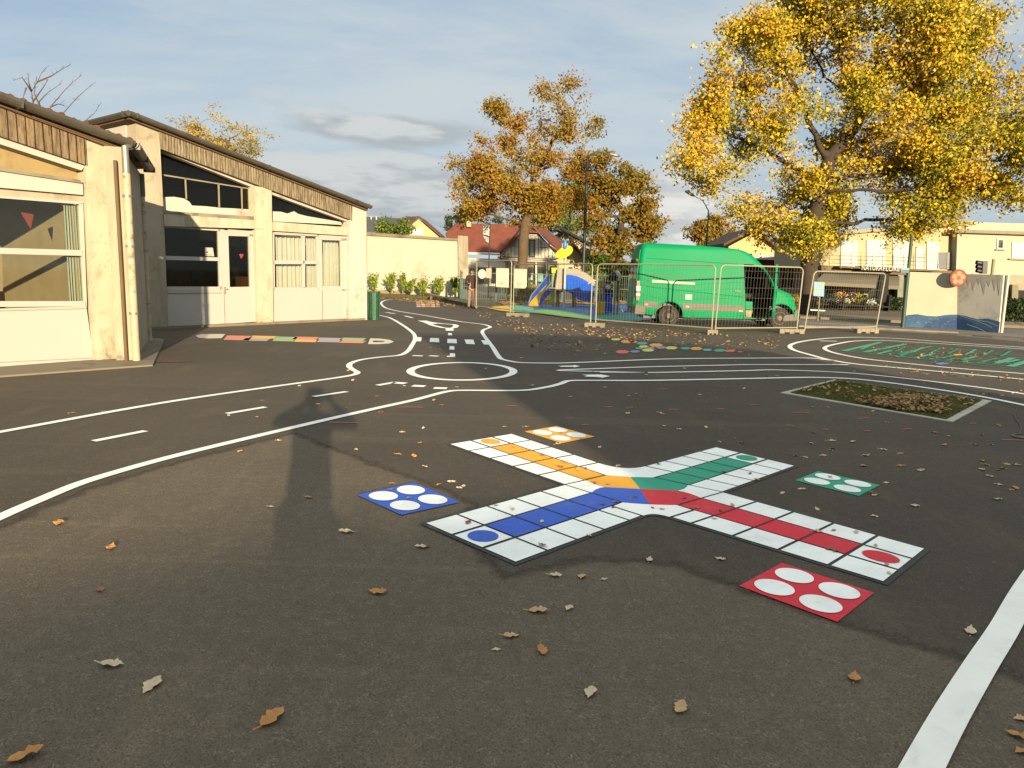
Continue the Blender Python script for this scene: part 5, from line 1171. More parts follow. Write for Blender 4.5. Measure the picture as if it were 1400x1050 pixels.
# roof planes
rm = MB(); D_ = lambda x, y, o: FT.pt(*FT.px(x, y, 0), 0)-FT.n*o
def plane3(pix, depths, th=(0, 0, .18)): rm.prism([D(x, y, Yt+dd_) for (x, y), dd_ in zip(pix, depths)], th)
plane3([(683, 347), (714, 314.5), (717, 313), (712, 309)] , [-.9, -.9, 6, 12]); rm2 = MB()
rm.prism([D(683.5, 348, Yt-.9), D(719, 312, Yt-.9), D(719, 312, Yt-.9)+Vector((0, 9, 0)), D(683.5, 348, Yt-.9)+Vector((0, 9, 0))], (0, 0, .2))
rm.prism([D(729, 311, Yt-.9), D(763.5, 345, Yt-.9), D(763.5, 345, Yt-.9)+Vector((1.5, 9, 0)), D(729, 311, Yt-.9)+Vector((1.5, 9, 0))], (0, 0, .2))
rm.prism([D(716, 318, Yt-.9), D(736, 318.5, Yt-.9), D(729, 310, Yt+1.2), D(719, 310, Yt+1.2)], (0, 0, .15))
rm.prism([D(729, 310, Yt+1.2), D(741, 309.5, Yt+7), D(775, 336, Yt+7), D(763.5, 345, Yt-.9)], (0, 0, .15))
rm.build('gable_roof', m_rr, hs)
rm = MB(); rm.prism([D(620, 344, Yt), D(687, 346, Yt), D(712, 309, Yt+4.5), D(626, 307.5, Yt+4.5)], (0, 0, .2)); rm.prism([D(609, 321, Yt+2.5), D(620, 344, Yt), D(626, 307.5, Yt+4.5), D(622, 308, Yt+5)], (0, 0, .2)); rm.build('wing_roof', m_rr, hs)
hb_(FT, hs, 'chimney', [(638, 298), (644, 298), (644, 310), (638, 310)], -4, -3.3, m_plas2)
tmb = MB()
def beam(a, b, w=.7):
    w *= .62
    d = Vector((b[0]-a[0], b[1]-a[1])); n = Vector((-d.y, d.x)).normalized()*w/1
    FT.slab(tmb, [(a[0]-n.x, a[1]-n.y), (b[0]-n.x, b[1]-n.y), (b[0]+n.x, b[1]+n.y), (a[0]+n.x, a[1]+n.y)], 0, .06)
beam((686, 351), (761, 354.5), .8); beam((722, 322), (737, 322.5), .6)
for x, y0 in ((690, 346), (694.5, 341), (699, 337), (704, 332), (709, 327), (712, 324), (731.5, 323), (736, 323), (740, 328), (745, 333), (750, 338), (755.5, 344)): beam((x, y0), (x, 352.5), .42)
beam((737, 320), (760, 348), .6); beam((735.5, 338), (749, 338.5), .4); beam((700, 336), (712, 337), .4); beam((716, 319), (687, 348), .6)
tmb.build('timber_frame', m_tim, hs)
w1 = hb_(FT, hs, 'window', [(723, 327), (731, 327.3), (731, 352), (723, 351.6)], .0, .05, m_tim); hb_(FT, w1, 'pane', [(724.4, 329), (729.8, 329.2), (729.8, 350), (724.4, 349.8)], .05, .06, mat('pane_pale', S(150, 158, 140), .2))
hb_(FT, hs, 'fascia', [(620, 344), (688, 347), (688, 349.5), (620, 346.5)], -.1, .05, m_plas)
hb_(FT, hs, 'fascia', [(684, 353.8), (762, 357), (762, 359.5), (684, 356)], 0, .15, mat('fascia_grey', S(200, 192, 170), .8))
for i, (x0, x1) in enumerate(((722, 732), (735, 746), (651, 668), (672, 684), (750, 757))): 
    w1 = hb_(FT, hs, 'window', [(x0, 365), (x1, 365.5), (x1, 388), (x0, 387.5)], -.28, -.2, m_dark)
for x in (716, 733, 747.5, 690): hb_(FT, hs, 'porch_post', [(x-.9, 359), (x+.9, 359), (x+.9, 402), (x-.9, 402)], .1, .35, m_plas)
small_notice([(722.5, 373), (729, 373.3), (728.6, 383), (722.2, 382.6)], MATS['poster_white'], 'white notice in the timbered house window', Yt-.6)
small_notice([(735.5, 373.8), (742.5, 374.2), (742, 385), (735, 384.6)], mat('poster_mint', S(130, 205, 175), .7), 'mint green notice in the timbered house window', Yt-.6)
Yr = 103; FR_ = HF(Yr); hr = thing('rear_house', 'cream house with brown roofs to the right of the red roofed house', 'house', FR_.pt(FR_.px(790, 400)[0], 0, 0))
hb_(FR_, hr, 'wall', [(752, 330), (768, 322), (790, 330), (806, 341), (809, 356), (809, 408), (752, 406)], -6, 0, m_plas2)
rm = MB(); rm.prism([D(757, 312, Yr-.5), D(765, 315.5, Yr-.5), D(808.5, 339.5, Yr-.5), D(806, 334, Yr+7), D(770, 314, Yr+7)], (0, 0, .3)); rm.prism([D(776, 332, Yr-2), D(783, 333, Yr-2), D(799, 356, Yr-2), D(803, 356, Yr-.0), D(780, 329, Yr)], (0, 0, .25)); rm.build('roof', m_rbn, hr)
w1 = hb_(FR_, hr, 'window', [(776, 363), (784, 363.3), (784, 377), (776, 376.6)], 0, .06, m_shut); hb_(FR_, w1, 'pane', [(777, 364.5), (783, 364.7), (783, 376), (777, 375.6)], .06, .07, m_glass_d)
Yc = 118; FC_ = HF(Yc); hc = thing('gabled_house', 'distant cream gabled house rising over the cream garden wall', 'house', FC_.pt(FC_.px(575, 400)[0], 0, 0))
hb_(FC_, hc, 'wall', [(555.5, 312), (572.8, 300), (600, 323), (600, 400), (555.5, 400)], -8, 0, m_plas2)
rm = MB(); a, b, c = D(554.5, 313.5, Yc-.6), D(572.8, 298.4, Yc-.6), D(603, 324.5, Yc-.6)
rm.prism([b, c, c+Vector((0, 9, 0)), b+Vector((0, 9, 0))], (0, 0, .35)); rm.prism([a, b, D(563, 299, Yc+6), D(542, 303, Yc+6), D(541, 316, Yc)], (0, 0, .35)); rm.build('roof', m_rbn, hc)
hb_(FC_, hc, 'chimney', [(555.5, 295.5), (560.5, 295.7), (560.5, 303), (555.5, 303)], -5, -4, m_rbn)
w1 = hb_(FC_, hc, 'window', [(564.2, 311.5), (579, 312), (579, 321.5), (564.2, 321)], 0, .08, m_shut)
Ys = 135; FS_ = HF(Ys); hsl = thing('slate_house', 'far house showing only a grey slate roof beside the classroom pillar', 'house', FS_.pt(FS_.px(520, 400)[0], 0, 0))
hb_(FS_, hsl, 'wall', [(492, 318), (552, 318), (552, 400), (492, 400)], -8, 0, m_plas); rm = MB(); rm.prism([D(490, 319, Ys-1), D(554, 320, Ys-1), D(548, 300.5, Ys+5), D(496, 298.5, Ys+5)], (0, 0, .3)); rm.build('roof', m_slate, hsl)
for x in (507.5, 514.5): hb_(FS_, hsl, 'chimney', [(x-.7, 296), (x+.7, 296), (x+.7, 301), (x-.7, 301)], -4.5, -4, m_shut)
Yv = 63; FG_ = HF(Yv); hg = thing('garage_house', 'cream gabled house with dark brown roof behind the van windscreen', 'house', FG_.pt(FG_.px(1050, 400)[0], 0, 0))
hb_(FG_, hg, 'wall', [(996, 337), (1032, 318), (1067, 343), (1120, 352), (1120, 432), (996, 424)], -7, 0, m_plas2)
rm = MB(); a, b, c = D(989.5, 336.5, Yv-.6), D(1032, 315, Yv-.6), D(1069, 344.5, Yv-.6); rm.prism([a, b, b+Vector((0, 8, 0)), a+Vector((0, 8, 0))], (0, 0, .22)); rm.prism([b, c, c+Vector((0, 8, 0)), b+Vector((0, 8, 0))], (0, 0, .22)); rm.build('roof', m_rbn, hg)
hb_(FG_, hg, 'eave_band', [(1028, 346.5), (1130, 351), (1130, 358.5), (1030, 354.5)], -.2, 1.2, mat('eave_white', S(205, 198, 190), .8)); hb_(FG_, hg, 'eave_shadow_strip', [(1030, 354.5), (1130, 358.5), (1130, 360), (1030, 356)], -.2, 1.1, m_dark)  # dark strip below the eave band is painted-in shade
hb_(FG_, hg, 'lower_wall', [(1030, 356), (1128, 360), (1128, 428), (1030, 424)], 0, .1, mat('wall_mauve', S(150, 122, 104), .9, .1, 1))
for x0 in (1068, 1078, 1106): hb_(FG_, hg, 'window', [(x0, 364), (x0+7, 364.4), (x0+7, 392), (x0, 391.6)], .1, .16, m_glass_d)
# ---- florist
Yb = 45.0; FB = HF(Yb); fb_ = thing('florist_shop', 'cream building with white shuttered upper windows over the florist shop', 'shop building', FB.pt(FB.px(1200, 420)[0], 0, 0))
m_fl = mat('facade_cream', S(226, 208, 162), .9, .05, 1, grime=S(180, 160, 120), gs=.4)
hb_(FB, fb_, 'upper_wall', [(1122, 322), (1330, 306), (1337, 372.5), (1122, 364)], -8, 0, m_fl)
hb_(FB, fb_, 'parapet', [(1120, 318), (1332, 301), (1332, 306.5), (1120, 323)], -8, .25, mat('parapet_grey', S(190, 180, 160), .9))
hb_(FB, fb_, 'fascia_band', [(1123, 362.5), (1330, 371.5), (1330, 380), (1123, 371)], 0, .35, mat('band_brown', S(128, 112, 84), .85, .1, 1))
hb_(FB, fb_, 'shop_front', [(1123, 371), (1240, 375), (1240, 442), (1123, 436)], -.6, -.4, m_dark)
for x0, x1, y0 in ((1150.5, 1172, 330), (1185.5, 1210, 329), (1221.5, 1241, 327), (1253, 1262, 338), (1268, 1284, 332)):
    s = hb_(FB, fb_, 'window', [(x0-.8, y0-1), (x1+.8, y0-.6), (x1+.8, 364+(x1-1150)*.045), (x0-.8, 363+(x0-1150)*.045)], 0, .05, m_shut)
    n = 9; sl = MB()
    for k in range(n):
        ya = y0+(361-y0)*k/n; FB.slab(sl, [(x0, ya+.4), (x1, ya+.8), (x1, ya+(361-y0)/n-.1), (x0, ya+(361-y0)/n-.5)], .05, .075)
    sl.build('shutter', m_shut, s)
hb_(FB, fb_, 'grey_screen', [(1283, 345), (1294.5, 345), (1294, 367.5), (1282, 367)], 0, .12, mat('screen_grey', S(112, 116, 122), .6)); hb_(FB, fb_, 'tan_screen', [(1295, 345), (1308, 345.5), (1307, 368.5), (1294.5, 368)], 0, .12, mat('screen_tan', S(160, 152, 142), .7))
bal = MB()
for y in (346, 351, 356.5):
    a = D(1150, y-1, Yb-1.0); b = D(1283, y+2.0, Yb-1.0); bal.tube([a, b], .012, 5)
for k in range(10): a = D(1150+k*14.7, 344, Yb-1.0); b = D(1150+k*14.7, 367+k*.4, Yb-1.0); bal.tube([a, b], .015, 5)
bal.build('balcony_rail', m_steel, fb_)
hb_(FB, fb_, 'balcony_slab', [(1148, 363.5), (1284, 369), (1284, 371.5), (1148, 366)], 0, 1.05, MATS['band_brown'])
sg = hb_(FB, fb_, 'sign_board', [(1177, 363.5), (1230, 366.2), (1229.5, 371.6), (1177, 369)], .35, 1.1, mat('sign_dark', S(46, 46, 36), .7))
def text(s, p, size, m, par, name='lettering', rz=0, width=None):
    cu = bpy.data.curves.new(name, 'FONT'); cu.body = s; cu.size = size; cu.extrude = .01; cu.align_x = 'CENTER'; cu.align_y = 'CENTER'
    o = bpy.data.objects.new('t', cu); COL.objects.link(o); dg = bpy.context.evaluated_depsgraph_get(); me = bpy.data.meshes.new_from_object(o.evaluated_get(dg)); bpy.data.objects.remove(o)
    me.materials.clear(); me.materials.append(m)
    if width:
        xs = [v.co.x for v in me.vertices]; k = width/(max(xs)-min(xs)); me.transform(Matrix.Scale(k, 4, (1, 0, 0)))
    me.transform(Matrix.Translation(Vector(p)-root_loc(par))@Matrix.Rotation(rz, 4, 'Z')@Matrix.Rotation(math.pi/2, 4, 'X'))
    q = bpy.data.objects.new(name, me); COL.objects.link(q); q.parent = par; return q
m_let = mat('letter_white', S(235, 232, 215), .6)
pc = D(1204, 367.4, Yb-1.13); text('NATURA', D(1192, 366.6, Yb-1.14), .40, m_let, sg, width=1.22); text('FLORE', D(1218.5, 367.8, Yb-1.14), .40, m_let, sg, width=.98)
aw = MB(); a, b, c, d = D(1126, 374, Yb-.4), D(1230, 377.5, Yb-.4), D(1229, 391, Yb-2.2), D(1114, 385, Yb-2.2); aw.prism([a, b, c, d], (0, 0, -.05)); aw.prism([d, c, c-Vector((0, 0, .2)), d-Vector((0, 0, .2))], (0, -.03, 0)); aw.build('awning', mat('awning_grey', S(140, 130, 110), .9, .06, 1), fb_)
hb_(FB, fb_, 'shop_pillar', [(1181, 388), (1186.5, 388.3), (1186, 415), (1180.6, 415)], -.1, .3, m_fl); hb_(FB, fb_, 'shop_pillar', [(1228, 374), (1236, 374.4), (1233, 440), (1226, 440)], -.1, .3, mat('pillar_sage', S(150, 158, 138), .8, .2, 2))
hb_(FB, fb_, 'pink_poster', [(1215.5, 380), (1226, 380.5), (1225.5, 396), (1215, 395.6)], -.38, -.3, mat('poster_mauve', S(150, 110, 118), .8))
# flower stands
lmF = {}
for nm, c in (('apricot', S(214, 168, 100)), ('yellow', S(205, 200, 50)), ('pale', S(190, 196, 178)), ('white', S(210, 212, 204)), ('purple', S(110, 70, 100))): lmF[nm] = leafmat('petals_'+nm, [(0, tuple(x*.7 for x in c[:3])+(1,)), (1, c)], 3, .2, .2)
lm_dk = leafmat('leaf_dark', [(0, S(22, 34, 18)), (.6, S(44, 62, 30)), (1, S(74, 84, 44))], 1.5, .3)
def flower_pot(px, py, r, kind, label):
    Y = Yb-3.2; c = D(px, py, Y); t = thing('flower_pot', label, 'potted flowers', Vector((c.x, Y, max(0, c.z-.5))), group='potted flowers on the florist stand')
    mb = MB(); mb.lathe([(.10, 0), (.15, .22)], Vector((c.x, Y, c.z-.35)), n=14); mb.build('pot', m_brown, t)
    p = np.array(c)+rng.normal(size=(260, 3))*np.array([r, r, r*.45]); fast_mesh('blooms', leaf_quads(p, .07), 4, lmF[kind], t, tuple(t.location))
    p = np.array(c)+rng.normal(size=(220, 3))*np.array([r, r, r*.5])-np.array([0, 0, .16]); fast_mesh('leaves', leaf_quads(p, .09), 4, lm_dk, t, tuple(t.location))
for a in ((1149, 403.5, .2, 'apricot', 'apricot flowers, domed and tallest on the stand'), (1173, 407, .26, 'yellow', 'bright yellow flowers near the pillar'), (1137, 410.5, .2, 'pale', 'pale flowers at the left end of the stand'), (1156, 411, .16, 'white', 'small white flowers under the apricot dome'), (1191, 413, .18, 'white', 'whitish flowers right of the yellow ones'), (1165, 402, .14, 'purple', 'dull purple flowers behind the yellow ones')): flower_pot(*a)
stn = thing('plant_stand', 'dark two tier plant stand in front of the florist', 'plant stand', D(1160, 425, Yb-3.2)*1.0); stn.location.z = 0
for y, m in ((416, m_dark), (426, m_plastic)): mb = MB(); HF(Yb-3.2).slab(mb, [(1120, y-1), (1215, y+3), (1215, y+4.5), (1120, y+.5)], -.4, .4); mb.build('shelf', m, stn)
for x in (1122, 1150, 1180, 1212): q = D(x, 420, Yb-3.2); mb = MB(); mb.box((q.x, q.y, .45), (.06, .6, .9)); mb.build('leg', m_dark, stn)
def hedge(name, label, a, b, h, th, n, lm, leaf, cat='hedge'):
    a, b = Vector(a), Vector(b); t = thing(name, label, cat, (a+b)/2); L = (b-a).length; d = (b-a)/L; nn = Vector((-d.y, d.x, 0))
    mb = MB()
    for k in range(max(3, int(L/.6))): q = a+d*(L*(k+.5)/max(3, int(L/.6))); mb.tube([q, q+Vector((random.uniform(-.1, .1), 0, h*.8))], .02, 5)
    mb.build('stems', m_bark, t)
    u = rng.random(n)*L; v = rng.normal(size=n)*th*.4; z = rng.random(n)**.8*h*(1+.15*np.sin(u*2.1)+.1*np.sin(u*5.3+1)); c = np.array(a)+u[:, None]*np.array(d)+v[:, None]*np.array(nn)+np.stack([0*z, 0*z, z], 1)
    fast_mesh('foliage', leaf_quads(c, leaf), 4, lm, t, tuple(t.location)); return t
hedge('low_hedge', 'dark low planting under the florist plant stand', D(1118, 430, 43).xy.to_3d(), D(1232, 435, 43).xy.to_3d(), .75, .7, 7000, lm_dk, .10)
# closed parasol
q = D(1205, 430, 38); pr_ = thing('closed_parasol', 'closed black parasol leaning beside the florist awning', 'parasol', (q.x, 38, 0))
lo = Vector((D(1200, 440, 38).x, 38, 0)); hi = D(1209, 373, 38)
mb = MB().tube([lo, lo.lerp(hi, .3)], .03, 8); mb.build('pole', m_steel, pr_); mb = MB().tube([lo.lerp(hi, .22), lo.lerp(hi, .3), lo.lerp(hi, .6), lo.lerp(hi, .85), lo.lerp(hi, .96), hi], [.06, .25, .30, .27, .2, .06], 12); mb.build('canopy', m_dark, pr_, smooth=True)
# sign post by the road
q = G(1118, 438); t = thing('park_sign', 'small blue and yellow picture sign on a thin post by the kerb', 'sign', q); Yq = q.y; F = HF(Yq)
MB().tube([q, Vector((q.x, q.y, D(1118, 388, Yq).z))], .03, 8).build('post', m_steel, t); mb = MB(); F.slab(mb, [(1113, 385), (1127.5, 386), (1126.5, 405.5), (1112, 404.5)], .03, .06); pl = mb.build('sign_plate', mat('sign_blue', S(100, 165, 205), .5, .08, 3), t)
mb = MB(); F.slab(mb, [(1113, 395), (1116, 393.5), (1119, 396), (1118, 399), (1113, 399.5)], .06, .065); F.slab(mb, [(1121, 386), (1127, 386.2), (1126.8, 391), (1123, 389.5)], .06, .065); mb.build('sign_patch', mat('sign_yellow', S(190, 190, 90), .6), pl)
mb = MB(); F.slab(mb, [(1108, 423), (1128, 424), (1128, 425.5), (1108, 424.5)], -.05, .0); mb.build('cross_rail', m_steel, t)
# ---- mural wall block
FM = Frame(G(1233, 447), G(1308, 450.6)); FM2 = Frame(G(1308, 450.6), G(1366, 455.2))
mw = thing('mural_wall', 'weathered concrete wall with blue painted waves along its foot', 'wall', FM.pt(0, 0, 0))
m_mw = mat('mural_cream', S(236, 226, 196), .9, .05, 1.5, .1, 30); m_mg = mat('mural_grey', S(245, 240, 225), .9, .08, 1.5, .1, 30, grime=S(150, 142, 124), gs=1.2, gth=.55)
hb_(FM, mw, 'wall_panel', [(1241.5, 371.5), (1309, 374), (1308, 452), (1233.5, 447)], -.2, 0, m_mw, 'sunlit cream panel'); hb_(FM2, mw, 'wall_panel', [(1309, 374), (1372, 376.5), (1364.5, 458), (1308, 452)], -.2, 0, m_mg, 'greyer stained panel')
m_w1 = mat('wave_blue', S(58, 104, 150), .7, .15, 4, grime=S(90, 130, 165), gs=3); m_w2 = mat('wave_deep', S(34, 78, 132), .7, .15, 4, grime=S(70, 110, 150), gs=3); m_w3 = mat('wave_line', S(150, 180, 190), .7)
hb_(FM, mw, 'painted_wave', [(1233.8, 433), (1242, 430.5), (1254, 429.5), (1268, 432), (1280, 432.5), (1295, 430.3), (1308.3, 430), (1308, 451.8), (1233.4, 446.8)], 0, .004, m_w1); hb_(FM2, mw, 'painted_wave', [(1308.3, 430), (1320, 432), (1336, 436.5), (1350, 435.5), (1362, 438.5), (1367, 440), (1365, 457.8), (1308, 451.8)], 0, .004, m_w1)
hb_(FM2, mw, 'deep_wave', [(1308.2, 434), (1322, 438), (1340, 447), (1362, 456), (1364.8, 457.5), (1308, 451.5)], .004, .008, m_w2); hb_(FM, mw, 'deep_wave', [(1270, 440), (1290, 434), (1308.2, 434), (1308, 451.5), (1262, 448.2)], .004, .008, m_w2)
for a, b in (((1312, 431), (1356, 447)), ((1322, 443), (1352, 455.5)), ((1336, 437), (1364, 445))): hb_(FM2, mw, 'wave_crest', [(a[0], a[1]), ((a[0]+b[0])/2, (a[1]+b[1])/2-1.5), b, (b[0], b[1]+1.2), ((a[0]+b[0])/2, (a[1]+b[1])/2-.3), (a[0], a[1]+1)], .008, .012, m_w3)
rp = MB()
for k in range(26): x = 1238+random.random()*66; y = 434+random.random()*10; FM.slab(rp, [(x, y), (x+3*random.random()+1, y+.3), (x+2, y+.9)], .008, .011)
rp.build('peeling_flecks', m_w3, mw)
m_alg = mat('algae_dark', S(208, 202, 186), .9, .2, 4)
for k, (x, y2, w_) in enumerate(((1324, 394, 4), (1331, 399, 5), (1338, 390, 5), (1345, 403, 5), (1352, 392, 6), (1360, 398, 4), (1366, 404, 3))): hb_(FM2, mw, 'algae_streaks', [(x-w_, 375.6), (x+w_, 376), (x+w_*.6, (375+y2)/2), (x, y2), (x-w_*.7, (375+y2)/2-2)], .0+k*.0005, .004+k*.0005, m_alg)
mb = MB(); q = FM2.pt(FM2.px(1366.5, 456)[0], 0, -.1); mb.tube([q, Vector((q.x, q.y, D(1373.5, 376, q.y).z))], .045, 10); mb.build('white_post', m_let, mw, smooth=True)
# orange plaque
c = D(1309, 380, FM2.pt(0, 0, 0).y-.12); pq = MB(); pq.lathe([(.30, 0), (.30, .05)], c, (0, -1, 0), 28)
pl = pq.build('round_plaque', mat('plaque_rim', S(130, 70, 45), .8), label='round orange and pink plaque hanging on top of the mural wall', cat='plaque', origin=c)
pd = MB()
for k in range(5):
    a = 2*math.pi*k/5+.3; e = Vector((math.cos(a), 0, math.sin(a))); q = c+e*.15+Vector((0, -.055, 0)); pd.lathe([(.085, 0), (.085, .012)], q, (0, -1, 0), 12)
pd.build('petal_shapes', mat('plaque_pink', S(225, 165, 130), .8), pl); pf = MB(); pf.lathe([(.26, .0), (.26, .008)], c+Vector((0, -.05, 0)), (0, -1, 0), 28); pf.build('plaque_face', mat('plaque_face', S(184, 92, 60), .8), pl)
# ---- white building at the right edge
Yw = 44.4; FWH = HF(Yw); wb = thing('white_building', 'pale flat roofed building at the right edge above the mural wall', 'building', FWH.pt(FWH.px(1380, 420)[0], 0, 0))
hb_(FWH, wb, 'wall', [(1309, 316), (1620, 322), (1620, 400), (1330, 376), (1307, 374)], -9, 0, mat('wall_offwhite', S(222, 212, 184), .9, .03, 1))
hb_(FWH, wb, 'attic', [(1322, 303.5), (1620, 311), (1620, 320), (1320, 315.5)], -9, -.5, MATS['wall_offwhite'])
hb_(FWH, wb, 'cornice', [(1306, 313.5), (1620, 323), (1620, 328), (1306, 317.8)], -.5, .35, mat('cornice_grey', S(166, 158, 136), .9))
hb_(FWH, wb, 'ground_wall', [(1330, 374), (1620, 384), (1620, 402), (1330, 396)], 0, .12, mat('wall_shade', S(186, 176, 152), .9))
hb_(FWH, wb, 'dark_base', [(1368, 396), (1620, 403), (1620, 445), (1366, 440)], .12, .3, m_dark)
w1 = hb_(FWH, wb, 'window', [(1363.5, 326), (1373.5, 326.5), (1373, 341), (1362.8, 340.5)], 0, .05, m_shut); hb_(FWH, w1, 'pane', [(1365.5, 328), (1371.5, 328.3), (1371, 339), (1365, 338.6)], .05, .06, m_glass_d); hb_(FWH, w1, 'sill', [(1361.5, 340.8), (1374.5, 341.4), (1374.5, 342.8), (1361.5, 342.2)], 0, .12, m_conc)
w1 = hb_(FWH, wb, 'window', [(1384, 330), (1450, 333), (1450, 357), (1383, 353)], 0, .05, m_shut); hb_(FWH, w1, 'sill', [(1380, 353.4), (1455, 357.6), (1455, 359.2), (1380, 355)], 0, .14, m_conc)
hb_(FWH, wb, 'letter_box', [(1384, 389), (1392.5, 389.5), (1392, 411), (1383.2, 410.5)], .3, .5, mat('box_grey', S(150, 140, 110), .8))
# traffic light
Ytl = 30; q = D(1351, 420, Ytl); tl = thing('traffic_light', 'black traffic light seen from the side above the mural wall', 'traffic light', (q.x, Ytl, 0))
zt = D(1351, 354, Ytl).z; MB().tube([(q.x, Ytl, 0), (q.x, Ytl, zt)], .06, 10).build('pole', mat('pole_cream', S(170, 160, 120), .6), tl); mb = MB(); F = HF(Ytl); F.slab(mb, [(1344, 357), (1351, 357), (1350, 374), (1343, 374)], -.12, .12); hd_ = mb.build('housing', m_blackp, tl, bevel=.02)
for y in (358.5, 364, 369.5): mb = MB(); mb.tube([D(1343.5, y+1.6, Ytl), D(1335, y+.2, Ytl)], [.085, .085], 12, cap=False); mb.build('visor', m_blackp, hd_)
# green street light pole and street name plates
Yg2 = 26.4; q = G(1234, 448); gp_ = thing('green_pole', 'dark green pole with blue street name plates beside the mural wall', 'lamp post', q); Yq = q.y
mb = MB(); h = D(1242, 322, Yq).z; mb.tube([q, Vector((q.x, q.y, h))], [.07, .05], 10); mb.build('pole', m_rail, gp_, smooth=True)
F = HF(Yq); mb = MB(); F.slab(mb, [(1231.5, 366), (1243.5, 366.3), (1243.3, 369.2), (1231.3, 368.9)], .03, .06); mb.build('name_plate', mat('plate_mint', S(150, 180, 160), .6), gp_); mb = MB(); F.slab(mb, [(1231.5, 369.3), (1242.5, 369.5), (1242.3, 373.2), (1231.3, 372.9)], .03, .06); mb.build('name_plate', mat('plate_blue', S(70, 110, 150), .6), gp_)
def lamp(label, px, ybase, ytop, Y, hx, hy, r=.07, armpix=None):
    b = Vector((D(px, 400, Y).x, Y, 0)); t = thing('street_lamp', label, 'street lamp', b, group='tall street lamps beyond the yard'); zt_ = D(px, ytop, Y).z
    P = [b, Vector((b.x, b.y, zt_*.6)), Vector((b.x, b.y, zt_))]; MB().tube(P, [r, r*.8, r*.55], 10).build('pole', m_blackp if r > .08 else m_rail, t, smooth=True)
    e = D(hx, hy, Y); m_ = P[-1].lerp(e, .4)+Vector((0, 0, (e-P[-1]).length*.18)); MB().tube([P[-1], m_, e], [r*.5, r*.4, r*.35], 8).build('arm', m_rail, t, smooth=True)
    d = (e-m_).normalized(); mb = MB(); mb.tube([e-d*.05, e+d*.12, e+d*.55, e+d*.65], [.05, .11, .09, .02], 10); mb.build('lamp_head', m_steel, t, smooth=True)
lamp('tall dark street lamp rising through the crown of the middle tree', 796.5, 415, 214, 44, 833, 210.5, .11); lamp('slender street lamp over the van roof', 962, 415, 288, 48, 948.5, 267.5, .07)
# ------------------------------------------------------------------ trees
def gx(px, Y): return Vector((D(px, 420, Y).x, Y, 0))
lm_oak = leafmat('leaf_oak_gold', [(0, S(70, 78, 26)), (.22, S(112, 112, 32)), (.45, S(160, 146, 36)), (.65, S(190, 160, 40)), (.82, S(176, 128, 40)), (.93, S(128, 86, 40)), (1, S(82, 60, 38))], .32, .5, .26)
lm_oak2 = leafmat('leaf_oak_orange', [(0, S(78, 78, 32)), (.25, S(118, 106, 36)), (.55, S(150, 118, 38)), (.8, S(134, 92, 42)), (1, S(90, 66, 44))], .35, .5, .35)
lm_oak3 = leafmat('leaf_oak_olive', [(0, S(76, 80, 30)), (.4, S(112, 102, 34)), (.75, S(136, 98, 34)), (1, S(100, 66, 34))], .3, .5, .35)
Yo = 33.0; b0_ = gx(1106, Yo)
oak_c = [(1050, 40, 36, 26), (1018, 45, 36, 22), (985, 88, 30, 26), (1045, 95, 40, 30), (1010, 120, 34, 20), (970, 160, 32, 24), (950, 208, 30, 24, .7), (940, 236, 20, 14, .5), (985, 232, 30, 22, .7), (1035, 190, 45, 34), (1090, 150, 40, 28, .8), (1100, 45, 50, 38), (1120, -20, 70, 36), (1190, 20, 50, 40), (1260, 20, 60, 36), (1230, -45, 90, 36), (1320, 30, 40, 34), (1345, 70, 40, 30), (1300, 95, 50, 26), (1250, 100, 50, 26), (1190, 90, 40, 34), (1150, 110, 36, 34, .8), (1210, 150, 50, 28), (1270, 165, 50, 28), (1330, 150, 44, 26, .7), (1385, 70, 26, 26, .4), (1390, 170, 36, 34), (1350, 205, 50, 30), (1290, 215, 56, 36), (1225, 215, 54, 36), (1160, 190, 50, 30), (1170, 240, 54, 26), (1100, 235, 40, 26), (1230, 270, 60, 26), (1300, 262, 50, 28), (1350, 255, 40, 26), (1270, 305, 40, 22), (1215, 315, 30, 16, .6), (1150, 285, 46, 26), (1080, 275, 40, 22), (1040, 285, 34, 24), (1030, 310, 26, 14, .6), (1110, 315, 40, 20), (1160, 322, 30, 16, .6), (1000, 262, 26, 14, 1.3), (1060, 305, 34, 18, 1.3), (1010, 290, 22, 12), (1090, 325, 34, 14, 1.2), (1135, 305, 34, 20, 1.2), (955, 190, 22, 20, 1.2), (1420, 110, 30, 30, .5), (1425, 220, 34, 34, .7), (1400, 270, 30, 20, .5)]
P = lambda px, py, dy=0: D(px, py, Yo+dy)
make_tree('oak_tree', 'huge golden oak filling the upper right with a dark trunk behind the fence', b0_, [P(1106, 360), P(1110, 318), P(1122, 262), P(1135, 215)], oak_c, Yo, 1650, 205000, .13, lm_oak, m_bark_d, .36, .016, .42, .72, thick=1.15, spread=.46, hole=-1.35, hs=1.05)
Ym = 45.0; P = lambda px, py, dy=0: D(px, py, Ym+dy)
mid_c = [(773, 118, 20, 22, .5), (770, 150, 18, 16, .6), (735, 128, 18, 16, .25), (677, 150, 15, 20, .3), (690, 175, 16, 18, .3), (735, 165, 26, 18, .9), (768, 178, 22, 18), (800, 178, 22, 22), (805, 200, 14, 16), (700, 205, 26, 22, .5), (740, 205, 26, 20, .6), (665, 203, 20, 18, .7), (640, 235, 30, 24, .9), (625, 232, 16, 18, .7), (675, 240, 34, 24), (655, 270, 34, 24), (690, 275, 36, 26), (645, 292, 24, 12), (725, 265, 30, 22, .8), (755, 245, 30, 26), (775, 225, 20, 18), (745, 285, 28, 20), (770, 270, 24, 22), (705, 298, 30, 12)]
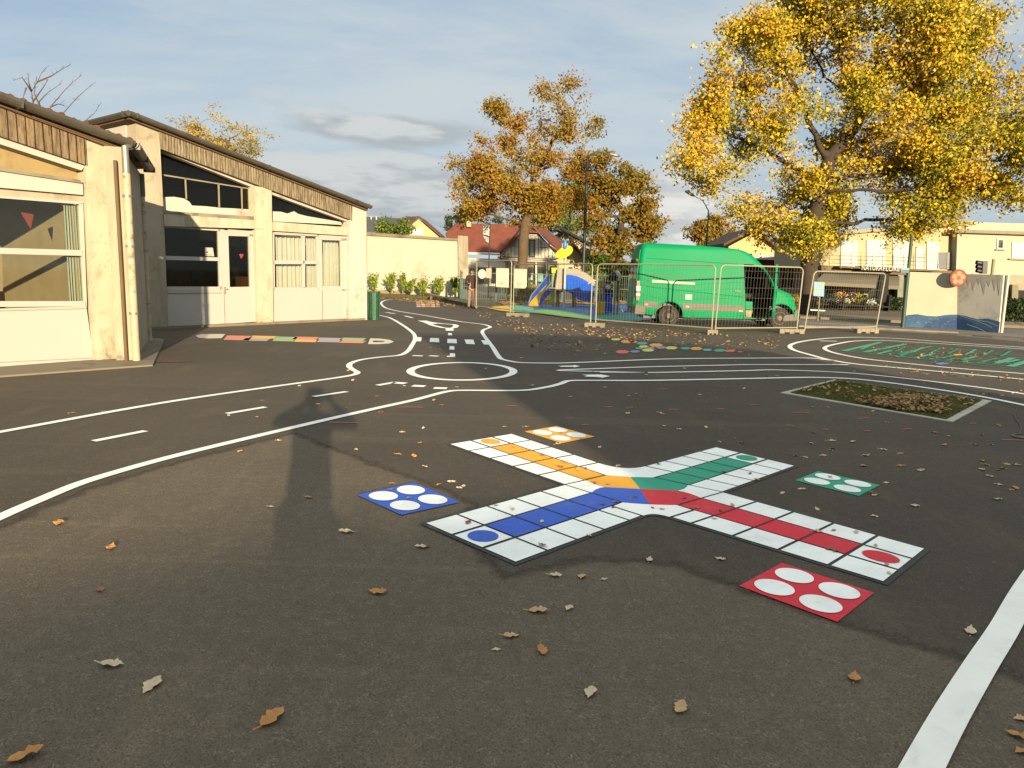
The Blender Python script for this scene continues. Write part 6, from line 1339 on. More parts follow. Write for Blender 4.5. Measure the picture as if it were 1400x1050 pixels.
make_tree('oak_tree', 'orange brown oak with thin top and pale trunk in front of the red roofed house', gx(712, Ym), [P(714, 360), P(717, 318), P(722, 285), P(728, 250)], mid_c, Ym, 800, 60000, .15, lm_oak2, m_bark, .30, .014, .45, .7, thick=.9, spread=.42, sparse_seed=2, hole=-.5, hs=1.0)
Y2 = 95.0; P = lambda px, py, dy=0: D(px, py, Y2+dy)
c2_ = [(815, 235, 26, 20), (845, 235, 36, 22), (875, 245, 22, 20), (830, 265, 34, 26), (865, 275, 34, 26), (890, 290, 18, 22), (800, 270, 24, 26), (825, 300, 34, 24), (865, 312, 34, 22), (895, 318, 14, 12), (790, 250, 18, 18), (840, 335, 40, 16, .8), (880, 340, 24, 16, .8)]
make_tree('broadleaf_tree', 'rounded olive and rust coloured tree just left of the van roof', gx(846, Y2), [P(846, 360), P(848, 325), P(850, 290)], c2_, Y2, 600, 34000, .36, lm_oak3, m_bark_d, .5, .03, .9, 1.5, thick=.8, spread=.8, sparse_seed=4, hole=-.6, hs=1.8)
lm_green = leafmat('leaf_green', [(0, S(40, 60, 24)), (.6, S(86, 104, 38)), (1, S(136, 134, 54))], .4, .4, .3)
Y3 = 128.0; P = lambda px, py, dy=0: D(px, py, Y3+dy)
make_tree('broadleaf_tree', 'green tree seen between the two orange trees behind the red roof', gx(785, Y3), [P(786, 350), P(786, 310)], [(770, 270, 22, 20), (795, 265, 20, 24), (785, 292, 28, 16), (760, 300, 20, 14), (805, 300, 18, 16), (745, 308, 16, 10)], Y3, 260, 11000, .46, lm_green, m_bark, .4, .04, 1.1, 1.8, thick=.7, spread=1.0)
Y4 = 85.0; P = lambda px, py, dy=0: D(px, py, Y4+dy)
make_tree('broadleaf_tree', 'small round olive tree beyond the van roof beside the slender street lamp', gx(970, Y4), [P(970, 350), P(970, 325)], [(960, 315, 18, 13), (975, 308, 20, 11), (990, 318, 18, 12), (968, 328, 24, 10)], Y4, 200, 7000, .34, lm_oak3, m_bark, .3, .03, .8, 1.2, thick=.8, spread=.6)
Y5 = 140.0; P = lambda px, py, dy=0: D(px, py, Y5+dy)
make_tree('conifer_tree', 'dark small conifer top just left of the red roof ridge', gx(622, Y5), [P(622, 350), P(622, 318)], [(620, 298, 11, 6), (630, 302, 12, 6), (616, 306, 10, 6), (640, 299, 12, 6), (672, 298, 14, 7), (655, 301, 14, 6)], Y5, 120, 4500, .36, leafmat('leaf_conifer', [(0, S(24, 36, 22)), (1, S(66, 78, 40))], .5, .3, .2), m_bark_d, .3, .03, .8, 1.1, thick=.6, spread=.5)
Y6 = 62.0
make_tree('evergreen_shrub', 'dark green rounded shrub showing above the cream garden wall', gx(534, Y6), [D(534, 340, Y6), D(534, 325, Y6)], [(522, 314, 11, 7), (536, 310, 14, 8), (550, 314, 10, 7), (536, 322, 20, 8)], Y6, 120, 6500, .2, lm_green, m_bark_d, .15, .02, .5, .8, thick=.8, spread=.4)['category'] = 'shrub'
Yb_ = 38.0; P = lambda px, py, dy=0: D(px, py, Yb_+dy)
lm_birch = leafmat('leaf_birch', [(0, S(104, 104, 48)), (.4, S(150, 134, 56)), (1, S(176, 132, 44))], .6, .4, .4)
make_tree('birch_tree', 'loose yellow birch crown rising over the second classroom roof', gx(300, Yb_), [P(302, 330), P(303, 250), P(306, 215)], [(320, 178, 20, 14), (338, 185, 16, 14), (310, 196, 22, 16), (340, 203, 15, 14), (355, 190, 9, 10, .6), (292, 190, 14, 10), (288, 200, 12, 6), (272, 172, 14, 14, .35), (248, 168, 9, 14, .35), (262, 182, 14, 10, .35), (290, 165, 10, 10, .3), (232, 176, 8, 8, .2)], Yb_, 420, 8500, .11, lm_birch, m_bark, .12, .008, .4, .55, thick=.9, spread=.32, sparse_seed=1, hole=-.1, hs=.7)
# bare tree behind the near block
Yt_ = 22.0; q = D(48, 260, Yt_); root = thing('bare_tree', 'leafless tree with thin upright twigs over the near classroom roof', 'tree', (q.x, Yt_, 0))
tw = MB(); pk = lambda x, y: D(x, y, Yt_+.02*(x-60))
trunk_top = D(60, 205, Yt_); tw.tube([(q.x, Yt_, 0), (q.x, Yt_, trunk_top.z*.6), trunk_top], [.14, .10, .07], 8)
TW = [[(60, 205), (50, 165), (45, 139), (43, 125), (51, 112), (57, 99), (64, 92)], [(51, 112), (71, 103.5), (84, 95), (97, 88)], [(43, 125), (36, 114), (30, 106), (18, 110)], [(43, 125), (39, 112), (39, 100)], [(36, 120), (31, 135)], [(60, 205), (62, 165), (69, 146), (86, 126), (98, 114), (111, 103)], [(60, 205), (76, 172), (86, 155), (103, 136), (118, 122), (130, 113)], [(60, 205), (92, 180), (118, 164), (129, 155), (139, 139)], [(50, 165), (54, 138), (66, 126), (84, 114)], [(45, 139), (60, 118), (66, 108)], [(69, 146), (80, 142), (92, 146)], [(57, 150), (47, 128), (50, 104)]]
for path_ in TW:
    n_ = len(path_); tw.tube([pk(*a) for a in path_], [max(.0045, .022*(1-k/(n_-1))**1.3+.004) for k in range(n_)], 5)
    for k in range(1, n_-1):
        for _ in range(3):
            u = random.random(); x = path_[k][0]*(1-u)+path_[k+1][0]*u; y = path_[k][1]*(1-u)+path_[k+1][1]*u; a = pk(x, y); tw.tube([a, pk(x+random.uniform(-5, 8), y-random.uniform(1, 7))], [.005, .003], 4)
tw.build('trunk', mat('bark_twig', S(120, 92, 74), .9, .2, 4), root, smooth='all')
# shrubs and hedges behind the railing and behind the playground
lm_hedge = leafmat('leaf_hedge_yellow', [(0, S(84, 100, 26)), (.6, S(150, 150, 40)), (1, S(196, 150, 40))], .8, .5, .3)
hedge('hedge', 'yellow green hedge behind the railing under the white notice panels', (xz(694, 44), 44, 0), (xz(735, 44), 44, 0), 1.0, .8, 5200, lm_hedge, .13)
hedge('hedge', 'dark green hedge behind the playhouse and play tower', (xz(798, 50), 50, 0), (xz(868, 50), 50, 0), 2.6, 1.5, 12000, lm_green, .2)
hedge('hedge', 'brownish shrubs behind the open wire panel beneath the oak', (xz(1068, 38), 38, 0), (xz(1110, 38), 38, 0), .8, 1.0, 3500, lm_oak3, .12)
hedge('hedge', 'dark planting at the foot of the pale building, right of the mural wall', (xz(1372, 33), 33, 0), (xz(1500, 33), 33, 0), .9, .8, 5000, lm_dk, .12)
# distant wood line closing the horizon
o = None
def wood(label, xs, Y, hpx, n, lm, leaf):
    cs = []
    for k in range(n):
        x = random.uniform(*xs); top = hpx+6*math.sin(x*.06)+4*math.sin(x*.021+1)+3*math.sin(x*.17); z1 = D(x, top, Y).z; cs.append((D(x, 380, Y).x, Y+random.uniform(-4, 4), random.uniform(0, 1)**.6*z1))
    o = fast_mesh('distant_trees', leaf_quads(np.array(cs), leaf), 4, lm); tag(o, label, 'woodland', kind='stuff')
wood('low band of distant trees closing the view behind the houses', (560, 1500), 125, 352, 16000, lm_oak3, 1.1)
# ------------------------------------------------------------------ street beyond the fence
def road(name, pix, z, m): return flat(name, pix, z, m, kind='structure')
road('road', [(1094, 446.5), (1300, 458), (1500, 478), (1700, 478), (1500, 455), (1300, 448), (1090, 437)], .006, m_road)
mb = MB(); Pk = [G(1092, 447.2), G(1200, 450.5), G(1310, 456.5), G(1400, 464), G(1500, 474)]
for a, b in zip(Pk[:-1], Pk[1:]):
    d = (b-a).normalized(); n = Vector((-d.y, d.x, 0)); mb.prism([a, b, b+n*.16, a+n*.16], (0, 0, .06))
mb.build('kerb', m_conc, kind='structure')
mb = MB(); Pk = [G(1060, 434), G(1110, 436.2), G(1240, 442), G(1400, 449), G(1600, 458)]
for a, b in zip(Pk[:-1], Pk[1:]):
    d = (b-a).normalized(); n = Vector((-d.y, d.x, 0)); mb.prism([a, b, b+n*3.2, a+n*3.2], (0, 0, .10))
mb.build('pavement', m_slab, kind='structure')
line([(1096, 441.5), (1200, 445.5), (1232, 447)], .1, 'white edge line of the street beyond the fence', smooth=False)
for x, y in ((1297, 455), (1345, 459)): flat('metal_plate', [(x-14, y-.9), (x+12, y+1.0), (x+12, y+3), (x-14, y+1)], .014, m_gutter, label='flat brown steel plate on the kerb line, '+('left one' if x < 1300 else 'right one'), cat='metal plate', group='steel plates by the kerb')
# cable and cover at the right edge
c = [G(1391, 557), G(1387, 570), G(1393, 580), G(1396, 588), G(1393, 596)]; mb = MB(); mb.tube([p+Vector((0, 0, .012)) for p in catmull(c, 5)], .006, 5); mb.build('thin_cable', m_plastic, label='thin grey cable snaking at the right edge of the yard', cat='cable', smooth=True, origin=c[2])
mb = MB(); mb.lathe([(.13, 0), (.13, .018), (.10, .022), (.10, .012)], G(1402, 599), n=20); mb.build('drain_cover', m_gutter, label='small round drain cover at the right edge', cat='drain cover', origin=G(1402, 599))
# ------------------------------------------------------------------ fallen leaves
def leaf_outline():
    pts = []; n = 9
    for sd in (1, -1):
        row = []
        for k in range(n+1):
            t = k/n; w = .30*math.sin(math.pi*min(1, t*1.02)**.85)*(1+.0*t)+.02; w *= .72 if k % 2 == 0 and 0 < k < n else 1.0
            row.append((t, w*sd))
        pts.append(row)
    return pts
def leaf_mesh(seed, L=.1):
    r = random.Random(seed); a, b = leaf_outline(); mb = MB(); cx = [(t, 0) for t, w in a]; asym = r.uniform(.8, 1.2)
    c1, c2, c3, tw = r.uniform(.2, .9), r.uniform(-.3, .9), r.uniform(-.2, .5), r.uniform(-.6, .6)
    def P(t, w):
        x = (t-.5); z = c1*w*w*1.6+c2*x*x*.55+c3*w*x+tw*w*x; z += .04*math.sin(t*13+w*9+seed)
        return (x*L, w*L, max(z, -.02)*L+.012)
    pts = [P(*p) for p in a]+[P(*p) for p in cx]+[P(t, w*asym) for t, w in b]; n = len(a); fs = []
    for i in range(n-1): fs += [(i, i+1, n+i+1, n+i), (n+i, n+i+1, 2*n+i+1, 2*n+i)]
    mb.add(pts, fs); mb.add([(-.5*L, -.012*L, .010), (-.78*L, .03*L, .016), (-.78*L, .06*L, .018), (-.5*L, .014*L, .014)], [(0, 1, 2, 3)])
    me = bpy.data.meshes.new('fallen_leaf'); me.from_pydata(mb.v, [], mb.f); return me
def dryleaf(name, c):
    c = tuple(x*1.9 for x in c[:3])+(1,)
    return mat(name, c, .75, .22, 30, .3, 200, grime=tuple(x*.5 for x in c[:3])+(1,), gs=40, gth=.6)
LMAT = [dryleaf('dry_tan', S(204, 168, 120)), dryleaf('dry_orange', S(196, 138, 72)), dryleaf('dry_brown', S(140, 104, 72)), dryleaf('dry_pale', S(218, 196, 160)), dryleaf('dry_red', S(150, 74, 52))]
LMESH = {}
for i in range(6):
    for j, m in enumerate(LMAT):
        me = leaf_mesh(i*3+1); me.materials.append(m); LMESH[(i, j)] = me
def leaf(x, y, size, j, label, z=0, group='fallen oak leaves on the asphalt', yaw=None, i=None, tilt=.25, pt=None):
    me = LMESH[(random.randrange(6) if i is None else i, j)]; o = bpy.data.objects.new('fallen_leaf', me); COL.objects.link(o)
    p = pt if pt is not None else G(x, y); o.location = (p.x, p.y, z); s = size/.1; o.scale = (s, s, s)
    o.rotation_euler = (random.uniform(-tilt, tilt), random.uniform(-tilt, tilt), random.uniform(0, 6.28) if yaw is None else yaw)
    tag(o, label, 'leaf', group); return o
hero = [(33, 1038, .115, 1, 'bright orange leaf in the near left corner'), (374, 984, .12, 1, 'orange curled leaf near the bottom, left of centre'), (207, 939, .11, 3, 'pale lobed leaf near the bottom left'), (153, 911, .10, 3, 'pale narrow curled leaf, above the pale lobed one'), (137, 808, .07, 2, 'brown leaf alone on the shaded left asphalt'), (152, 750, .085, 1, 'golden leaf on the sunlit left asphalt'), (80, 717, .10, 1, 'golden brown leaf just inside the big white line at left'), (516, 811, .10, 1, 'folded orange leaf below the blue arm of the board'), (577, 749, .09, 3, 'pale leaf left of the blue circle'), (473, 728, .10, 3, 'pale leaf at the edge of the photographer shadow'), (370, 694, .06, 3, 'tiny pale leaf left of the photographer shadow'), (422, 681, .07, 1, 'golden leaf inside the photographer shadow'), (760, 788, .075, 3, 'flat pale leaf below the board, left of a pair'), (795, 790, .08, 0, 'tan lobed leaf below the board, right of a pair'), (826, 793, .04, 3, 'tiny pale leaf at the end of the row below the board'), (737, 837, .10, 0, 'tan lobed leaf in the middle of the near asphalt'), (778, 833, .065, 3, 'small pale forked leaf beside the tan lobed one'), (700, 871, .08, 0, 'tan oval leaf on the near asphalt'), (741, 892, .08, 1, 'orange leaf just below the tan oval one'), (678, 889, .04, 3, 'tiny grey leaf left of the orange one'), (807, 949, .085, 3, 'pale hooked leaf near the bottom centre'), (930, 971, .09, 0, 'round lobed tan leaf near the bottom right of centre'), (1168, 929, .09, 1, 'flat golden leaf near the white line at lower right'), (1327, 865, .09, 3, 'long pale leaf beside the near right white line'), (888, 767, .07, 3, 'pale leaf below the white board corner'), (985, 766, .07, 3, 'pale leaf above left of the red square'), (1390, 1008, .08, 1, 'golden leaf outside the white line at the right edge'), (1396, 1029, .06, 1, 'orange leaf lowest at the right edge'), (1395, 984, .06, 0, 'pale leaf highest of three outside the white line'), (690, 584, .06, 0, 'small tan leaf left of the yellow square')]
for x, y, s, j, lab in hero: leaf(x, y, s, j, lab, tilt=.12)
onb = [(664, 607, 1), (702, 614, 1), (716, 621, 1), (742, 625, 2), (773, 635, 1), (765, 641, 4), (800, 643, 4), (790, 645, 0), (813, 663, 2), (831, 665, 2), (868, 682, 2), (862, 684, 2), (823, 692, 2), (842, 689, 2), (838, 697, 4), (892, 697, 2), (905, 699, 2), (640, 718, 4), (701, 699, 3), (678, 694, 2), (741, 716, 3), (805, 735, 3), (741, 749, 2), (952, 697, 1), (935, 684, 4), (985, 701, 4), (1001, 694, 0), (990, 648, 2), (1035, 658, 0), (1118, 730, 3), (1140, 728, 1), (1170, 731, 3), (1197, 749, 0), (1212, 775, 0), (1215, 787, 3), (1135, 754, 2), (976, 712, 3), (845, 640, 0), (900, 637, 4), (1025, 650, 4), (559, 683, 1), (534, 672, 1), (767, 594, 2), (794, 601, 1), (1135, 655, 0), (1190, 676, 2), (1142, 757, 2)]
for x, y, j in onb: leaf(x, y, random.uniform(.035, .065), j, 'small dry leaf lying on the painted board or its squares', z=.012, group='small leaves on the painted board', tilt=.1)
mids = [(97, 566, 1), (141, 563, 3), (313, 569, 0), (351, 571, 1), (328, 618, 1), (380, 603, 3), (549, 592, 0), (579, 586, 3), (575, 606, 1), (545, 622, 1), (566, 625, 1), (580, 639, 3), (535, 662, 1), (600, 663, 1), (616, 660, 3), (633, 666, 3), (487, 615, 0), (627, 668, 3), (858, 566, 3), (904, 566, 3), (770, 640, 4), (908, 583, 3), (965, 585, 3), (928, 588, 3), (984, 605, 3), (1004, 600, 3), (1014, 606, 3), (1088, 624, 3), (1101, 626, 0), (1125, 624, 0), (1109, 607, 3), (1096, 670, 3), (1070, 675, 3), (1117, 697, 3), (1195, 707, 3), (1196, 678, 0), (1212, 661, 3), (1250, 693, 3), (1363, 684, 3), (1352, 652, 3), (1350, 637, 3), (1390, 637, 3), (1354, 609, 3), (1297, 597, 3), (1365, 582, 1), (720, 584, 3), (763, 608, 0), (820, 612, 3), (957, 540, 3), (860, 542, 3), (780, 543, 3), (828, 530, 3), (995, 531, 3), (1017, 532, 3), (1110, 557, 0), (1131, 557, 3), (1212, 578, 3), (1193, 563, 0)]
MID = 'small dry leaf scattered on the open asphalt between the painted board and the play road'
for x, y, j in mids: leaf(x, y, random.uniform(.055, .085), j, MID, tilt=.2)
def scatter(n, poly, fn):
    xs = [p[0] for p in poly]; ys = [p[1] for p in poly]; k = 0; res = []
    while k < n:
        x, y = random.uniform(min(xs), max(xs)), random.uniform(min(ys), max(ys)); ins = False
        for i in range(len(poly)):
            (x0, y0), (x1, y1) = poly[i-1], poly[i]
            if (y0 > y) != (y1 > y) and x < (x1-x0)*(y-y0)/(y1-y0)+x0: ins = not ins
        if ins: fn(x, y); k += 1
rl = lambda: random.choice([0, 0, 1, 1, 3, 3, 2])
for n, poly_ in ((26, [(300, 560), (600, 470), (700, 520), (640, 570)]), (40, [(700, 460), (1080, 470), (1100, 560), (720, 540)]), (24, [(1060, 590), (1400, 590), (1400, 680), (1220, 660)]), (22, [(1100, 488), (1400, 520), (1400, 550), (1200, 520)])):
    scatter(n, poly_, lambda x, y: leaf(x, y, random.uniform(.05, .09), rl(), 'tiny dry leaf strewn on the asphalt around the play road lines', tilt=.2, group='tiny leaves around the play road'))
# the thick litter beneath the trees: uncountable
def litter(n, polys, size, m, nm, label, zz_=.015):
    cs = []
    for frac, poly_ in polys:
        def f(x, y): p = G(x, y); cs.append((p.x, p.y, zz_+random.random()*.02))
        scatter(int(n*frac), poly_, f)
    c = np.array(cs); k = len(c); a = rng.random(k)*6.28; s = size*(.5+rng.random(k)); t = np.stack([np.cos(a), np.sin(a), rng.normal(size=k)*.35], 1)*s[:, None]*.5; b = np.stack([-np.sin(a), np.cos(a), rng.normal(size=k)*.35], 1)*s[:, None]*.32
    v = np.stack([c-t, c-b, c+t, c+b], 1).reshape(-1, 3); v[:, 2] = np.maximum(v[:, 2], zz_-.004)
    o = fast_mesh(nm, v, 4, m); tag(o, label, 'leaves', kind='stuff')
lm_lit = leafmat('litter_leaf', [(0, S(84, 62, 38)), (.35, S(130, 98, 56)), (.7, S(158, 128, 84)), (1, S(182, 160, 118))], 1, .3, .15)
litter(1050, [(.30, [(800, 449), (850, 449), (960, 458), (930, 463), (860, 466), (790, 458)]), (.2, [(700, 436), (800, 448), (820, 458), (760, 462), (700, 450)]), (.15, [(640, 425), (720, 436), (740, 470), (670, 440)]), (.25, [(820, 448), (1080, 460), (1060, 478), (830, 470)]), (.1, [(700, 462), (850, 470), (830, 486), (720, 476)])], .075, lm_lit, 'leaf_litter', 'loose litter of dry leaves in front of the wire fence')
litter(5200, [(1, [(680, 414), (760, 411), (900, 412), (900, 418), (760, 417), (690, 418)])], .16, lm_lit, 'leaf_litter', 'brown leaf litter behind the playground surface', .05)
litter(420, [(.6, [(520, 406.5), (600, 412), (640, 421), (600, 419)]), (.4, [(503, 407), (560, 408), (600, 414), (560, 413)])], .14, lm_lit, 'leaf_litter', 'leaves blown against the long timber planter')
litter(260, [(.7, [(1160, 478), (1240, 470), (1330, 480), (1400, 500), (1300, 500)]), (.3, [(1180, 495), (1400, 515), (1400, 525), (1250, 512)])], .055, lm_lit, 'leaf_litter', 'dry leaves strewn over the green maze', .016)
litter(1300, [(.75, [(1165, 553), (1230, 541), (1290, 548), (1290, 568), (1240, 566)]), (.25, [(1085, 536), (1140, 523), (1340, 549), (1300, 574)])], .06, lm_lit, 'leaf_litter', 'brown leaves gathered in the middle of the grass rectangle', .045)
# ------------------------------------------------------------------ people
m_skin = mat('skin', S(205, 150, 120), .6, .05, 8)
def skin_obj(name, pts, edges, radii, m, parent, sub=2, root_i=0):
    bm = bmesh.new(); lay = bm.verts.layers.skin.verify(); vs_ = []; off = root_loc(parent)
    for p, r in zip(pts, radii):
        v = bm.verts.new(Vector(p)-off); v[lay].radius = (r, r) if not isinstance(r, tuple) else r; vs_.append(v)
    for a, b in edges: bm.edges.new((vs_[a], vs_[b]))
    vs_[root_i][lay].use_root = True
    me = bpy.data.meshes.new(name); bm.to_mesh(me); bm.free(); me.materials.append(m)
    o = bpy.data.objects.new(name, me); COL.objects.link(o); o.parent = parent
    o.modifiers.new('s', 'SKIN').use_smooth_shade = True; sb_ = o.modifiers.new('u', 'SUBSURF'); sb_.levels = sub; sb_.render_levels = sub
    return o
def person(label, base, yaw, pose, cols, hair_c, height=1.72, group=None, coat=1.0):
    R3 = Matrix.Rotation(yaw, 3, 'Z'); b = Vector(base); k = height/1.72
    T_ = lambda p: b+R3@(Vector(p)*k)
    t = thing('person', label, 'person', b); J = pose
    pts = []; rad = []; ed = []
    def add(p, r, par=None):
        pts.append(T_(p)); rad.append(r*k if not isinstance(r, tuple) else tuple(x*k for x in r)); i = len(pts)-1
        if par is not None: ed.append((par, i))
        return i
    pel = add((0, 0, .95), .13); wa = add((0, .01, 1.12), .125, pel); ch = add((0, .0, 1.32), .145, wa); nk0 = add((0, -.01, 1.45), .08, ch); nk = add((0, .0, 1.51), .05, nk0)
    hd_ = J.get('head', (0, .04, 1.62)); h1 = add((hd_[0], hd_[1]-.01, hd_[2]-.035), .072, nk); h2 = add((hd_[0], hd_[1]-.01, hd_[2]+.03), .088, h1); h3 = add((hd_[0], hd_[1]-.015, hd_[2]+.085), .055, h2)
    add((hd_[0], hd_[1]+.088, hd_[2]-.01), .014, h1)
    hands = []
    for s in (-1, 1):
        sh_ = add((.17*s, 0, 1.40), .062, ch); el = add(J['elbow'][s], .043, sh_); fa = add(tuple(Vector(J['elbow'][s]).lerp(Vector(J['wrist'][s]), .3)), .042, el); wr = add(J['wrist'][s], .027, fa)
        dv = (Vector(J['wrist'][s])-Vector(J['elbow'][s])).normalized() if 'hand' not in J else Vector(J['hand'][s]).normalized()
        pm_ = add(tuple(Vector(J['wrist'][s])+dv*.05), (.036, .02), wr); hands.append((s, pm_, Vector(J['wrist'][s])+dv*.08, dv, wr))
    for s in (-1, 1):
        hp_ = add((.09*s, 0, .88), .095, pel); kn_ = add(J['knee'][s], .06, hp_); cf = add(tuple(Vector(J['knee'][s]).lerp(Vector(J['ankle'][s]), .3)), .058, kn_); an_ = add(J['ankle'][s], .04, cf); hl_ = add((J['ankle'][s][0], J['ankle'][s][1]+.02, .04), .04, an_); add((J['ankle'][s][0], J['ankle'][s][1]+.17, .03), .032, hl_)
    for s, pm_, tip, dv, wr in hands:
        sidev = dv.cross(Vector((0, 1, .01))).normalized() if abs(dv.y) < .9 else Vector((1, 0, 0)); cur = Vector((0, 1, 0)) if 'grip' not in J else Vector(J['grip'][s])
        for q in range(4):
            o_ = (q-1.5)*.019; l = (.062, .075, .07, .055)[q]
            a = add(tuple(tip+sidev*o_), .009, pm_); c_ = add(tuple(tip+sidev*o_+(dv*.8+cur*.4).normalized()*l*.5), .008, a); add(tuple(tip+sidev*o_+(dv*.8+cur*.4).normalized()*l*.5+(dv*.3+cur).normalized()*l*.45), .007, c_)
        th = add(tuple(Vector(J['wrist'][s])+dv*.035+sidev*-.035*s), .011, pm_); add(tuple(Vector(J['wrist'][s])+dv*.075+sidev*-.05*s+cur*.02), .009, th)
    skin_obj('body', pts, ed, rad, m_skin, t)
    # jacket
    P2 = []; R2 = []; E2 = []
    def add2(p, r, par=None):
        P2.append(T_(p)); R2.append((r[0]*k, r[1]*k) if isinstance(r, tuple) else r*k); i = len(P2)-1
        if par is not None: E2.append((par, i))
        return i
    a0 = add2((0, 0, .84), (.19*coat, .155*coat)); a1 = add2((0, .0, 1.02), (.175*coat, .145*coat), a0); a2 = add2((0, .0, 1.2), (.175*coat, .15), a1); a3 = add2((0, 0, 1.36), (.17, .15), a2); a4 = add2((0, 0, 1.47), .085, a3)
    for s in (-1, 1):
        b1 = add2((.19*s, 0, 1.40), .08, a3); b2 = add2(tuple(Vector((.19*s, 0, 1.4)).lerp(Vector(J['elbow'][s]), .6)), .068, b1); b3 = add2(J['elbow'][s], .062, b2); add2(tuple(Vector(J['elbow'][s]).lerp(Vector(J['wrist'][s]), .88)), .043, b3)
    skin_obj('jacket', P2, E2, R2, cols[0], t)
    P2, R2, E2 = [], [], []
    c0 = add2((0, 0, .92), (.15, .13))
    for s in (-1, 1):
        d1 = add2((.092*s, 0, .82), .105, c0); d2 = add2(tuple(Vector((.092*s, 0, .82)).lerp(Vector(J['knee'][s]), .6)), .09, d1); d3 = add2(J['knee'][s], .075, d2); d4 = add2(tuple(Vector(J['knee'][s]).lerp(Vector(J['ankle'][s]), .5)), .068, d3); add2(tuple(Vector(J['ankle'][s])+Vector((0, 0, .0))), .06, d4)
    skin_obj('trousers', P2, E2, R2, cols[1], t)
    for s in (-1, 1):
        P2, R2, E2 = [], [], []; A = J['ankle'][s]
        e0 = add2((A[0], A[1]-.02, .055), .052); e1 = add2((A[0], A[1]+.08, .05), .05, e0); add2((A[0], A[1]+.19, .04), .038, e1); skin_obj('shoe', P2, E2, R2, m_blackp, t, 1)
    P2, R2, E2 = [], [], []
    e0 = add2((hd_[0], hd_[1]-.03, hd_[2]+.03), .099); e1 = add2((hd_[0], hd_[1]-.012, hd_[2]+.09), .078, e0); add2((hd_[0], hd_[1]-.055, hd_[2]-.04), .075, e0); skin_obj('hair', P2, E2, R2, hair_c, t, 2)
    ey = MB()
    for s in (-1, 1): ey.lathe([(.002, .012), (.011, .008), (.013, 0)], T_((hd_[0]+.03*s, hd_[1]+.068, hd_[2]+.012)), R3@Vector((0, 1, 0)), 10)
    ey.build('eyes', m_blackp, t)
    mo = MB(); mo.box(T_((hd_[0], hd_[1]+.066, hd_[2]-.05)), (.045*k, .012*k, .012*k), rz=yaw); mo.build('mouth', mat('lip', S(160, 80, 70), .5), t)
    for s in (-1, 1): er = MB(); er.lathe([(.022, -.008), (.02, .008)], T_((hd_[0]+.083*s, hd_[1]-.01, hd_[2])), R3@Vector((1, 0, 0)), 10); er.build('ear', m_skin, t)
    return t
stand = dict(elbow={-1: (-.27, -.03, 1.13), 1: (.27, -.03, 1.13)}, wrist={-1: (-.14, .2, 1.08), 1: (.2, .2, 1.1)}, knee={-1: (-.11, .02, .48), 1: (.11, .02, .48)}, ankle={-1: (-.12, -.03, .08), 1: (.12, -.02, .08)})
person('person in a dark brown jacket and pinkish trousers standing by the gate', G(644.5, 422.3), math.radians(200), stand, (mat('jacket_brown', S(62, 40, 32), .9, .15, 6), mat('trousers_pink', S(168, 138, 118), .9, .1, 6)), mat('hair_dark', S(48, 44, 34), .9, .2, 20), 1.78)
photo = dict(elbow={-1: (-.43, .10, 1.34), 1: (.43, .10, 1.34)}, wrist={-1: (-.12, .31, 1.53), 1: (.12, .31, 1.53)}, hand={-1: (.25, .15, .9), 1: (-.25, .15, .9)}, knee={-1: (-.12, .03, .48), 1: (.12, .03, .48)}, ankle={-1: (-.13, -.03, .08), 1: (.13, -.03, .08)}, grip={-1: (.3, .6, .3), 1: (-.3, .6, .3)}, head=(0, .03, 1.64))
person('person in a dark coat raising a phone, whose long shadow lies on the yard', (0, -.42, 0), 0, photo, (mat('coat_dark', S(50, 52, 60), .9, .1, 5), mat('jeans_blue', S(50, 60, 84), .9, .1, 5)), mat('hair_brown', S(60, 44, 30), .9, .2, 20), 1.74, coat=1.02)
mb = MB(); mb.box((0, -.035, 1.60), (.155, .009, .075)); mb.build('phone', m_blackp, label='slim black phone held up sideways by the person behind the camera', cat='phone', bevel=.003, origin=(0, -.035, 1.6))
# ------------------------------------------------------------------ school wings behind the camera (they cast the yard shade)
m_ws = mat('wing_plaster', S(206, 190, 150), .9, .05, 1)
SH = Vector((math.sin(SUN_AZ), math.cos(SUN_AZ), 0)); PH_ = Vector((-SH.y, SH.x, 0))
def wing(label, c0, width, depth, tops, wins):
    # front wall faces away from the low sun, side walls run back from it
    c0 = Vector(c0); pt = lambda u, v, z: c0+PH_*u+SH*v+Vector((0, 0, z)); rz = math.atan2(PH_.y, PH_.x)
    t = thing('school_wing', label, 'school building', tuple(pt(width/2, 0, 0))); mb = MB()
    mb.prism([pt(0, 0, 0), pt(width, 0, 0)]+[pt(u, 0, z-.2) for u, z in tops[::-1]], SH*depth); mb.build('walls', m_ws, t)
    mb = MB(); e = [pt(u, -.02, z-.2) for u, z in tops]; mb.prism(e+[p+Vector((0, 0, .2)) for p in e[::-1]], SH*(depth+.04)); mb.build('roof', m_rbn, t)
    for k in range(wins):
        m1 = MB(); m1.box(pt(width*(k+.5)/wins, -.03, 1.7), (1.5, .08, 1.5), rz=rz); f = m1.build('window', m_shut, t); m1 = MB(); m1.box(pt(width*(k+.5)/wins, -.075, 1.7), (1.34, .02, 1.34), rz=rz); m1.build('pane', m_glass_d, f)
    return t
wing('pitched roof school wing behind the camera to the right', (5.62, -12, 0), 7.3, 6, [(0, 5.36), (2.5, 5.42), (4.9, 5.2), (7.3, 4.62)], 3)
wing('long low school wing farther behind the camera', (-18, -31.2, 0), 37, 8, [(0, 4.8), (23.2, 4.88), (25.6, 5.12), (37, 5.2)], 12)
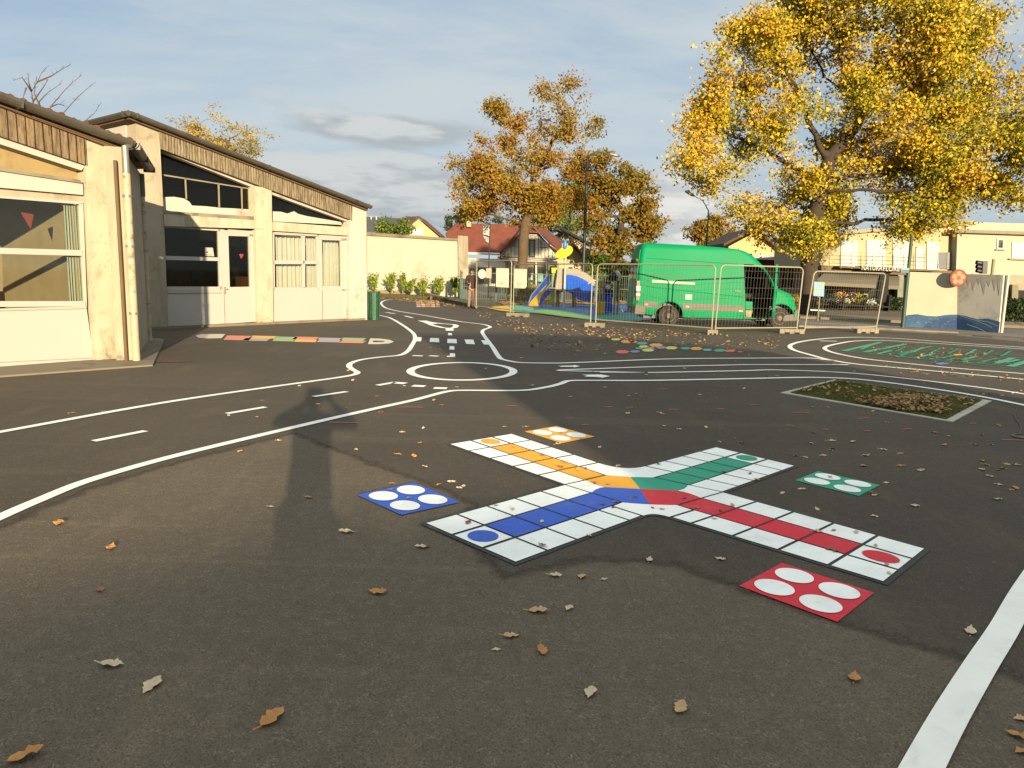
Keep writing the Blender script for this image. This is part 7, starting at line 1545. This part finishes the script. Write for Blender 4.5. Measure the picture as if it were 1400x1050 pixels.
# ------------------------------------------------------------------ camera, sun, world
cam = bpy.data.cameras.new('camera'); co = bpy.data.objects.new('camera', cam); COL.objects.link(co)
co.matrix_world = Matrix(((VR.x, VU.x, -VF.x, 0), (VR.y, VU.y, -VF.y, 0), (VR.z, VU.z, -VF.z, CH), (0, 0, 0, 1)))
cam.sensor_fit = 'HORIZONTAL'; cam.sensor_width = 36; cam.lens = FPX/W*36; cam.clip_start = .02; cam.clip_end = 2000
scene.camera = co
sd = bpy.data.lights.new('sun', 'SUN'); sd.energy = 5; sd.angle = math.radians(.53); sd.color = (1, .81, .54)
so = bpy.data.objects.new('sun', sd); COL.objects.link(so)
sv = Vector((math.sin(SUN_AZ)*math.cos(SUN_EL), math.cos(SUN_AZ)*math.cos(SUN_EL), math.sin(SUN_EL)))
so.rotation_euler = sv.to_track_quat('Z', 'Y').to_euler(); so.location = sv*60
scene.view_settings.view_transform = 'Standard'; scene.view_settings.look = 'None'; scene.view_settings.gamma = 1
scene.view_settings.exposure = 1.45
w = bpy.data.worlds.new('World'); scene.world = w; w.use_nodes = True; t = NT(w.node_tree)
out = t.n('ShaderNodeOutputWorld'); bg = t.n('ShaderNodeBackground'); t.l(bg.outputs[0], out.inputs[0]); bg.inputs[1].default_value = .056
sky = t.n('ShaderNodeTexSky', sky_type='NISHITA'); sky.sun_disc = False; sky.sun_elevation = SUN_EL; sky.sun_rotation = SUN_AZ
sky.altitude = 100; sky.air_density = 1; sky.dust_density = 1.0; sky.ozone_density = 1.2
tc = t.n('ShaderNodeTexCoord').outputs['Generated']; sx = t.n('ShaderNodeSeparateXYZ'); t.l(tc, sx.inputs[0])
X, Y, Z = sx.outputs
zc = t.math('MAXIMUM', t.math('ADD', Z, .12), .03)
cx = t.n('ShaderNodeCombineXYZ'); t.l(t.math('DIVIDE', X, zc), cx.inputs[0]); t.l(t.math('DIVIDE', Y, zc), cx.inputs[1])
n1 = t.noise(t.mapping(cx.outputs[0], (.45, .9, 1), rot=(0, 0, .35)), 1.0, 7, .6, .25)
n2 = t.noise(t.mapping(cx.outputs[0], (.3, .45, 1), loc=(3, 1, 0)), 1.1, 4, .5)
cir = t.math('MULTIPLY', t.smooth(n1, .30, .62), t.smooth(n2, .30, .54))
base = t.mix(.72, sky.outputs[0], (2.5, 3.3, 4.3, 1))
c1 = t.mix(t.math('MULTIPLY', cir, .9), base, (4.0, 4.45, 4.6, 1))
az = t.math('ARCTAN2', X, Y); el = t.math('ARCSINE', Z)
ce = t.n('ShaderNodeCombineXYZ'); t.l(t.math('MULTIPLY', az, 3.0), ce.inputs[0]); t.l(t.math('MULTIPLY', el, 13), ce.inputs[1]); ce.inputs[2].default_value = 4.2
nb = t.noise(ce.outputs[0], 1.25, 7, .58, .3)
def blob(a0, e0, wa, we):   # soft bank of cloud centred on a direction
    da = t.math('DIVIDE', t.math('SUBTRACT', az, a0), wa); de = t.math('DIVIDE', t.math('SUBTRACT', el, e0), we)
    r = t.math('SQRT', t.math('ADD', t.math('MULTIPLY', da, da), t.math('MULTIPLY', de, de)))
    return t.math('SUBTRACT', 1, t.smooth(r, .2, 1.25))
b1 = blob(-.16, .175, .15, .028); b2 = blob(-.20, .095, .34, .075); b3 = blob(.22, .085, .22, .07); b4 = blob(2.2, .12, 1.6, .1)
m = t.math('MAXIMUM', t.math('MAXIMUM', b1, b2), t.math('MAXIMUM', b3, b4))
bank = t.smooth(t.math('ADD', t.math('MULTIPLY', nb, 1.1), t.math('MULTIPLY', m, .45)), .62, .88)
nb2 = t.noise(ce.outputs[0], 2.6, 6, .6, .2)
lit = t.math('ADD', nb2, t.math('MULTIPLY', t.math('SUBTRACT', t.noise(t.mapping(ce.outputs[0], loc=(0, .22, 0)), 1.25, 7, .58, .3), nb), -1.6))
dk = t.mix(b3, (2.8, 3.05, 3.2, 1), (3.7, 3.85, 3.8, 1)); lt_ = t.mix(b3, (4.3, 4.4, 4.35, 1), (5.8, 5.6, 5.2, 1))
shade = t.mix(t.smooth(lit, .38, .66), dk, lt_)
c2 = t.mix(t.math('MULTIPLY', bank, .8), c1, shade)
# extra sky brightness overhead and towards the low sun, added to lift the shade
sd2 = t.math('ADD', t.math('MULTIPLY', X, math.sin(SUN_AZ)), t.math('MULTIPLY', Y, math.cos(SUN_AZ)))
boost = t.math('ADD', 1.0, t.math('ADD', t.math('MULTIPLY', t.smooth(Z, .46, .80), .85), t.math('MULTIPLY', t.math('MULTIPLY', t.smooth(sd2, -.1, .9), t.smooth(Z, -.05, .3)), .4)))
vm = t.n('ShaderNodeVectorMath', operation='SCALE'); t.l(c2, vm.inputs[0]); t.l(boost, vm.inputs['Scale'])
warm = t.mix(t.smooth(boost, 1.0, 2.4), (1, 1, 1, 1), (1.10, .98, .82, 1))
fin = t.mix(1.0, vm.outputs[0], warm, 'MULTIPLY')
t.l(fin, bg.inputs[0])
